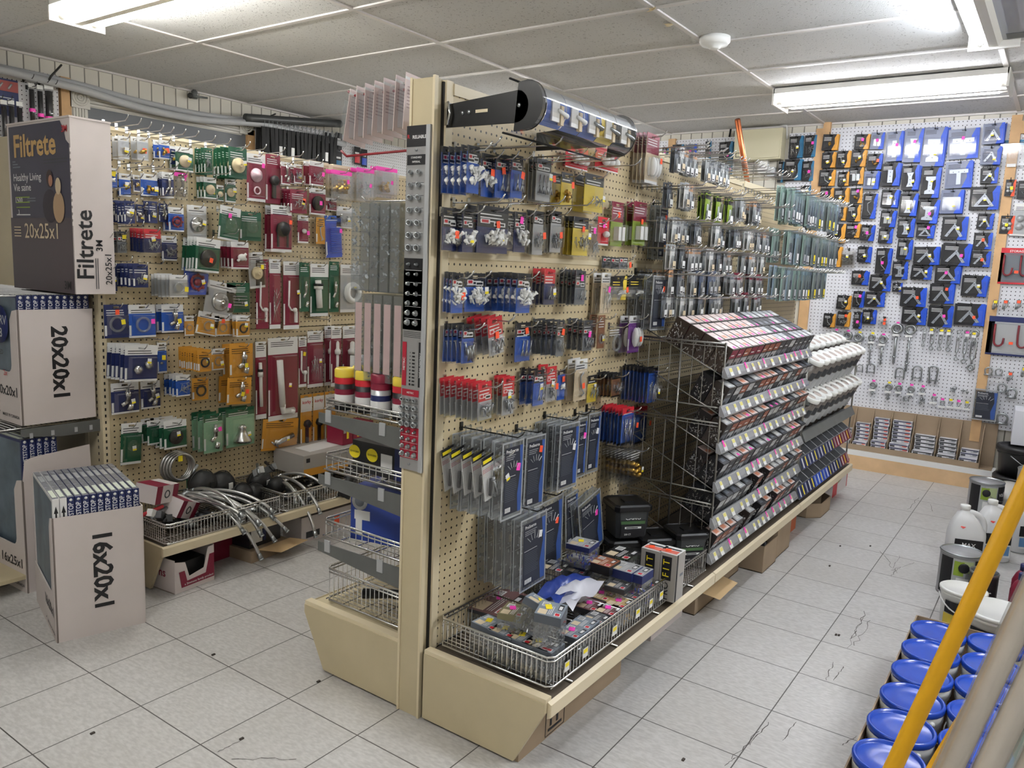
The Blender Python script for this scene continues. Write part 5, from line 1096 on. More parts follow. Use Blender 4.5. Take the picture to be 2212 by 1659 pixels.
# ================================================================ GOODS IN THE NEAR BASKET
def screw_carton(w, d, h, top, side, fill, num=True):
    """clear-sided screw box with a printed lid; base centre at origin"""
    b = MB(); rg = random.Random(int(w * 1e4 + h * 1e3))
    b.box((-w / 2, -d / 2, 0), (w / 2, d / 2, h), clear('screw_box_clear', (236, 238, 240), .12, .12, .05))
    out = [('box_body', b.mesh('box_body'))]
    b = MB().box((-w / 2 - .0006, -d / 2 - .0006, h * .78), (w / 2 + .0006, d / 2 + .0006, h + .0008), side)
    b.box((-w / 2, -d / 2, h), (w / 2, d / 2, h + .0014), top)
    q = lambda x0, y0, x1, y1, m, z=.0016: b.quad([(x0 * w, y0 * d, h + z), (x1 * w, y0 * d, h + z), (x1 * w, y1 * d, h + z), (x0 * w, y1 * d, h + z)], m)
    q(-.44, .1, -.1, .42, tan); q(-.42, -.42, -.2, -.2, white); q(-.39, -.39, -.23, -.23, red, .0019); q(0, -.42, .42, -.24, blackp); q(.05, -.39, .3, -.27, white, .0019); q(.1, .12, .4, .4, white)
    for k in range(5): q(.13 + .05 * k, .15, .15 + .05 * k, .37, blackp, .0019)
    for k in range(3): q(-.4, -.1 + .06 * k, .2, -.08 + .06 * k, white, .0019)
    out.append(('printed_lid', b.mesh('printed_lid')))
    b = MB()
    for k in range(58):
        f = rg.choice((0, 1, 2)); p = Vector((rg.uniform(-.44, .44) * w, rg.uniform(-.44, .44) * d, rg.uniform(.05, .55) * h))
        if f == 0: p.y = -d * .47
        elif f == 1: p.x = -w * .47
        b.tube([p, p + Vector((rg.uniform(-.008, .008), rg.uniform(-.004, .004), rg.uniform(-.012, .014)))], [.0022, .0014], fill, 4)
    out.append(('screws', b.mesh('screws')))
    return out
olive = M('olive_print', (122, 116, 84), .5); bluescrew = M('blue_screws', (34, 60, 176), .4)
SCS = {'g': (M('slate_lid', (128, 138, 148), .4), M('slate_side', (84, 90, 98), .45), steel, 'grey-lidded'), 'o': (olive, olive, M('olive_screws', (112, 112, 76), .5), 'olive'), 'p': (M('maroon_lid', (116, 84, 82), .45), dkgrey, steel, 'maroon-lidded'), 'b': (silver, navy, bluescrew, 'blue-screw'), 'n': (M('graphite_lid', (92, 94, 98), .4), dkgrey, steel, 'dark'), 'k': (M('rust_lid', (150, 90, 60), .5), blackp, steel, 'rust-lidded'), 'c': (clr, clr, steel, 'clear'), 't': (M('tan_lid', (186, 160, 110), .5), grey, brass, 'tan-lidded')}
def sbox(px, py, zt, w, d, h, c, rz, tags, place, rot=None):
    p = at(px, py, 2, zt); top, side, fill, nm = SCS[c]
    p.x = max(p.x, .848 + w / 2); p.y = max(p.y, -1.104 + d / 2)
    t = thing('screw_box', '%s box of screws, %s' % (nm, place), 'box', (p.x, p.y, zt - h), rz, 'screw boxes in the near basket', rot or (0, 0, rz))
    for n_, me in screw_carton(w, d, h, top, side, fill): inst(n_, me, t)
    for k, c_ in enumerate(tags): MB().box((-.012, -.009, 0), (.012, .009, .0006), dict(p=pink, y=tagy, o=orange)[c_], XF((w * (.1 - .3 * k), d * .12, h + .0021), rz=.4)).obj('price_sticker', t)
Zb = .230
for a in ((1059, 1345, .322, .072, .085, .088, 'g', -.1, 'y', 'backmost of the five along the near end of the basket'), (1091, 1364, .322, .07, .085, .088, 'g', -.05, 'y', 'second from the back along the near end of the basket'),
          (1126, 1379, .322, .07, .085, .088, 'g', -.02, 'y', 'middle of the five along the near end of the basket'), (1158, 1396, .322, .07, .085, .088, 'g', 0, 'y', 'fourth from the back along the near end of the basket'),
          (1196, 1413, .322, .072, .08, .088, 'g', .03, '', 'at the front corner of the near end of the basket'), (1249, 1368, .31, .075, .07, .075, 'g', 0, 'p', 'beside the front rim, just past the corner box'),
          (1262, 1345, .305, .075, .07, .07, 'g', .05, '', 'behind the box past the corner, next to the divider'), (1080, 1300, .28, .20, .13, .045, 'p', .12, 'p', 'wide and flat at the back of the near compartment'),
          (1112, 1318, .375, .085, .075, .07, 'o', .25, 'p', 'lying on top of the near pile beside the tall one'), (1289, 1334, .30, .08, .07, .065, 'n', 0, '', 'between the first two wire dividers at the front'),
          (1276, 1306, .30, .085, .075, .065, 'p', .05, 'p', 'third compartment, nearer the panel'), (1327, 1320, .30, .085, .07, .065, 'p', .03, 'p', 'third compartment, against the front rim'),
          (1302, 1284, .30, .085, .075, .065, 't', 0, 'p', 'fourth compartment, nearer the panel'), (1346, 1303, .30, .085, .07, .065, 't', 0, 'p', 'fourth compartment, against the front rim'), (1372, 1284, .30, .08, .07, .065, 'n', 0, 'p', 'fifth compartment, against the front rim'),
          (1250, 1230, .34, .075, .07, .085, 'n', .1, 'p', 'dark upright one by the middle divider'), (1316, 1252, .33, .075, .07, .06, 'c', .1, '', 'with clear lid, before the row of blue ones'), (1338, 1262, .335, .08, .07, .07, 'n', .05, '', 'dark one right before the row of blue ones'),
          (1306, 1213, .385, .08, .08, .14, 'k', .0, '', 'leftmost of the tall row across the basket'), (1352, 1225, .375, .085, .085, .13, 'b', .0, '', 'middle of the tall row across the basket'), (1400, 1238, .37, .085, .085, .125, 'b', 0, '', 'rightmost of the tall row across the basket'),
          (1259, 1172, .44, .085, .085, .075, 'b', .1, 'y', 'topmost of the blue pair by the leaning organisers'), (1250, 1208, .36, .09, .085, .085, 'b', .05, '', 'under the topmost blue one by the leaning organisers'), (1346, 1194, .37, .12, .10, .07, 'c', 0, '', 'wide clear one behind the tall row'), (1420, 1262, .30, .075, .07, .065, 'c', 0, '', 'clear one in front of the grey and black cartons'),
          (1200, 1222, .36, .10, .09, .10, 'c', .1, '', 'large clear one of rings under the low organisers')): sbox(*a)
sbox(1150, 1300, .42, .085, .10, .085, 'g', .1, 'y', 'tilted on top of the near pile', (.35, .25, .3))
sbox(1220, 1322, .43, .075, .075, .115, 'g', .2, 'y', 'standing tall on top of the near pile', (.05, -.1, .3))
b = MB(); pts = []
for i in range(9):
    for j in range(5): pts.append((-.12 + .03 * i, -.05 + .025 * j, .02 + .018 * math.sin(i * .9 + j) + .01 * math.sin(j * 2.1 + i * .4)))
b.add(pts, [(i * 5 + j, (i + 1) * 5 + j, (i + 1) * 5 + j + 1, i * 5 + j + 1) for i in range(8) for j in range(4)], M('blue_print_bag', (40, 62, 140), .3), True)
b.add([(x, y - .05, z - .004) for x, y, z in pts], [(i * 5 + j, (i + 1) * 5 + j, (i + 1) * 5 + j + 1, i * 5 + j + 1) for i in range(8) for j in range(4)], M('pale_bag', (214, 214, 222), .35), True)
tag(b.obj('zip_bag', None, at(1210, 1285, 2, .33), (0, 0, .1)), 'crumpled white and blue zip bag lying on the near pile of boxes', 'bag')
# upright printed cartons
for i, (px, py) in enumerate(((1416, 1180), (1452, 1188))):
    p = at(px, py, 2, .405); t = thing('screw_carton', ('left', 'right')[i] + ' one of the two upright grey cartons lettered in yellow on black', 'carton', (p.x, p.y, .232), 0, 'grey and black cartons')
    w, d, h = .075, .07, .17; gy = M('warm_grey_carton', (168, 164, 158), .5)
    b = MB().box((-w / 2, -d / 2, 0), (w / 2, d / 2, h), gy).box((-w / 2, -d / 2, h), (w / 2, d / 2, h + .001), white); b.obj('box_body', t)
    X = XF((-w / 2 - .0006, 0, 0), -pi / 2); Rr = Matrix.Rotation(-pi / 2, 4, 'Y')
    b = MB().front(-.018, .075, .018, .16, -.0004, blackp, X).text('F I T', .034, tagy, X @ XF((0, -.001, .117)) @ Rr, .006).text('PRO', .034, blackp, X @ XF((0, -.001, .036)) @ Rr, .006); b.obj('lettering', t)
    MB().front(-.034, 0, -.022, h, -d / 2 - .0005, blackp).front(-.002, h * .5, .026, h * .56, -d / 2 - .0006, grey).quad([(-.03, -.03, h + .002), (0, -.03, h + .002), (0, .03, h + .002), (-.03, .03, h + .002)], M('coral_print', (226, 120, 104), .5)).quad([(.01, -.03, h + .002), (.018, -.03, h + .002), (.018, .03, h + .002), (.01, .03, h + .002)], blackp).obj('printed_panel', t)
    MB().box((-.012, -.01, 0), (.012, .01, .0008), orange, XF((-.008, .01, h + .0025), rz=.4)).obj('price_sticker', t)
# black lidded tubs
def camo(px, py, zt, s_, lb, sign=False, rz=-.7):
    p = at(px, py, 2, zt); t = thing('lidded_tub', lb, 'tub', (p.x, p.y, zt - .145 * s_), 0, 'black lidded tubs', (0, 0, rz)); 
    dk_ = M('smoky_plastic', (62, 64, 66), .3); r = lambda k: [(k * a, k * c) for a, c in ((-1, -.8), (-.8, -1), (.8, -1), (1, -.8), (1, .8), (.8, 1), (-.8, 1), (-1, .8))]
    def loft(rings, m):
        vs = [(x, y, z) for k, z in rings for x, y in r(k)]; n_ = len(rings)
        return MB().add([Vector(v) * s_ for v in vs], [(i * 8 + j, i * 8 + (j + 1) % 8, i * 8 + 8 + (j + 1) % 8, i * 8 + 8 + j) for i in range(n_ - 1) for j in range(8)] + [tuple(range(7, -1, -1)), tuple(range(n_ * 8 - 8, n_ * 8))], m)
    loft([(.062, 0), (.068, .1), (.070, .112)], dk_).obj('tub_body', t)
    loft([(.076, .108), (.078, .114), (.078, .128), (.070, .134), (.066, .130)], black).obj('lid', t)
    MB().box((-.02, -.02, .1305 * s_), (.02, .02, .135 * s_), black).obj('lid_grip', t)
    if sign or 1:
        X = Matrix.Scale(s_, 4) @ XF((0, -.0672, .052), rx=-.06); b = MB().front(-.05, -.045, .05, .045, -.0006, blackp, X).front(-.05, .006, .05, .018, -.0012, M('camo_green', (70, 104, 62), .5), X).text('CAMO', .022, white, X @ XF((0, -.0014, .03)), .01).front(-.034, -.012, .034, -.004, -.0012, white, X).front(-.028, -.010, .02, -.006, -.0016, blackp, X).text('250 CT', .009, white, X @ XF((-.022, -.0014, -.034)), .008)
        b.obj('printed_label', t)
for a in ((1356, 1074, .485, 1., 'tall black tub lettered in white at the back of the base deck'), (1343, 1150, .345, 1., 'black tub with a broad flat lid in front of the tall lettered one'), (1412, 1146, .36, .95, 'black tub behind the two upright grey cartons, left of the stack'), (1483, 1136, .385, .9, 'upper black tub of the pair stacked by the bin rack')): camo(*a)
camo(1484, 1172, .268 + .03, .45, 'lower black tub of the pair stacked by the bin rack')
# ================================================================ SHELVES BEYOND THE POST
for i in range(12):
    c_ = 'r' if i in (2, 8, 11) else 'y'; p = (.885 + .075 * (i // 4) + .012 * (i % 2), -.245 - .082 * (i % 4), 0)
    t = thing('cleaner_can', '%s-capped can, %s from the aisle side, %s file of the top wire shelf' % (('yellow', 'red')[c_ == 'r'], ORD[i % 4 + 1], ('nearest', 'middle', 'farthest')[i // 4]), 'can', (p[0], p[1], .876), 0, 'cans on the top wire shelf')
    m = yellow if c_ == 'y' else burg
    MB().lathe([(.031, 0), (.032, .004), (.032, .105)], blackp if c_ == 'y' else silver, 16).lathe([(.0323, .02), (.0323, .05)], white, 16, cap=False).lathe([(.0323, .05), (.0323, .068)], burg if c_ == 'y' else navy, 16, cap=False).obj('can_body', t)
    MB().lathe([(.0325, .105), (.033, .108), (.033, .130), (.029, .135), (.024, .135), (.023, .131), (.001, .131)], m, 18).obj('cap', t)
    MB().lathe([(.0326, .085), (.0326, .105)], red if c_ == 'y' else burg, 16, cap=False).obj('label_band', t)
def pbox(nm, lb, lo, hi, m, deco=None, rz=0, cat='box', group=None, rot=None):
    c_ = [(lo[i] + hi[i]) / 2 for i in range(3)]; c_[2] = lo[2]; s_ = [hi[i] - lo[i] for i in range(3)]
    t = thing(nm, lb, cat, c_, rz, group, rot)
    MB().box((-s_[0] / 2, -s_[1] / 2, 0), (s_[0] / 2, s_[1] / 2, s_[2]), m).obj('box_body', t)
    if deco:
        b = MB(); deco(b, *s_)
        b.obj('printing', t)
    return t
SD = lambda w: XF((-w / 2 - .0006, 0, 0), -pi / 2)
def d_lamp(b, w, d, h):
    X = SD(w)
    for k in (-.06, .02): b.add([(.026 * math.cos(a) + k - .06, -.0006, h * .62 + .022 * math.sin(a)) for a in [2 * pi * i / 16 for i in range(16)]], [tuple(range(16))], tagy, False, X).text('GU10 50W', .0085, blackp, X @ XF((k - .06, -.001, h * .62)), .01)
    b.front(.0, h * .2, .05, h * .75, -.0006, white, X).front(.06, 0, .09, h, -.0006, navy, X); b.add([(.05 * math.cos(a), .04 * math.sin(a), h + .0008) for a in [2 * pi * i / 16 for i in range(16)]], [tuple(range(16))], tagy)
    for k in range(3): b.front(-w * .4, h * (.2 + .2 * k), w * .3, h * (.3 + .2 * k), -d / 2 - .0006, dkgrey)
pbox('lamp_box', 'black lamp carton with yellow ovals on the second wire shelf', (.90, -.53, .673), (1.22, -.27, .775), blackp, d_lamp)
def d_blue(b, w, d, h):
    X = SD(w); b.lathe([(.03, 0), (.03, .001)], silver, 18, X @ XF((-.06, -.0004, h * .75), rx=pi / 2)).lathe([(.018, 0), (.018, .001)], grey, 14, X @ XF((-.06, -.0016, h * .75), rx=pi / 2)).front(-.08, h * .4, -.02, h * .58, -.0006, white, X).front(-.075, h * .1, -.05, h * .4, -.0006, white, X).quad([(-w * .4, -d * .4, h + .0006), (w * .4, -d * .4, h + .0006), (0, d * .4, h + .0006)], silver)
    b.front(-w / 2, 0, w / 2, h, -d / 2 - .0006, M('dusky_carton', (136, 116, 112), .6)).front(-w * .2, h * .6, 0, h * .8, -d / 2 - .001, dkgrey)
pbox('fixture_box', 'blue light fixture carton on the third wire shelf', (.90, -.44, .443), (1.18, -.25, .62), M('deep_blue_carton', (34, 62, 150), .4), d_blue, .22)
pbox('small_box', 'small dull lilac box beside the post on the third wire shelf', (.89, -.575, .443), (1.0, -.505, .55), M('lilac_carton', (150, 134, 138), .6), lambda b, w, d, h: b.lathe([(.02, 0), (.02, .001)], white, 14, SD(w) @ XF((0, -.0004, h * .6), rx=pi / 2)))
t = thing('hand_saw', 'black and red saw handle lying in the basket on the left base deck', 'saw', (.95, -.47, .236), 0, None, (0, 0, .35))
MB().tube([(-.02, .14, .03), (0, .05, .035), (.0, -.05, .04), (.02, -.1, .03)], [.018, .016, .02, .022], black, 8).obj('handle', t); MB().tube([(.0, -.045, .045), (.12, -.06, .05), (.3, -.02, .04)], .012, M('saw_red', (196, 52, 40), .45), 6).obj('frame', t)
for q in ((-.004, .0, .057), (.012, -.06, .062)): MB().ball(q, .010, M('saw_red'), 8, 5).obj('button', t)
MB().box((.02, -.02, .03), (.4, -.015, .055), steel).obj('blade', t)
# far bay of the left gondola, seen between the shelves
def kork(b, w, h, z0): pass
for i in range(3):
    ps = pack(.075, .29, 'pg3', 'plun', '', random.Random(i)); p = Vector((1.82 + .082 * i, 0, 0))
    b = MB().box((-.037, -.003, .2), (.037, -.0022, .275), white).text('korky', .024, red, XF((0, -.0036, .25)), .015); ps.append(('brand_panel', b.mesh('brand')))
    place_pack(ps, (p.x, 1.05, .36), (0, 0, 0), '%s of the three gold and white flapper packs beyond the burgundy packs' % ('First', 'Second', 'Third')[i], 'gold flapper packs', nm_='plumbing_pack')
for i in range(3):
    pbox('fitting_box', '%s burgundy box with a yellow tag standing on the grey and amber carton' % ORD[i + 1], (1.90 + .075 * i, .86, .397), (1.97 + .075 * i, .98, .50), burg, lambda b, w, d, h: b.front(-w * .1, h * .3, w * .12, h * .85, -d / 2 - .0006, tagy).front(-w * .4, h * .6, -w * .15, h * .8, -d / 2 - .0006, silver))
tag(MB().box((2.02, .70, .665), (3.19, 1.08, .685), beigelt).obj('gondola_shelf'), 'beige shelf under the white tissue cartons in the far left bay', 'shelf')
pbox('tissue_box', 'white carton with a blue wave lying on the other white carton', (2.03, .75, .782), (2.30, .95, .85), white, lambda b, w, d, h: b.front(-w * .45, h * .05, w * .45, h * .4, -d / 2 - .0006, teal).front(-w * .45, h * .4, w * .2, h * .5, -d / 2 - .0006, blue))
pbox('tissue_box', 'white carton with a small black mark under the blue wave carton', (2.03, .72, .686), (2.5, .97, .781), white, lambda b, w, d, h: b.front(-w * .4, h * .6, -w * .36, h * .85, -d / 2 - .0006, blackp).front(w * .1, h * .3, w * .4, h * .6, -d / 2 - .0006, M('sky_print', (150, 186, 214), .5)))
pbox('faucet_box', 'long grey and amber carton at the back of the left base deck', (1.62, .82, .29), (2.0, 1.06, .395), M('pale_grey_carton', (168, 164, 158), .55), lambda b, w, d, h: b.front(-w * .5, 0, w * .5, h * .35, -d / 2 - .0006, gold).quad([(-w * .3, -d * .3, h + .0006), (w * .3, -d * .2, h + .0006), (w * .25, d * .3, h + .0006), (-w * .3, d * .2, h + .0006)], white).front(-w * .46, h * .65, -w * .4, h * .85, -d / 2 - .0006, blackp), -.03)
# packs on the hidden face of the island, seen from behind past the post
for i in range(7):
    b = MB(); w, h = .088, .165
    b.box((-w / 2, -.001, 0), (w / 2, .001, h - .02), M('pinkish_card', (226, 208, 204), .5)).box((-w / 2, -.001, h - .012), (w / 2, .001, h), M('pinkish_card')).box((-w / 2, -.001, h - .02), (-.012, .001, h - .012), white).box((.012, -.001, h - .02), (w / 2, .001, h - .012), white)
    for k in range(7): b.front(-w * .4, h * (.75 - .06 * k), w * (.35 - .05 * (k % 3)), h * (.765 - .06 * k), -.002, M('faint_print', (176, 150, 150), .6))
    b.taper((-w / 2, .001, .005), (w / 2, .022, h * .8), .002, frost)
    tag(b.obj('bagged_pack', None, (.955, -.20 - .042 * i, 1.725 + .004 * i), (0, .16 if i == 0 else R.uniform(-.03, .08), R.uniform(-.1, .1))), '%s from the left of the pale bagged packs beside the post top' % ORD[i + 1], 'pack', 'pale packs beside the post')
tag(MB().tube([(.955, -.598, 1.874), (.955, -.20, 1.876), (.955, -.17, 1.892)], .004, M('red_rod', (140, 30, 40), .4), 6).obj('peg_hook'), 'red hook holding the pale bagged packs', 'hook')
tag(MB().tube([(.91, -.598, 1.69), (.91, -.215, 1.682), (.91, -.19, 1.70)], .004, M('red_rod'), 6).obj('peg_hook'), 'bare red hook sticking out left of the post', 'hook')
for i in range(5):
    for j, (z0, z1) in enumerate(((1.265, 1.535), (.985, 1.255))):
        y = -.30 - .042 * i - .02 * j; rg = random.Random(i * 9 + j); w, h = .15, z1 - z0
        b = MB().box((-w / 2, -.018, 0), (w / 2, .018, h), frost)
        b2 = MB()
        for k in range(46): p = Vector((rg.choice((-.48, -.46, rg.uniform(-.4, .4))) * w, rg.uniform(-.014, .014), rg.uniform(.03, .95) * h)); b2.tube([p, p + Vector((0, rg.uniform(-.008, .008), rg.uniform(-.012, .012)))], .0034, steel if j == 0 else greysteel, 4)
        for k in range(6): b2.box((-w / 2, -.0175, h * k / 6), (w / 2, .0175, h * k / 6 + .002), frost)
        if j: b2.front(-.014, h * .1, .014, h * .9, 0, M('rosy_label', (178, 156, 154), .5), XF((-w / 2 - .0006, 0, 0), -pi / 2))
        t = thing('parts_case', '%s from the left of the %s clear parts cases beside the post' % (ORD[i + 1], ('upper', 'lower')[j]), 'parts case', (.945, y, z0), R.uniform(-.03, .03), '%s parts cases' % ('upper', 'lower')[j])
        inst('case', b.mesh('case'), t); inst('hardware', b2.mesh('hardware'), t)
for z in (1.545, 1.262): tag(MB().tube([(.945, -.598, z), (.945, -.27, z), (.945, -.25, z + .015)], .003, chrome, 6).obj('peg_hook'), 'chrome hook over the %s clear parts cases beside the post' % ('upper' if z > 1.3 else 'lower'), 'hook')
# ================================================================ HOSES, FLOATS AND CARTONS LOW ON THE LEFT
def bez(p, n_=14):
    p = [Vector(q) for q in p]; out = []
    for i in range(n_ + 1):
        t = i / n_; q = p[:]
        while len(q) > 1: q = [q[k] * (1 - t) + q[k + 1] * t for k in range(len(q) - 1)]
        out.append(q[0])
    return out
def hose(px0, py0, px1, py1, z1, y1, bow, lb, y0=.90, g='braided hoses over the basket rim'):
    p0 = at(px0, py0, 1, y0); p1 = at(px1, py1, 1, y1)
    mid1 = p0 + (p1 - p0) * .35 + Vector((0, 0, bow)); mid2 = p0 + (p1 - p0) * .75 + Vector((0, -.03, bow * .8))
    P = bez([p0, mid1, mid2, p1]); t = thing('braided_hose', lb, 'hose', p0, 0, g); XI_ = Matrix.Translation(-p0)
    MB().tube(P, .0075, braid, 8, XI_).obj('hose_line', t)
    d = (P[-1] - P[-2]).normalized(); MB().tube([P[-1] - d * .004, P[-1] + d * .02], .0095, steel, 6, XI_).tube([P[-1] + d * .02, P[-1] + d * .026], .011, steel, 6, XI_).obj('coupling_nut', t)
    d = (P[0] - P[1]).normalized(); MB().tube([P[0], P[0] + d * .025], .010, steel, 6, XI_).obj('coupling_nut', t)
for i, a in enumerate(((402, 1068, 522, 1143, 0, .63, .05), (404, 1076, 516, 1118, 0, .64, .05), (406, 1082, 518, 1110, 0, .63, .03), (408, 1064, 560, 1198, 0, .60, .10), (410, 1066, 588, 1160, 0, .61, .10), (430, 1062, 560, 1148, 0, .62, .07), (440, 1062, 613, 1140, 0, .61, .06), (445, 1060, 584, 1100, 0, .64, .05), (450, 1064, 585, 1114, 0, .64, .04), (420, 1058, 512, 1105, 0, .66, .06), (600, 1034, 680, 1150, 0, .60, .08), (605, 1030, 688, 1100, 0, .62, .06), (598, 1042, 638, 1078, 0, .68, .04), (610, 1026, 700, 1052, 0, .70, .05), (415, 1072, 555, 1126, 0, .63, .06))):
    hose(*a, ['lowest hose at the left, its end near the basket corner', 'hose just above the lowest left one', 'third hose up at the left of the bundle', 'hose hanging farthest down, over the cardboard flap', 'long hose hanging beside the farthest-hanging one', 'hose in the middle of the bundle with a tag', 'hose reaching furthest right of the left bundle', 'upper hose of the left bundle ending at the rim', 'upper hose just below the topmost of the left bundle', 'short hose curling over the white tag', 'long hose dropping at the right end of the deck', 'shorter hose beside the long one at the right end', 'short hose curling over the right basket rim', 'hose lying flat towards the wire shelf', 'hose under the middle of the left bundle'][i])
p = at(381, 1008, 1, 1.03); t = thing('coiled_hose', 'coiled braided hose hanging against the pegboard above the basket', 'hose', p)
b = MB()
for k in range(4): b.ring((.004 * k, -.012 * k + .01, 0), .068 - .003 * k, .0065, braid, 26, 7)
b.obj('hose_line', t); MB().tube([(.05, -.03, -.05), (.085, -.03, .0)], .008, steel, 6).obj('coupling_nut', t); MB().box((.02, -.045, -.105), (.07, -.043, -.055), green).box((.02, -.046, -.125), (.07, -.044, -.095), white).obj('tag', t); MB().box((-.02, -.05, .035), (.0, -.049, .06), tagy).obj('price_sticker', t)
for i, (px, py, r) in enumerate(((437, 1044, .062), (477, 1046, .062), (522, 1066, .05), (549, 1074, .05), (560, 1040, .058), (596, 1050, .045))):
    p = at(px, py, 1, .93 if i < 2 or i == 4 else .86)
    t = thing('float_ball', ['large black float ball, left of the touching pair', 'large black float ball, right of the touching pair', 'smaller black float ball below the pair', 'smaller black float ball nearest the hoses', 'black float ball with a white tag further along', 'black float ball half hidden by the far basket'][i], 'float ball', (p.x, p.y, max(p.z, .21 + r)), 0, 'black float balls')
    MB().ball((0, 0, 0), (r * 1.05, r, r * .95), rubber, 18, 11).ring((0, 0, 0), r * 1.03, .002, rubber, 22, 4).obj('ball', t); MB().box((-.012, -r - .002, -.012), (.01, -r + .003, .016), white if i in (1, 4) else rubber, XF((0, 0, 0), rz=.2)).obj('price_sticker', t)
def d_red(b, w, d, h): b.front(-w * .5, 0, -w * .25, h, -d / 2 - .0006, burg).front(w * .25, 0, w * .5, h, -d / 2 - .0006, burg).quad([(-w * .5, -d * .5, h + .0006), (w * .1, -d * .5, h + .0006), (w * .1, d * .5, h + .0006), (-w * .5, d * .5, h + .0006)], burg).ring((0, -d / 2, h * .5), h * .2, .003, dkgrey, 14, 4)
for i, (px, py, rot) in enumerate(((330, 1062, (.1, .15, .4)), (372, 1092, (.3, .35, .5)))):
    p = at(px, py, 1, .85); t = pbox('valve_box', ('upper', 'lower')[i] + ' tilted white and burgundy carton in the left basket', (p.x - .06, p.y - .05, p.z - .04), (p.x + .08, p.y + .05, p.z + .035), M('offwhite_carton', (216, 208, 206), .5), d_red, 0, 'carton', 'burgundy striped cartons', rot)
for i, (px, py) in enumerate(((330, 1108), (345, 1112), (365, 1120), (560, 1016), (585, 1010), (630, 1070))):
    p = at(px, py, 1, .80); b = MB().box((-.035, -.012, 0), (.035, .012, .03), (white, dkgrey, black, silver, greysteel, steel)[i], XF((0, 0, 0), rz=.5, ry=.5)).tube([(-.05, 0, .02), (.05, .01, .035)], .008, (red, steel, black, steel, black, steel)[i], 6)
    tag(b.obj('fitting', None, (p.x, p.y, max(.215, p.z - .02)), (0, 0, .3 * i)), ['white and red fitting pack at the corner of the left basket', 'dark grey fitting pack next to the corner of the left basket', 'black fitting under the tilted lower carton', 'silver fitting in a bag behind the far float ball', 'grey fitting at the back of the far basket', 'steel valve fitting by the far basket rim'][i], 'fitting')
for i in range(22):
    rg = random.Random(400 + i); x = (.84 + .5 * rg.random()) if i < 12 else (1.42 + .5 * rg.random()); y = .70 + .3 * rg.random(); m = (black, dkgrey, steel, greysteel, chrome)[i % 5]; L = rg.uniform(.03, .06)
    b = MB().tube([(-L, 0, .018), (L, 0, .022)], .012, m, 7).lathe([(.017, 0), (.017, .016), (.011, .018), (.011, .03)], (steel, chrome, black)[i % 3], 7, XF((L * .6, 0, .006))).tube([(-L * .6, 0, .02), (-L * .6, .03, .03)], .008, m, 6)
    tag(b.obj('pipe_fitting', None, (x, y, .211), (0, 0, rg.uniform(0, 6))), 'one of the loose dark pipe fittings on the %s left basket floor' % ('near' if i < 12 else 'far'), 'fitting', 'loose fittings, %s basket' % ('near' if i < 12 else 'far'))
# cartons on the floor under the left deck
t = thing('floor_carton', 'white and burgundy open tray carton on the floor under the left deck', 'carton', (.813, .645, 0), .10)
w, d, h = .19, .30, .155
b = MB().box((0, 0, 0), (.004, d, h * .9), cartonw).box((w, 0, 0), (w + .004, d, h), cartonw).box((0, d, 0), (w, d + .004, h), cartonw).box((0, 0, 0), (w, d, .004), inner)
b.prism([(0, 0), (w, 0), (w, h), (w * .86, h * .98), (w * .74, h * .45), (w * .36, h * .36), (w * .26, h * .78), (0, h * .86)], -.004, 0, cartonw); b.obj('box_body', t)
MB().prism([(w * .16, h * .12), (w, h * .12), (w, h * .78), (w * .88, h * .78), (w * .78, h * .3), (w * .3, h * .26), (w * .24, h * .56), (w * .1, h * .56)], -.0052, -.0042, burg).obj('burgundy_stripe', t)
MB().text('a Simmons family product', .0135, white, XF((w * .60, -.0062, h * .19)), .008).obj('lettering', t)
MB().text('ms', .05, burg, XF((-.001, .08, h * .5), -pi / 2), .02).obj('side_lettering', t)
MB().box((.02, .03, .02), (w - .02, d - .03, h * .7), rubber).obj('contents', t)
pbox('floor_carton', 'burgundy carton in the shadow behind the white tray carton', (1.06, .83, 0), (1.28, 1.03, .15), burg, None, .05, 'carton')
t = pbox('floor_carton', 'brown carton with open flap holding bagged black parts under the hoses', (1.20, .70, 0), (1.42, .92, .055), carton, None, .1, 'carton'); MB().quad([(-.08, -.11, .055), (.12, -.11, .055), (.16, -.19, .05), (-.02, -.20, .045)], M('pale_flap', (206, 176, 132), .75)).obj('flap', t)
pbox('parts_bag', 'clear bagged stack of black parts with white label on the brown carton', (1.215, .73, .056), (1.40, .90, .15), M('dark_bag', (48, 50, 54), .25), lambda b, w, d, h: b.front(-w * .45, h * .2, -w * .1, h * .85, -d / 2 - .0006, white).front(-w * .08, h * .2, w * .02, h * .85, -d / 2 - .0006, navy), .1, 'bag')
pbox('floor_carton', 'long white carton with an orange label on the floor at the deck end', (1.52, .72, 0), (1.98, .86, .125), M('offwhite_carton'), lambda b, w, d, h: b.front(-w * .06, h * .35, w * .02, h * .8, -d / 2 - .0006, orange).front(-w * .44, h * .15, -w * .26, h * .4, -d / 2 - .0006, dkgrey), -.02, 'carton')
tag(MB().tube([(0, 0, 0), (.05, -.01, .18)], .035, blackp, 5).obj('dark_pack', None, (1.72, .66, .2), (0, .35, .3)), 'dark leaning pack with orange top by the deck end', 'pack')
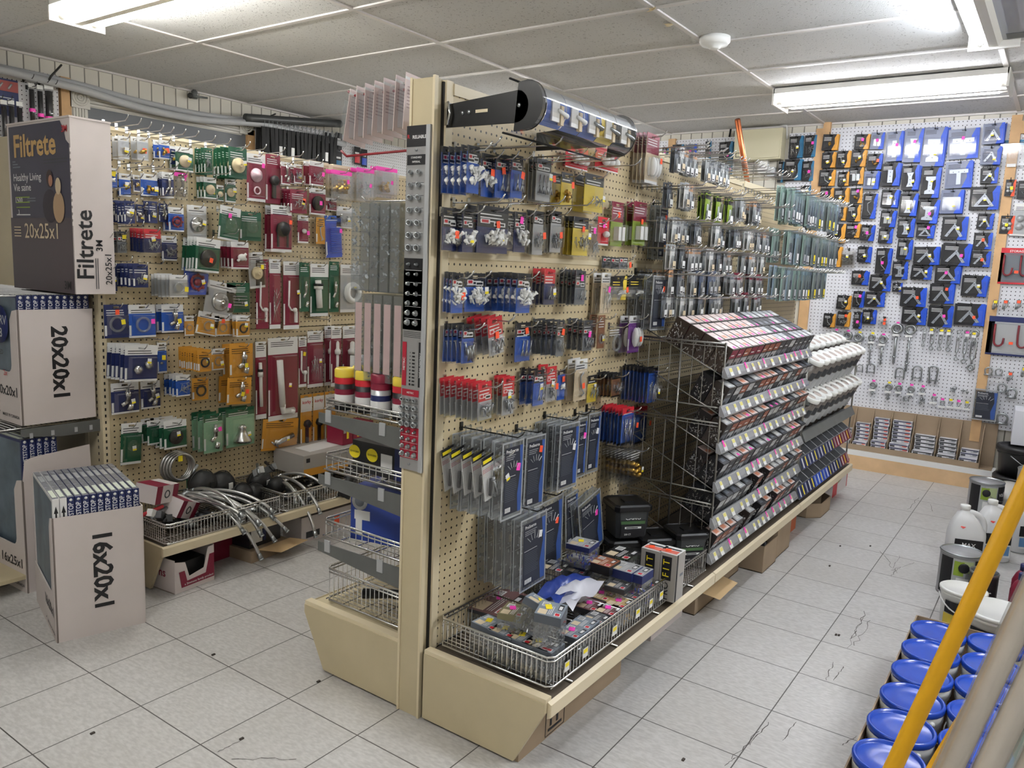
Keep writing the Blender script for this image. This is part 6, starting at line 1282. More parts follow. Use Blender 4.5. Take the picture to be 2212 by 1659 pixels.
# ================================================================ CARTONS UNDER THE ISLAND DECK
t = pbox('floor_carton', 'brown carton with two up arrows under the near deck', (.80, -1.045, 0), (1.41, -.78, .16), carton, None, 0, 'carton')
X = XF((-.305 + .135, -.1335, .006), 0)
MB().box((.0, -.0006, 0), (.105, 0, .002), blackp, X).box((0, -.0006, .13), (.105, 0, .132), blackp, X).box((0, -.0006, 0), (.002, 0, .132), blackp, X).box((.103, -.0006, 0), (.105, 0, .132), blackp, X).box((.015, -.0006, .012), (.09, 0, .02), blackp, X).obj('printed_frame', t)
for k in range(2): MB().prism([(.024 + .035 * k, .026), (.034 + .035 * k, .026), (.034 + .035 * k, .092), (.042 + .035 * k, .092), (.029 + .035 * k, .118), (.016 + .035 * k, .092), (.024 + .035 * k, .092)], -.0006, 0, blackp, X).obj('printed_arrow', t)
pbox('floor_carton', 'white carton with red print under the island deck', (1.70, -1.02, 0), (1.99, -.80, .12), cartonw, lambda b, w, d, h: b.front(w * .1, h * .3, w * .45, h * .8, -d / 2 - .0006, M('pale_red_print', (176, 110, 104), .6)), 0, 'carton')
def tray(lb, lo, hi, fill=None, flap=None, oct_=False):
    c_ = ((lo[0] + hi[0]) / 2, (lo[1] + hi[1]) / 2, 0); w, d, h = hi[0] - lo[0], hi[1] - lo[1], hi[2]
    t = thing('floor_carton', lb, 'carton', (c_[0], c_[1], lo[2]), 0); e = .004; k = .25 * min(w, d) if oct_ else .001
    o_ = [(-w / 2 + k, -d / 2), (w / 2 - k, -d / 2), (w / 2, -d / 2 + k), (w / 2, d / 2 - k), (w / 2 - k, d / 2), (-w / 2 + k, d / 2), (-w / 2, d / 2 - k), (-w / 2, -d / 2 + k)]
    b = MB().prism(o_, 0, .004, inner, None, 2)
    for i in range(8):
        p0, p1 = Vector(o_[i] + (0,)), Vector(o_[(i + 1) % 8] + (0,))
        n_ = Vector((p1.y - p0.y, p0.x - p1.x, 0)).normalized() * -e
        b.add([p0, p1, p1 + Vector((0, 0, h)), p0 + Vector((0, 0, h)), p0 + n_, p1 + n_, p1 + n_ + Vector((0, 0, h)), p0 + n_ + Vector((0, 0, h))], [(0, 1, 2, 3), (7, 6, 5, 4), (3, 2, 6, 7)], carton)
    b.obj('box_body', t)
    if flap: MB().quad([(-w * .45, -d / 2, h), (w * .45, -d / 2, h), (w * .4, -d / 2 - flap, h - .01), (-w * .4, -d / 2 - flap, h - .015)], M('pale_flap', (206, 176, 132), .75)).obj('flap', t)
    if fill:
        b = MB()
        for k_ in range(7): b.box((-w * .4 + k_ * w * .115, -d * .35, .01), (-w * .4 + k_ * w * .115 + w * .09, d * .35, h * R.uniform(.7, 1.15)), (dkgrey, silver, black, brown)[k_ % 4], XF((0, 0, 0), ry=.1 * (k_ % 3 - 1)))
        b.obj('contents', t)
    return t
tray('brown tray carton with a folded-out flap beside the white printed one', (2.02, -1.06, 0.0), (2.28, -.85, .10), True, .09)
tray('brown carton with a black stamp in shadow under the bin rack', (2.33, -1.03, 0), (2.62, -.82, .13))
tray('torn brown carton spilling shiny packs under the bin rack', (2.66, -1.13, 0), (2.86, -.88, .13), True)
tray('taller brown carton of packs next to the torn one', (2.90, -1.12, 0), (3.12, -.88, .15), True)
tray('empty octagonal brown tray at the foot of the tub rack', (3.68, -1.12, 0), (4.02, -.86, .085), None, None, True)
pbox('floor_carton', 'orange carton lying behind the octagonal tray', (3.25, -1.06, 0), (3.45, -.85, .13), M('orange_carton', (178, 92, 52), .6), None, 0, 'carton'); pbox('floor_carton', 'red and white carton at the far end of the island', (4.22, -1.07, 0), (4.62, -.80, .19), M('offwhite_carton'), lambda b, w, d, h: b.front(-w * .5, 0, -w * .2, h, -d / 2 - .0006, red).front(w * .44, 0, w * .5, h, -d / 2 - .0006, red), 0, 'carton')
# ================================================================ RIGHT FOREGROUND: PAILS, CANS, POLES
t = thing('pail_tray', 'brown cardboard tray holding the blue-lidded pails', 'tray', (1.0, -1.835, 0))
b = MB().box((0, -.0, 0), (1.13, .004, .20), carton).box((0, -.345, 0), (.004, 0, .20), carton).box((1.126, -.345, 0), (1.13, 0, .20), carton).box((0, -.349, 0), (1.13, -.345, .20), carton).box((0, -.345, 0), (1.13, 0, .004), inner); b.obj('box_body', t)
for x in (.385, .745): MB().box((x, -.345, .004), (x + .004, 0, .15), inner).obj('divider', t)
bluelid = M('blue_lid', (26, 66, 168), .22, noise=.05, nscale=14)
def pail_parts():
    a = MB().lathe([(.060, 0), (.062, .003), (.073, .165), (.077, .168), (.077, .178), (.080, .180), (.080, .212), (.077, .214)], whitep, 28)
    a.add([(.0745 * (1 - .0 * k) * math.cos(q) * (.88 + .1 * z / .15), .0745 * math.sin(q) * (.88 + .1 * z / .15), z) for z in (.03, .15) for q in [pi * .55 + .12 * k for k in range(11)]], [(k, k + 1, 12 + k, 11 + k) for k in range(10)], silver)
    l = MB().lathe([(.0815, .205), (.083, .208), (.083, .219), (.080, .223), (.075, .223), (.073, .217), (.070, .2155), (.03, .2165), (.001, .2165)], bluelid, 32)
    h = MB().tube([(.083 * math.cos(q), .083 * math.sin(q), .190 - .05 * math.sin(q - pi * .5) ** 2 * 0 - .055 * (math.sin(q) if math.sin(q) > 0 else 0)) for q in [pi * k / 14 for k in range(15)]], .0022, whitep, 5)
    for sx in (-1, 1): h.lathe([(.008, 0), (.008, .006)], whitep, 8, XF((sx * .078, 0, .19), ry=sx * pi / 2))
    tx = MB().text('BONDING', .016, dkgrey, XF((0, -.0725, .10), rx=-.07), .01)
    return [('pail_body', a.mesh('pail_body')), ('lid', l.mesh('lid')), ('handle', h.mesh('handle')), ('lettering', tx.mesh('lettering'))]
PP = pail_parts()[:3]
for j in range(2):
    for i in range(6):
        x = 1.157 + .1735 * i - .06; y = -1.917 - .165 * j
        tl = thing('blue_lid_pail', '%s blue-lidded white pail %s in the row %s the aisle' % (('nearest', 'second', 'third', 'fourth', 'fifth', 'farthest')[i], 'counting away' if 0 < i < 5 else 'of all', ('beside', 'farther from')[j]), 'pail', (x + .02 * j, y, .006), R.uniform(-.5, 1.2), 'blue-lidded pails')
        for nm, me in PP: inst(nm, me, tl)
# long leaning poles and sleeves in the foreground
yp = M('yellow_pole', (228, 170, 14), .42, noise=.04, nscale=40)
def lean(nm, lb, bot, top, r, m, cat, grow=1.35, cap=None, sleeve=None):
    d = (top - bot); lo = bot - d * (bot.z / d.z) ; hi = bot + d * grow * 2.2
    t = thing(nm, lb, cat, (lo.x, lo.y, 0)); X = Matrix.Translation((-lo.x, -lo.y, 0)); lo2 = Vector((lo.x, lo.y, .004)) + d * .02
    MB().tube([lo2 + (hi - lo2) * (k / 12) for k in range(13)], r, m, 18, X).obj('shaft', t)
    if cap: MB().ball(tuple(X @ hi), r * 1.02, cap, 12, 8).obj('end_cap', t)
    if sleeve:
        pts = [lo2 + (hi - lo2) * (k / 40) for k in range(41)]; rg = random.Random(3)
        MB().tube(pts, [r * (1.10 + .10 * rg.random()) for _ in pts], sleeve, 14, X, caps=False).obj('plastic_wrap', t)
    return t
def at_d(px, py, d): return CAM + (FW + RT * ((px - 1106) / FPX) - UP * ((py - 829.5) / FPX)) * d
lean('yellow_pole', 'long yellow pole leaning across the right foreground', at_d(1930, 1659, 1.0), at_d(2197, 1087, .985), .0104, yp, 'pole', cap=yp)
lean('yellow_pole', 'second yellow pole low behind the wrapped tubes', at_d(2000, 1690, 1.07), at_d(2060, 1590, 1.065), .0085, yp, 'pole', grow=1.3)
crm = M('cream_tube', (226, 216, 202), .5, noise=.05, nscale=20)
lean('wrapped_tube', 'cream tube in clear plastic right beside the long yellow pole', at_d(2052, 1659, 1.0), at_d(2212, 1318, .985), .0148, crm, 'tube', 1.25, None, clear('wrap_film', (250, 250, 250), .10, .18, .04))
lean('wrapped_tube', 'second cream tube in clear plastic, nearer the picture corner', at_d(2134, 1659, .98), at_d(2240, 1440, .97), .0150, crm, 'tube', 1.6, None, clear('wrap_film'))
lean('wrapped_tube', 'third cream tube cut off by the lower right corner', at_d(2215, 1690, .96), at_d(2290, 1520, .95), .015, crm, 'tube', 2.0, None, clear('wrap_film'))
lean('plastic_sheet_roll', 'pale green translucent roll between the wrapped tubes', at_d(2190, 1640, 1.1), at_d(2240, 1500, 1.095), .014, clear('green_film', (206, 240, 222), .12, .2, .3), 'roll', 1.6)
rk2 = thing('pole_rack', 'low wooden bin the leaning poles stand against', 'rack', (.55, -2.35, 0))
MB().box((-.2, -.2, 0), (.6, .0, .35), wood).box((-.18, -.18, .35), (.58, -.02, .352), inner).obj('bin_body', rk2)
# paint cans, jugs and pails further along
def can(nm, lb, x, y, r, h, body, parts, rim=steel, group=None, rz=0):
    t = thing(nm, lb, 'can', (x, y, 0), rz, group)
    MB().lathe([(r * .98, 0), (r, .004), (r, .010), (r * .985, .012), (r * .985, h - .012), (r, h - .008), (r, h)], body, 28).obj('can_body', t)
    MB().lathe([(r * 1.0, h - .004), (r * 1.03, h), (r * 1.0, h + .005), (r * .95, h + .004), (r * .93, h - .006), (r * .87, h - .006)], rim, 28, cap=False).lathe([(r * .87, h - .006), (r * .84, h - .002)], rim, 28, cap=False).add([(r * .84 * math.cos(2 * pi * k / 28), r * .84 * math.sin(2 * pi * k / 28), h - .002) for k in range(28)], [tuple(range(28))], rim).obj('lid', t)
    for nm_, fn in parts: b = MB(); fn(b, r * .99, h); b.obj(nm_, t)
    return t
def wrapq(b, r, a0, a1, z0, z1, m, off=.0008, k=8):
    rr = r + off; A = [a0 + (a1 - a0) * i / k for i in range(k + 1)]
    b.add([(rr * math.cos(a), rr * math.sin(a), z) for z in (z0, z1) for a in A], [(i, i + 1, k + 2 + i, k + 1 + i) for i in range(k)], m)
def ear(b, r, h, a): b.lathe([(.022, 0), (.022, .004), (.017, .006)], blackp, 14, XF((r * math.cos(a), r * math.sin(a), h * .74), rz=a + pi / 2, rx=pi / 2))
A0 = math.radians(200)           # side of the can turned to the viewer
def val(b, r, h):
    wrapq(b, r, A0 - 1.3, A0 + 1.3, .012, h - .014, silver); wrapq(b, r, A0 - 1.3, A0 - .62, h * .08, h - .014, blackp, .0016); wrapq(b, r, A0 + .42, A0 + 1.3, h * .45, h - .014, blackp, .0016)
    wrapq(b, r, A0 - .55, A0 - .1, h * .55, h * .88, lime, .002); wrapq(b, r, A0 - .2, A0 + .35, h * .62, h * .9, M('pale_green_print', (186, 200, 150), .5), .0018); wrapq(b, r, A0 - .4, A0 + .3, h * .1, h * .5, white, .0016)
    b.text('val', r * .42, white, XF(((r + .003) * math.cos(A0 + .72), (r + .003) * math.sin(A0 + .72), h * .72), rz=A0 + .72 + pi / 2), .008)
p = at(2110, 1110, 2, 0)
W_ = M('grey_can_body', (150, 150, 152), .4)
def bail(b, r, h): b.tube([((r + .004) * math.cos(A0 - .25 + 2.6 * k / 12), (r + .004) * math.sin(A0 - .25 + 2.6 * k / 12), h * .74 - .05 * math.sin(pi * k / 12)) for k in range(13)], .0018, steel, 5)
can('paint_can', 'largest grey and black paint can at the far end of the right row', 4.5, -1.87, .092, .215, W_, [('printed_label', val), ('ear', lambda b, r, h: ear(b, r, h, A0 - .25)), ('bail_handle', bail)], steel, 'grey paint cans')
can('paint_can', 'grey paint can with silver lid in front of the white jugs', 3.03, -1.885, .085, .195, W_, [('printed_label', val), ('ear', lambda b, r, h: ear(b, r, h, A0 - .1)), ('bail_handle', bail)], steel, 'grey paint cans')
can('paint_can', 'smaller dark paint can tucked right of the silver-lidded one', 2.90, -1.985, .055, .165, dkgrey, [('printed_label', lambda b, r, h: (wrapq(b, r, A0 - 1, A0 + 1, .01, h - .012, blackp), b.text('ar', .04, white, XF(((r + .003) * math.cos(A0), (r + .003) * math.sin(A0), h * .55), rz=A0 + pi / 2), .008)))], steel)
def jug(lb, x, y, rz):
    t = thing('plastic_jug', lb, 'jug', (x, y, 0), rz, 'white plastic jugs'); w, d = .082, .062
    def ringp(kx, ky, z, ox=0): return [(ox + w * kx * (abs(math.cos(a)) ** .6) * (1 if math.cos(a) > 0 else -1), d * ky * (abs(math.sin(a)) ** .6) * (1 if math.sin(a) > 0 else -1), z) for a in [2 * pi * k / 20 for k in range(20)]]
    lv = [(.9, .9, 0, 0), (1, 1, .008, 0), (1, 1, .165, 0), (.97, .97, .18, 0), (.72, .8, .225, -.008), (.42, .6, .262, -.014), (.24, .31, .275, -.018), (.23, .30, .285, -.018)]
    vs = [q for kx, ky, z, ox in lv for q in ringp(kx, ky, z, ox)]
    MB().add(vs, [(i * 20 + j, i * 20 + (j + 1) % 20, i * 20 + 20 + (j + 1) % 20, i * 20 + 20 + j) for i in range(len(lv) - 1) for j in range(20)] + [tuple(range(19, -1, -1))], M('milky_plastic', (232, 232, 232), .35), True).obj('jug_body', t)
    MB().lathe([(.021, .283), (.023, .285), (.023, .304), (.019, .306), (.001, .306)], whitep, 18, XF((-.018, 0, 0))).obj('cap', t)
    MB().tube(bez([(-.01, 0, .272), (.075, 0, .275), (.085, 0, .20), (.062, 0, .15)], 10), [.014] * 11, M('milky_plastic'), 10).obj('handle', t)
    b = MB().front(-w * .75, .03, w * .75, .15, -d - .0016, white).front(-w * .75, .095, w * .75, .15, -d - .0022, blackp).front(-w * .7, .04, w * .7, .088, -d - .0022, M('wash_blue', (96, 140, 186), .45)).text('MAX', .028, white, XF((0, -d - .003, .122)), .01)
    b.obj('printed_label', t)
    MB().quad([(-.012, 0, 0), (0, 0, -.009), (.012, 0, 0), (0, 0, .009)], M('hazard_red', (226, 70, 66), .5), XF((-.03, -d * .86, .208), rx=-.55)).obj('hazard_mark', t)
jug('white plastic jug with black and blue label, front of the pair', 3.45, -1.865, -1.25)
jug('white plastic jug behind and right of the labelled one', 3.66, -1.965, -1.1)
jug('white plastic jug mostly hidden by the yellow pole', 3.92, -2.10, -1.1)
def wpail(lb, x, y, r, h, z=0, txt=None):
    t = thing('white_pail', lb, 'pail', (x, y, z)); 
    MB().lathe([(r * .84, 0), (r * .95, h * .86), (r, h * .87), (r, h * .93), (r * .96, h * .94)], whitep, 26).obj('pail_body', t)
    MB().lathe([(r * 1.0, h * .93), (r * 1.05, h * .94), (r * 1.05, h * .985), (r * 1.0, h), (r * .93, h), (r * .9, h * .975), (.001, h * .975)], whitep, 28).obj('lid', t)
    b = MB(); wrapq(b, r * .9, A0 - 1.1, A0 + 1.1, h * .1, h * .45, burg if txt else yellow, .008); wrapq(b, r * .92, A0 - 1.1, A0 + 1.1, h * .46, h * .75, blackp, .004)
    if txt:
        for k, (s_, z_) in enumerate(((txt[0], .34), (txt[1], .22))): b.text(s_, r * .26, white, XF(((r * .9 + .011) * math.cos(A0 + .1), (r * .9 + .011) * math.sin(A0 + .1), h * z_), rz=A0 + .1 + pi / 2), .006)
    b.obj('printed_label', t)
    MB().tube([(r * 1.06 * math.cos(q), r * 1.06 * math.sin(q), h * .84 - .06 * math.sin(q - A0 + pi / 2)) for q in [A0 - pi / 2 + pi * k / 12 for k in range(13)]], .003, whitep, 5).obj('handle', t)
wpail('small white lidded pail at the left edge of the yellow pole', 2.62, -1.935, .082, .17)
wpail('white pail with a burgundy bonding cement label behind the yellow pole', 2.36, -2.065, .115, .21, 0, ('bonding', 'cement'))
tk = M('paint_shelf_white', (226, 222, 216), .5)
sh = thing('paint_shelf', 'white shelf of yellow cans at the right edge', 'shelf unit', (3.2, -2.22, 0))
MB().box((-1.3, .03, 0), (1.4, .045, .09), tk).box((-1.3, -.4, .085), (1.4, .045, .10), tk).obj('base_deck', sh); MB().box((-1.3, -.4, .40), (1.4, .0, .415), tk).obj('shelf', sh); MB().box((-1.3, -.42, 0), (1.4, -.40, 1.6), beige).obj('back_panel', sh)
for i in range(12):
    x = 2.25 + .135 * (i % 6); z = .10 if i < 6 else .415
    t = thing('yellow_can', '%s yellow and black can on the %s white paint shelf' % (('nearest', 'second', 'third', 'fourth', 'fifth', 'farthest')[i % 6], ('lower', 'upper')[i // 6]), 'can', (x, -2.245 - (.03 if i > 5 else 0), z), 0, 'yellow cans')
    MB().lathe([(.052, 0), (.053, .003), (.053, .128), (.054, .132)], tagy, 20).obj('can_body', t); MB().lathe([(.054, .128), (.056, .132), (.052, .135), (.050, .130), (.044, .130), (.040, .133), (.001, .132)], steel, 20).obj('lid', t)
    b = MB(); wrapq(b, .053, A0 - 1.2, A0 + 1.2, .09, .125, blackp); wrapq(b, .053, A0 - 1.2, A0 + 1.2, .0, .03, blackp); wrapq(b, .053, A0 - .5, A0 + .5, .045, .075, brown); b.obj('printed_label', t)
for i in range(2):
    t = thing('burgundy_bottle', ('nearer', 'farther')[i] + ' burgundy bottle standing before the yellow cans', 'bottle', (2.75 + .13 * i, -2.125, 0))
    MB().lathe([(.04, 0), (.042, .005), (.042, .17), (.03, .20), (.018, .215)], burg, 16).obj('bottle_body', t); MB().lathe([(.019, .213), (.019, .24), (.015, .243)], navy, 12).obj('cap', t)
# big black pails, white carton and blue can near the back wall
for i, z in enumerate((0, .19)):
    t = thing('black_pail', ('lower', 'upper')[i] + ' of two stacked black pails by the back wall', 'pail', (4.95, -2.02, z), 0, 'stacked black pails')
    MB().lathe([(.125, 0), (.135, .13), (.142, .135), (.142, .15), (.138, .152)], black, 26).obj('pail_body', t); MB().lathe([(.146, .15), (.152, .154), (.152, .176), (.145, .186), (.132, .186), (.13, .178), (.001, .178)], black, 28).obj('lid', t)
    MB().tube([(-.15, .06, .14), (-.17, 0, .10), (-.16, -.05, .09)], .003, steel, 5).obj('bail_handle', t)
pbox('white_box', 'plain white carton resting on the black pails', (4.92, -2.22, .384), (5.18, -1.94, .60), M('bright_white_carton', (228, 230, 238), .5), None, .05, 'carton')
tag(MB().ball((0, 0, .09), (.16, .12, .09), M('clear_pillow_bag', (208, 204, 196), .3), 12, 7).obj('plastic_bag', None, (4.74, -1.98, 0)), 'crumpled pale plastic bag between the black pails and the grey cans', 'bag')
can('paint_can', 'tall grey can with a blue band behind the large can', 4.62, -2.10, .09, .30, W_, [('printed_label', lambda b, r, h: (wrapq(b, r, A0 - 1.3, A0 + 1.3, h * .70, h * .95, M('paint_blue', (36, 128, 206), .4)), wrapq(b, r, A0 - .9, A0 + 1.3, h * .30, h * .66, blackp), b.text('General Paint', .034, white, XF(((r + .003) * math.cos(A0 + .2), (r + .003) * math.sin(A0 + .2), h * .83), rz=A0 + .2 + pi / 2), .006), b.text('Wood', .03, white, XF(((r + .003) * math.cos(A0 + .2), (r + .003) * math.sin(A0 + .2), h * .55), rz=A0 + .2 + pi / 2), .006)))], steel)
# ================================================================ BACK WALL: SHELF BINS AND LOOSE HARDWARE
XW = XB - .02
t = thing('wood_plinth', 'pine beam plinth with white top along the foot of the back wall', 'plinth', (5.19, -1.25, 0))
MB().box((-.02, -.62, 0), (.03, .75, .10), M('pale_pine', (214, 180, 138), .6, noise=.1, nscale=9)).obj('beam', t); MB().box((-.02, -.62, .10), (.145, .75, .135), white).obj('white_top', t)
t = thing('bin_row', 'row of brown cardboard bins with dividers standing on the plinth', 'bins', (XW - .05, -1.25, .136))
MB().box((.035, -.6, 0), (.048, .72, .30), carton).box((-.09, -.6, 0), (.035, .72, .004), carton).obj('back_board', t)
YD = [-1.775, -1.64, -1.505, -1.35, -1.2, -1.075, -.955, -.83]
for y in YD:
    MB().prism([(-.09, 0), (.035, 0), (.035, .30), (.01, .29), (-.04, .17), (-.09, .10)], y + 1.25, y + 1.254, carton).obj('divider', t)
for a, c in zip(YD, YD[1:]): MB().box((-.094, a + 1.25, 0), (-.09, c + 1.25, .04), carton).obj('front_lip', t)
stp = [M('staple_white', (226, 226, 230), .45), M('staple_navy', (40, 44, 84), .45)]
k_ = 0
for ci, (cnt, two) in enumerate(((4, 1), (6, 1), (6, 1), (9, 1), (9, 1), (7, 1), (5, 1))):
    y0, y1 = YD[ci] + .016, YD[ci + 1] - .012
    w = y1 - y0
    for j in range(cnt):
        for f in range(2):
            if f == 0 and j >= max(2, cnt // 3): continue
            b = MB(); x = XW - .105 + .062 * f; z = .142 + .0265 * j
            b.box((-.029, -w / 2, 0), (.029, w / 2, .025), stp[0]); X = XF((-.0296, 0, 0), -pi / 2)
            b.front(-w * .48, .018, w * .48, .0245, -.0003, stp[1] if (ci in (0, 3, 4, 5)) else blackp, X).front(-w * .45, .004, -w * .2, .015, -.0005, dkgrey, X).front(w * .05, .006, w * .4, .013, -.0005, silver, X).front(w * .2, .012, w * .44, .0165, -.0006, orange if ci in (3, 4, 5) else grey, X)
            b.quad([(-.025, -w * .4, .0254), (.025, -w * .4, .0254), (.025, w * .3, .0254), (-.025, w * .3, .0254)], stp[0] if j % 2 else silver)
            if ci == 5 and j == 0 and f == 0: b.box((-.031, -w * .4, .008), (-.0295, -w * .22, .026), orange)
            o = b.obj('staple_box', None, (x, (y0 + y1) / 2 + R.uniform(-.003, .003), z))
            tag(o, 'slim white box in the %s stack of the %s bin from the right, back wall' % (('front', 'rear')[f], ORD[ci + 1]), 'box', '%s bin from the right, %s stack' % (ORD[ci + 1], ('front', 'rear')[f]))
def eyebolt(px, py, R_, L, lb, n_=2, r=None):
    """a few eye bolts on one peg, nut up, shank down"""
    p = at(px, py, 0, XW - .03)
    for k in range(n_):
        r = R_ * .3; b = MB().ring((0, 0, 0), R_, r, steel, 20, 8, None, 0)
        b.tube([(0, 0, -R_), (0, 0, -R_ - L)], r * .8, steel, 8).tube([(0, 0, -R_ - L * .8), (0, 0, -R_ - L * .8 + .008)], r * 1.6, steel, 6)
        tag(b.obj('eye_bolt', None, (XW - .022 - k * R_ * .75, p.y + R.uniform(-.004, .004), p.z), (0, 0, R.uniform(-.12, .12))), lb if k == 0 else 'one of the eye bolts in front of the %s' % lb.split(',')[0], 'eye bolt', 'eye bolts on the back wall')
    for b, w_ in ((MB().box((-.03 - R_, -.022, -R_ - .022), (-.028 - R_, .022, -R_ - .008), white), 'white price tag hanging on the '), (MB().box((-.02, -.010, R_ + .004), (-.018, .010, R_ + .018), pink if R.random() < .6 else tagy), 'coloured tag above the ')):
        tag(b.obj('price_tag', None, (XW, p.y, p.z)), w_ + lb, 'tag', 'eye bolt price tags')
for i, (px, py, R_, L, n_, lb) in enumerate(((1938, 710, .030, .22, 2, 'large eye bolt bundle, left of the longest one'), (1966, 712, .030, .27, 1, 'longest eye bolt, centre of the back wall'), (1884, 729, .020, .17, 2, 'medium eye bolt left pair, over the U bolts'), (1907, 733, .024, .16, 2, 'medium eye bolt right pair, over the U bolts'),
        (1806, 720, .016, .02, 1, 'short eye bolt farthest left, behind the tubs'), (1831, 725, .024, .03, 2, 'short eye bolt above the tubs, left of two'), (1856, 729, .026, .03, 2, 'short eye bolt above the tubs, right of two'), (1886, 832, .020, .05, 2, 'eye bolt in the low row, leftmost'), (1920, 836, .020, .075, 2, 'eye bolt in the low row, second'), (1942, 838, .018, .04, 2, 'eye bolt in the low row, third'), (1968, 841, .020, .045, 2, 'eye bolt in the low row, fourth'), (1993, 842, .013, .03, 2, 'small eye bolt in the low row, fifth'), (2017, 861, .014, .02, 1, 'small eye bolt in the bottom line, first'), (2035, 870, .013, .015, 1, 'small eye bolt in the bottom line, second'), (2053, 871, .011, .015, 1, 'small eye bolt in the bottom line, third'), (2070, 873, .010, .012, 1, 'small eye bolt in the bottom line, fourth'), (2088, 876, .010, .012, 1, 'small eye bolt in the bottom line, fifth'))):
    eyebolt(px, py, R_, L, lb, n_)
def turnbuckle(px, py, L, w, lb):
    p = at(px, py, 0, XW - .03); t = thing('turnbuckle', lb, 'turnbuckle', (XW - .03, p.y, p.z), R.uniform(-.2, .2), 'turnbuckles on the back wall')
    MB().ring((0, 0, 0), w * .75, w * .26, steel, 16, 7, None, 0).tube([(0, 0, -w), (0, 0, -L * .35)], w * .24, steel, 7).obj('top_eye', t)
    b = MB()
    for s_ in (-1, 1): b.tube([(0, 0, -L * .2), (0, s_ * w * .55, -L * .26), (0, s_ * w * .55, -L * .72), (0, 0, -L * .78)], w * .22, steel, 6)
    b.obj('turnbuckle_body', t)
    MB().ring((0, 0, -L), w * .7, w * .26, steel, 14, 7, None, 0).tube([(0, 0, -L * .66), (0, 0, -L + w * .7)], w * .24, steel, 7).obj('lower_eye', t)
    if R.random() < .8: MB().box((-.03, -.013, -.03), (-.028, .013, -.012), white).box((-.032, -.01, -.008), (-.0305, .01, .006), pink if R.random() < .5 else tagy).obj('price_tag', t)
for i, (px, py, L, w) in enumerate(((1998, 712, .11, .014), (2016, 712, .13, .018), (2034, 713, .13, .017), (2053, 714, .13, .019), (2072, 716, .19, .015), (2089, 717, .20, .019), (2107, 720, .235, .027))):
    turnbuckle(px, py, L, w, '%s turnbuckle from the left on the back wall' % ORD[i + 1])
for i, (px, py, w, h, sl) in enumerate(((1858, 790, .040, .05, 0), (1882, 788, .050, .065, 0), (1945, 798, .055, .065, 0), (1983, 792, .055, .10, 0), (2018, 792, .06, .12, .4))):
    p = at(px, py, 0, XW - .02); r = w * .10; b = MB(); a = w / 2
    b.tube([(0, -a * (1 - sl), -h), (0, -a * (1 - sl * .2) , -h * .2)] + [(0, -a * math.cos(q), a * .9 * math.sin(q) - h * .2) for q in [pi * (k + 1) / 9 for k in range(8)]] + [(0, a * (1 - sl * .2), -h * .2), (0, a * (1 - sl), -h)], r, steel, 7)
    b.box((-.004, -a * 1.2, -h * .86), (.004, a * 1.2, -h * .78), steel)
    t = b.obj('u_bolt', None, (XW - .02, p.y, p.z), (0, 0, R.uniform(-.1, .1))); tag(t, '%s from the left of the U bolts in the middle of the back wall' % ('first', 'second', 'third', 'tall fourth', 'slanted fifth')[i], 'u bolt', 'U bolts on the back wall')
for i, (px, py) in enumerate(((2058, 838), (2085, 845), (1955, 862), (1988, 866))):
    p = at(px, py, 0, XW - .03); b = MB()
    for k in range(5): b.ring((R.uniform(-.01, .01), R.uniform(-.014, .014), R.uniform(-.02, .02)), R.uniform(.008, .014), .003, steel, 12, 5, XF((0, 0, 0), rz=R.uniform(0, 3), rx=R.uniform(0, 3)))
    b.box((-.03, -.022, -.03), (-.029, .022, -.018), clr); tag(b.obj('shackle_bunch', None, p), ['bunch of small shackles right of the low eye bolts', 'larger bunch of steel clips at the right of the low row', 'tagged bunch of rings under the low eye bolts, left', 'tagged bunch of rings under the low eye bolts, right'][i], 'hardware')
# right-most strip: storage hooks, clips and shackles
p0, p1 = at(2164, 535, 0, XW - .03), at(2215, 615, 0, XW - .03)
def hookpack(pa, pb, cardm, hm, lb, top, word):
    w = 2 * abs(pb.y - pa.y) * .9; h = pa.z - pb.z
    t = thing('storage_hook_pack', lb, 'pack', (XW - .02, pa.y - w / 2, pb.z), -pi / 2)
    MB().box((-w / 2, 0, 0), (w / 2, .004, h), cardm).obj('card', t); b = MB().box((-w / 2, -.002, h * .86), (w / 2, 0, h), top).front(-w / 2, 0, w / 2, h * .05, -.002, top)
    if word: b.text(word, h * .085, white, XF((0, -.003, h * .91)), .012)
    b.obj('printed_header', t)
    for k in range(3):
        x = -w * .33 + k * w * .33; q = h * .11
        MB().tube([(x - q, -.012, h * .80), (x - q, -.014, h * .55), (x - q * .9, -.016, h * .35)] + [(x - q * .9 + q * .9 * (1 - math.cos(a)), -.016, h * .35 - q * math.sin(a)) for a in [pi * i / 8 for i in range(1, 9)]] + [(x + q, -.02, h * .45)], h * .026, hm, 7).obj('hook', t)
    b = MB().taper((-w * .47, -.03, h * .06), (w * .47, -.001, h * .84), .01, clr); b.obj('blister', t)
    MB().box((-.012, -.032, 0), (.012, -.0305, .018), orange, XF((-w * .15, 0, h * .3))).obj('price_sticker', t)
hookred = M('hook_red', (128, 22, 40), .35)
hookpack(p0, p1, grey, hookred, 'red-headed storage hook pack on the far right pegboard', red, 'STORAGE HOOK SET')
p0, p1 = at(2138, 682, 0, XW - .03), at(2212, 772, 0, XW - .03)
hookpack(p0, p1, silver, hookred, 'blue-headed white pack of thick burgundy hooks, far right', navy, None)
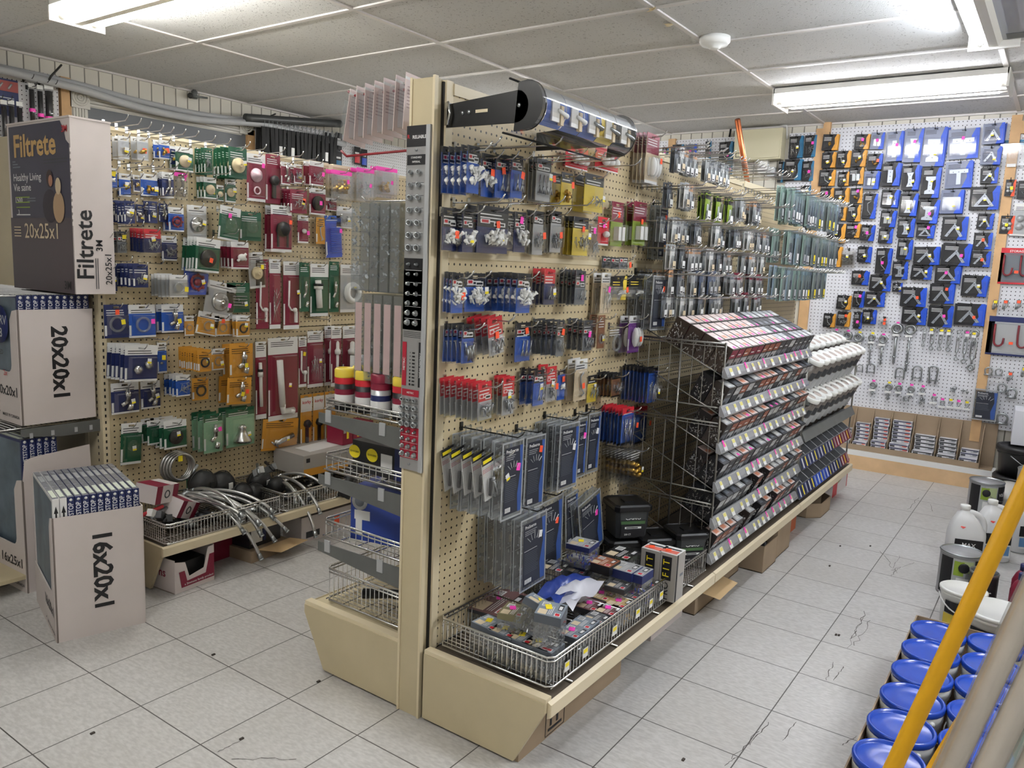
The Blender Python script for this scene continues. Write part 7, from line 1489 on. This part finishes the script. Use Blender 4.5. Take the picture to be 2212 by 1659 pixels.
for i, (px, py, w, h) in enumerate(((2190, 330, .20, .20),)):
    p = at(px, py, 0, XW - .03); b = MB().taper((-.1, -.03, -.1), (.1, 0, .08), .02, bag).box((-.09, -.006, .05), (.1, -.001, .085), teal).box((-.03, -.034, -.09), (.02, -.031, -.07), white)
    tag(b.obj('bagged_pack', None, (XW, p.y, p.z), (0, 0, -pi / 2)), 'large clear bag with blue header at the top right', 'pack')
for i, (px, py) in enumerate(((2150, 655), (2172, 655), (2200, 655), (2182, 810), (2212, 800))):
    p = at(px, py, 0, XW - .03); b = MB()
    for k in range(3): b.tube([(0, -.012 + .01 * k, .02), (-.01, -.014 + .012 * k, -.02), (-.012, .006 * k, -.04), (-.004, .012, -.01)], .004, steel, 6)
    b.box((-.02, -.012, .0), (-.018, .008, .018), orange if i in (1, 2, 3) else tagy); tag(b.obj('spring_clip', None, p), ['steel clip bunch left of its two neighbours', 'steel clip bunch with orange tag, middle of three', 'steel clip bunch at the picture edge, right of three', 'dark-topped steel snap hook by the shackles', 'steel snap at the right picture edge'][i], 'clip', 'steel clips far right')
for i, (px, py, s_) in enumerate(((2136, 802, .022), (2158, 804, .020), (2165, 838, .024), (2186, 850, .026), (2165, 905, .030))):
    p = at(px, py, 0, XW - .03); q = s_; b = MB().tube([(0, -q * .7, -q)] + [(0, q * math.cos(a), q * math.sin(a) + q * .2) for a in [pi * 1.15 - pi * 1.3 * k / 12 for k in range(13)]] + [(0, q * .7, -q)], q * .24, steel, 8).tube([(0, -q * 1.15, -q), (0, q * 1.15, -q)], q * .26, steel, 8)
    tag(b.obj('shackle', None, (XW - .04, p.y, p.z)), ['tall steel shackle left of the blue storage case top', 'steel shackle just right of the tall one', 'steel shackle hanging at the upper left of three', 'steel shackle at the right of the middle row', 'biggest shackle, beside the dark storage case'][i], 'shackle', 'steel shackles far right')
p0, p1 = at(2106, 840, 0, XW - .06), at(2150, 912, 0, XW - .06); ps = organiser(abs(p1.y - p0.y), p0.z - p1.z, .03, random.Random(4), 8)
t = thing('organiser_box', 'dark-printed clear organiser hanging at the right of the back wall', 'organiser', (XW - .05, (p0.y + p1.y) / 2, p1.z), -pi / 2)
for nm, me in ps: inst(nm, me, t)
# ================================================================ LEFT WALL TOP: TIES AND TUBE PACKS
for i, (px, dx) in enumerate([(558 + 9.2 * k, k) for k in range(20)]):
    if px > 720: break
    p = at(px, 262 + (px - 555) * .16, 1, YL - .10); rg = random.Random(i)
    for k in range(2):
        b = MB().tube([(0, 0, .02), (.006, -.01, .03), (.01, -.004, .0), (.006, 0, -.03)], .003, steel, 5).box((-.016, -.006, -.34 - rg.uniform(0, .08)), (.016, .004, -.02), M('black_webbing', (16, 16, 17), .7))
        if rg.random() < .35: b.box((-.015, -.008, -.22), (.012, -.006, -.15), white)
        tag(b.obj('rubber_strap', None, (p.x, YL - .16 + .06 * k, p.z - .02), (0, rg.uniform(-.06, .06), rg.uniform(-.2, .2))), '%s black tie-down strap on the left wall, %s of its peg' % (('%s from left' % ORD[i + 1]) if i < 18 else 'last', ('front', 'rear')[k]), 'strap', 'black tie-down straps')
for i, (px, py) in enumerate(((85, 176), (92, 192), (118, 184), (135, 188), (20, 220), (40, 222))):
    p = at(px, py, 1, YL - .1); o = inst('peg_hook', hook_mesh(.14, M('dark_wire')), None, (p.x - .06, YL - .031, p.z)); tag(o, 'one of the dark peg hooks over the slim tubes at the far left', 'hook', 'dark hooks far left')
for i, (px, py, n_) in enumerate(((66, 186, 1), (84, 190, 1), (103, 190, 2), (6, 222, 1), (22, 222, 1), (40, 226, 1))):
    p = at(px, py, 1, YL - .09)
    t = thing('tube_pack', ['slim clear tube of black parts with pink band, far left pegboard', 'slim tube second in the far left trio', 'double tube third in the far left trio', 'dark tube at the picture edge over the filter carton', 'dark tube with white tag over the filter carton', 'dark tube right of the white tagged one'][i], 'pack', (p.x, YL - .10, p.z - .26), 0, 'slim tube packs')
    r = .017 if n_ == 1 else .026
    MB().tube([(0, 0, .03), (0, 0, .24)], r * .8, blackp if i < 3 else M('dark_tube', (34, 34, 38), .35), 10).tube([(0, 0, -.02), (0, 0, .03)], r * .8, silver, 10).obj('contents', t); MB().tube([(0, 0, -.02), (0, 0, .25)], r, clr, 10).obj('clear_tube', t); MB().box((-r, -.003, .25), (r, .003, .275), whitep).obj('hang_tab', t)
    if i < 3: MB().tube([(0, 0, .11 - .02 * i), (0, 0, .13 - .02 * i)], r * 1.04, pink, 10, None, False).obj('price_band', t)
p = at(18, 190, 1, YL - .04); t = thing('poster_card', 'dark blue card with a red strip of tool pictures, far left edge', 'card', (p.x - .02, YL - .034, p.z - .16), 0)
MB().box((-.16, -.002, 0), (.075, 0, .21), navy).obj('card', t); b = MB().front(-.16, .14, .075, .20, -.0026, M('dull_red_print', (168, 84, 78), .5))
for k in range(4): b.tube([(-.13 + k * .05, -.003, .155), (-.11 + k * .05, -.003, .185)], .006, silver, 5)
for k in range(3): b.front(-.15, .10 - .02 * k, .05, .105 - .02 * k, -.0026, silver)
b.obj('printed_strip', t)
for i, (px, py, m) in enumerate(((712, 300, M('slate_card')), (735, 300, black), (775, 330, red), (790, 335, royal), (735, 340, teal))):
    p = at(px, py, 1, YL - .08); w, h = .07, .15; b = MB().box((-w / 2, -.003, 0), (w / 2, 0, h), blackp).front(-w * .4, h * .1, w * .4, h * .5, -.0036, m).front(-w * .4, h * .6, w * .3, h * .7, -.0036, white).taper((-w * .4, -.02, .01), (w * .4, -.003, h * .6), .006, clr)
    tag(b.obj('tool_pack', None, (p.x, YL - .06, p.z - .10)), ['dark pack on the left wall right of the ties', 'black hook pack on the left wall below the conduit', 'red-fronted pack below the pale bagged packs', 'blue-fronted pack right of the red-fronted one', 'teal-fronted pack under the black ties'][i], 'pack', 'packs right of the ties')
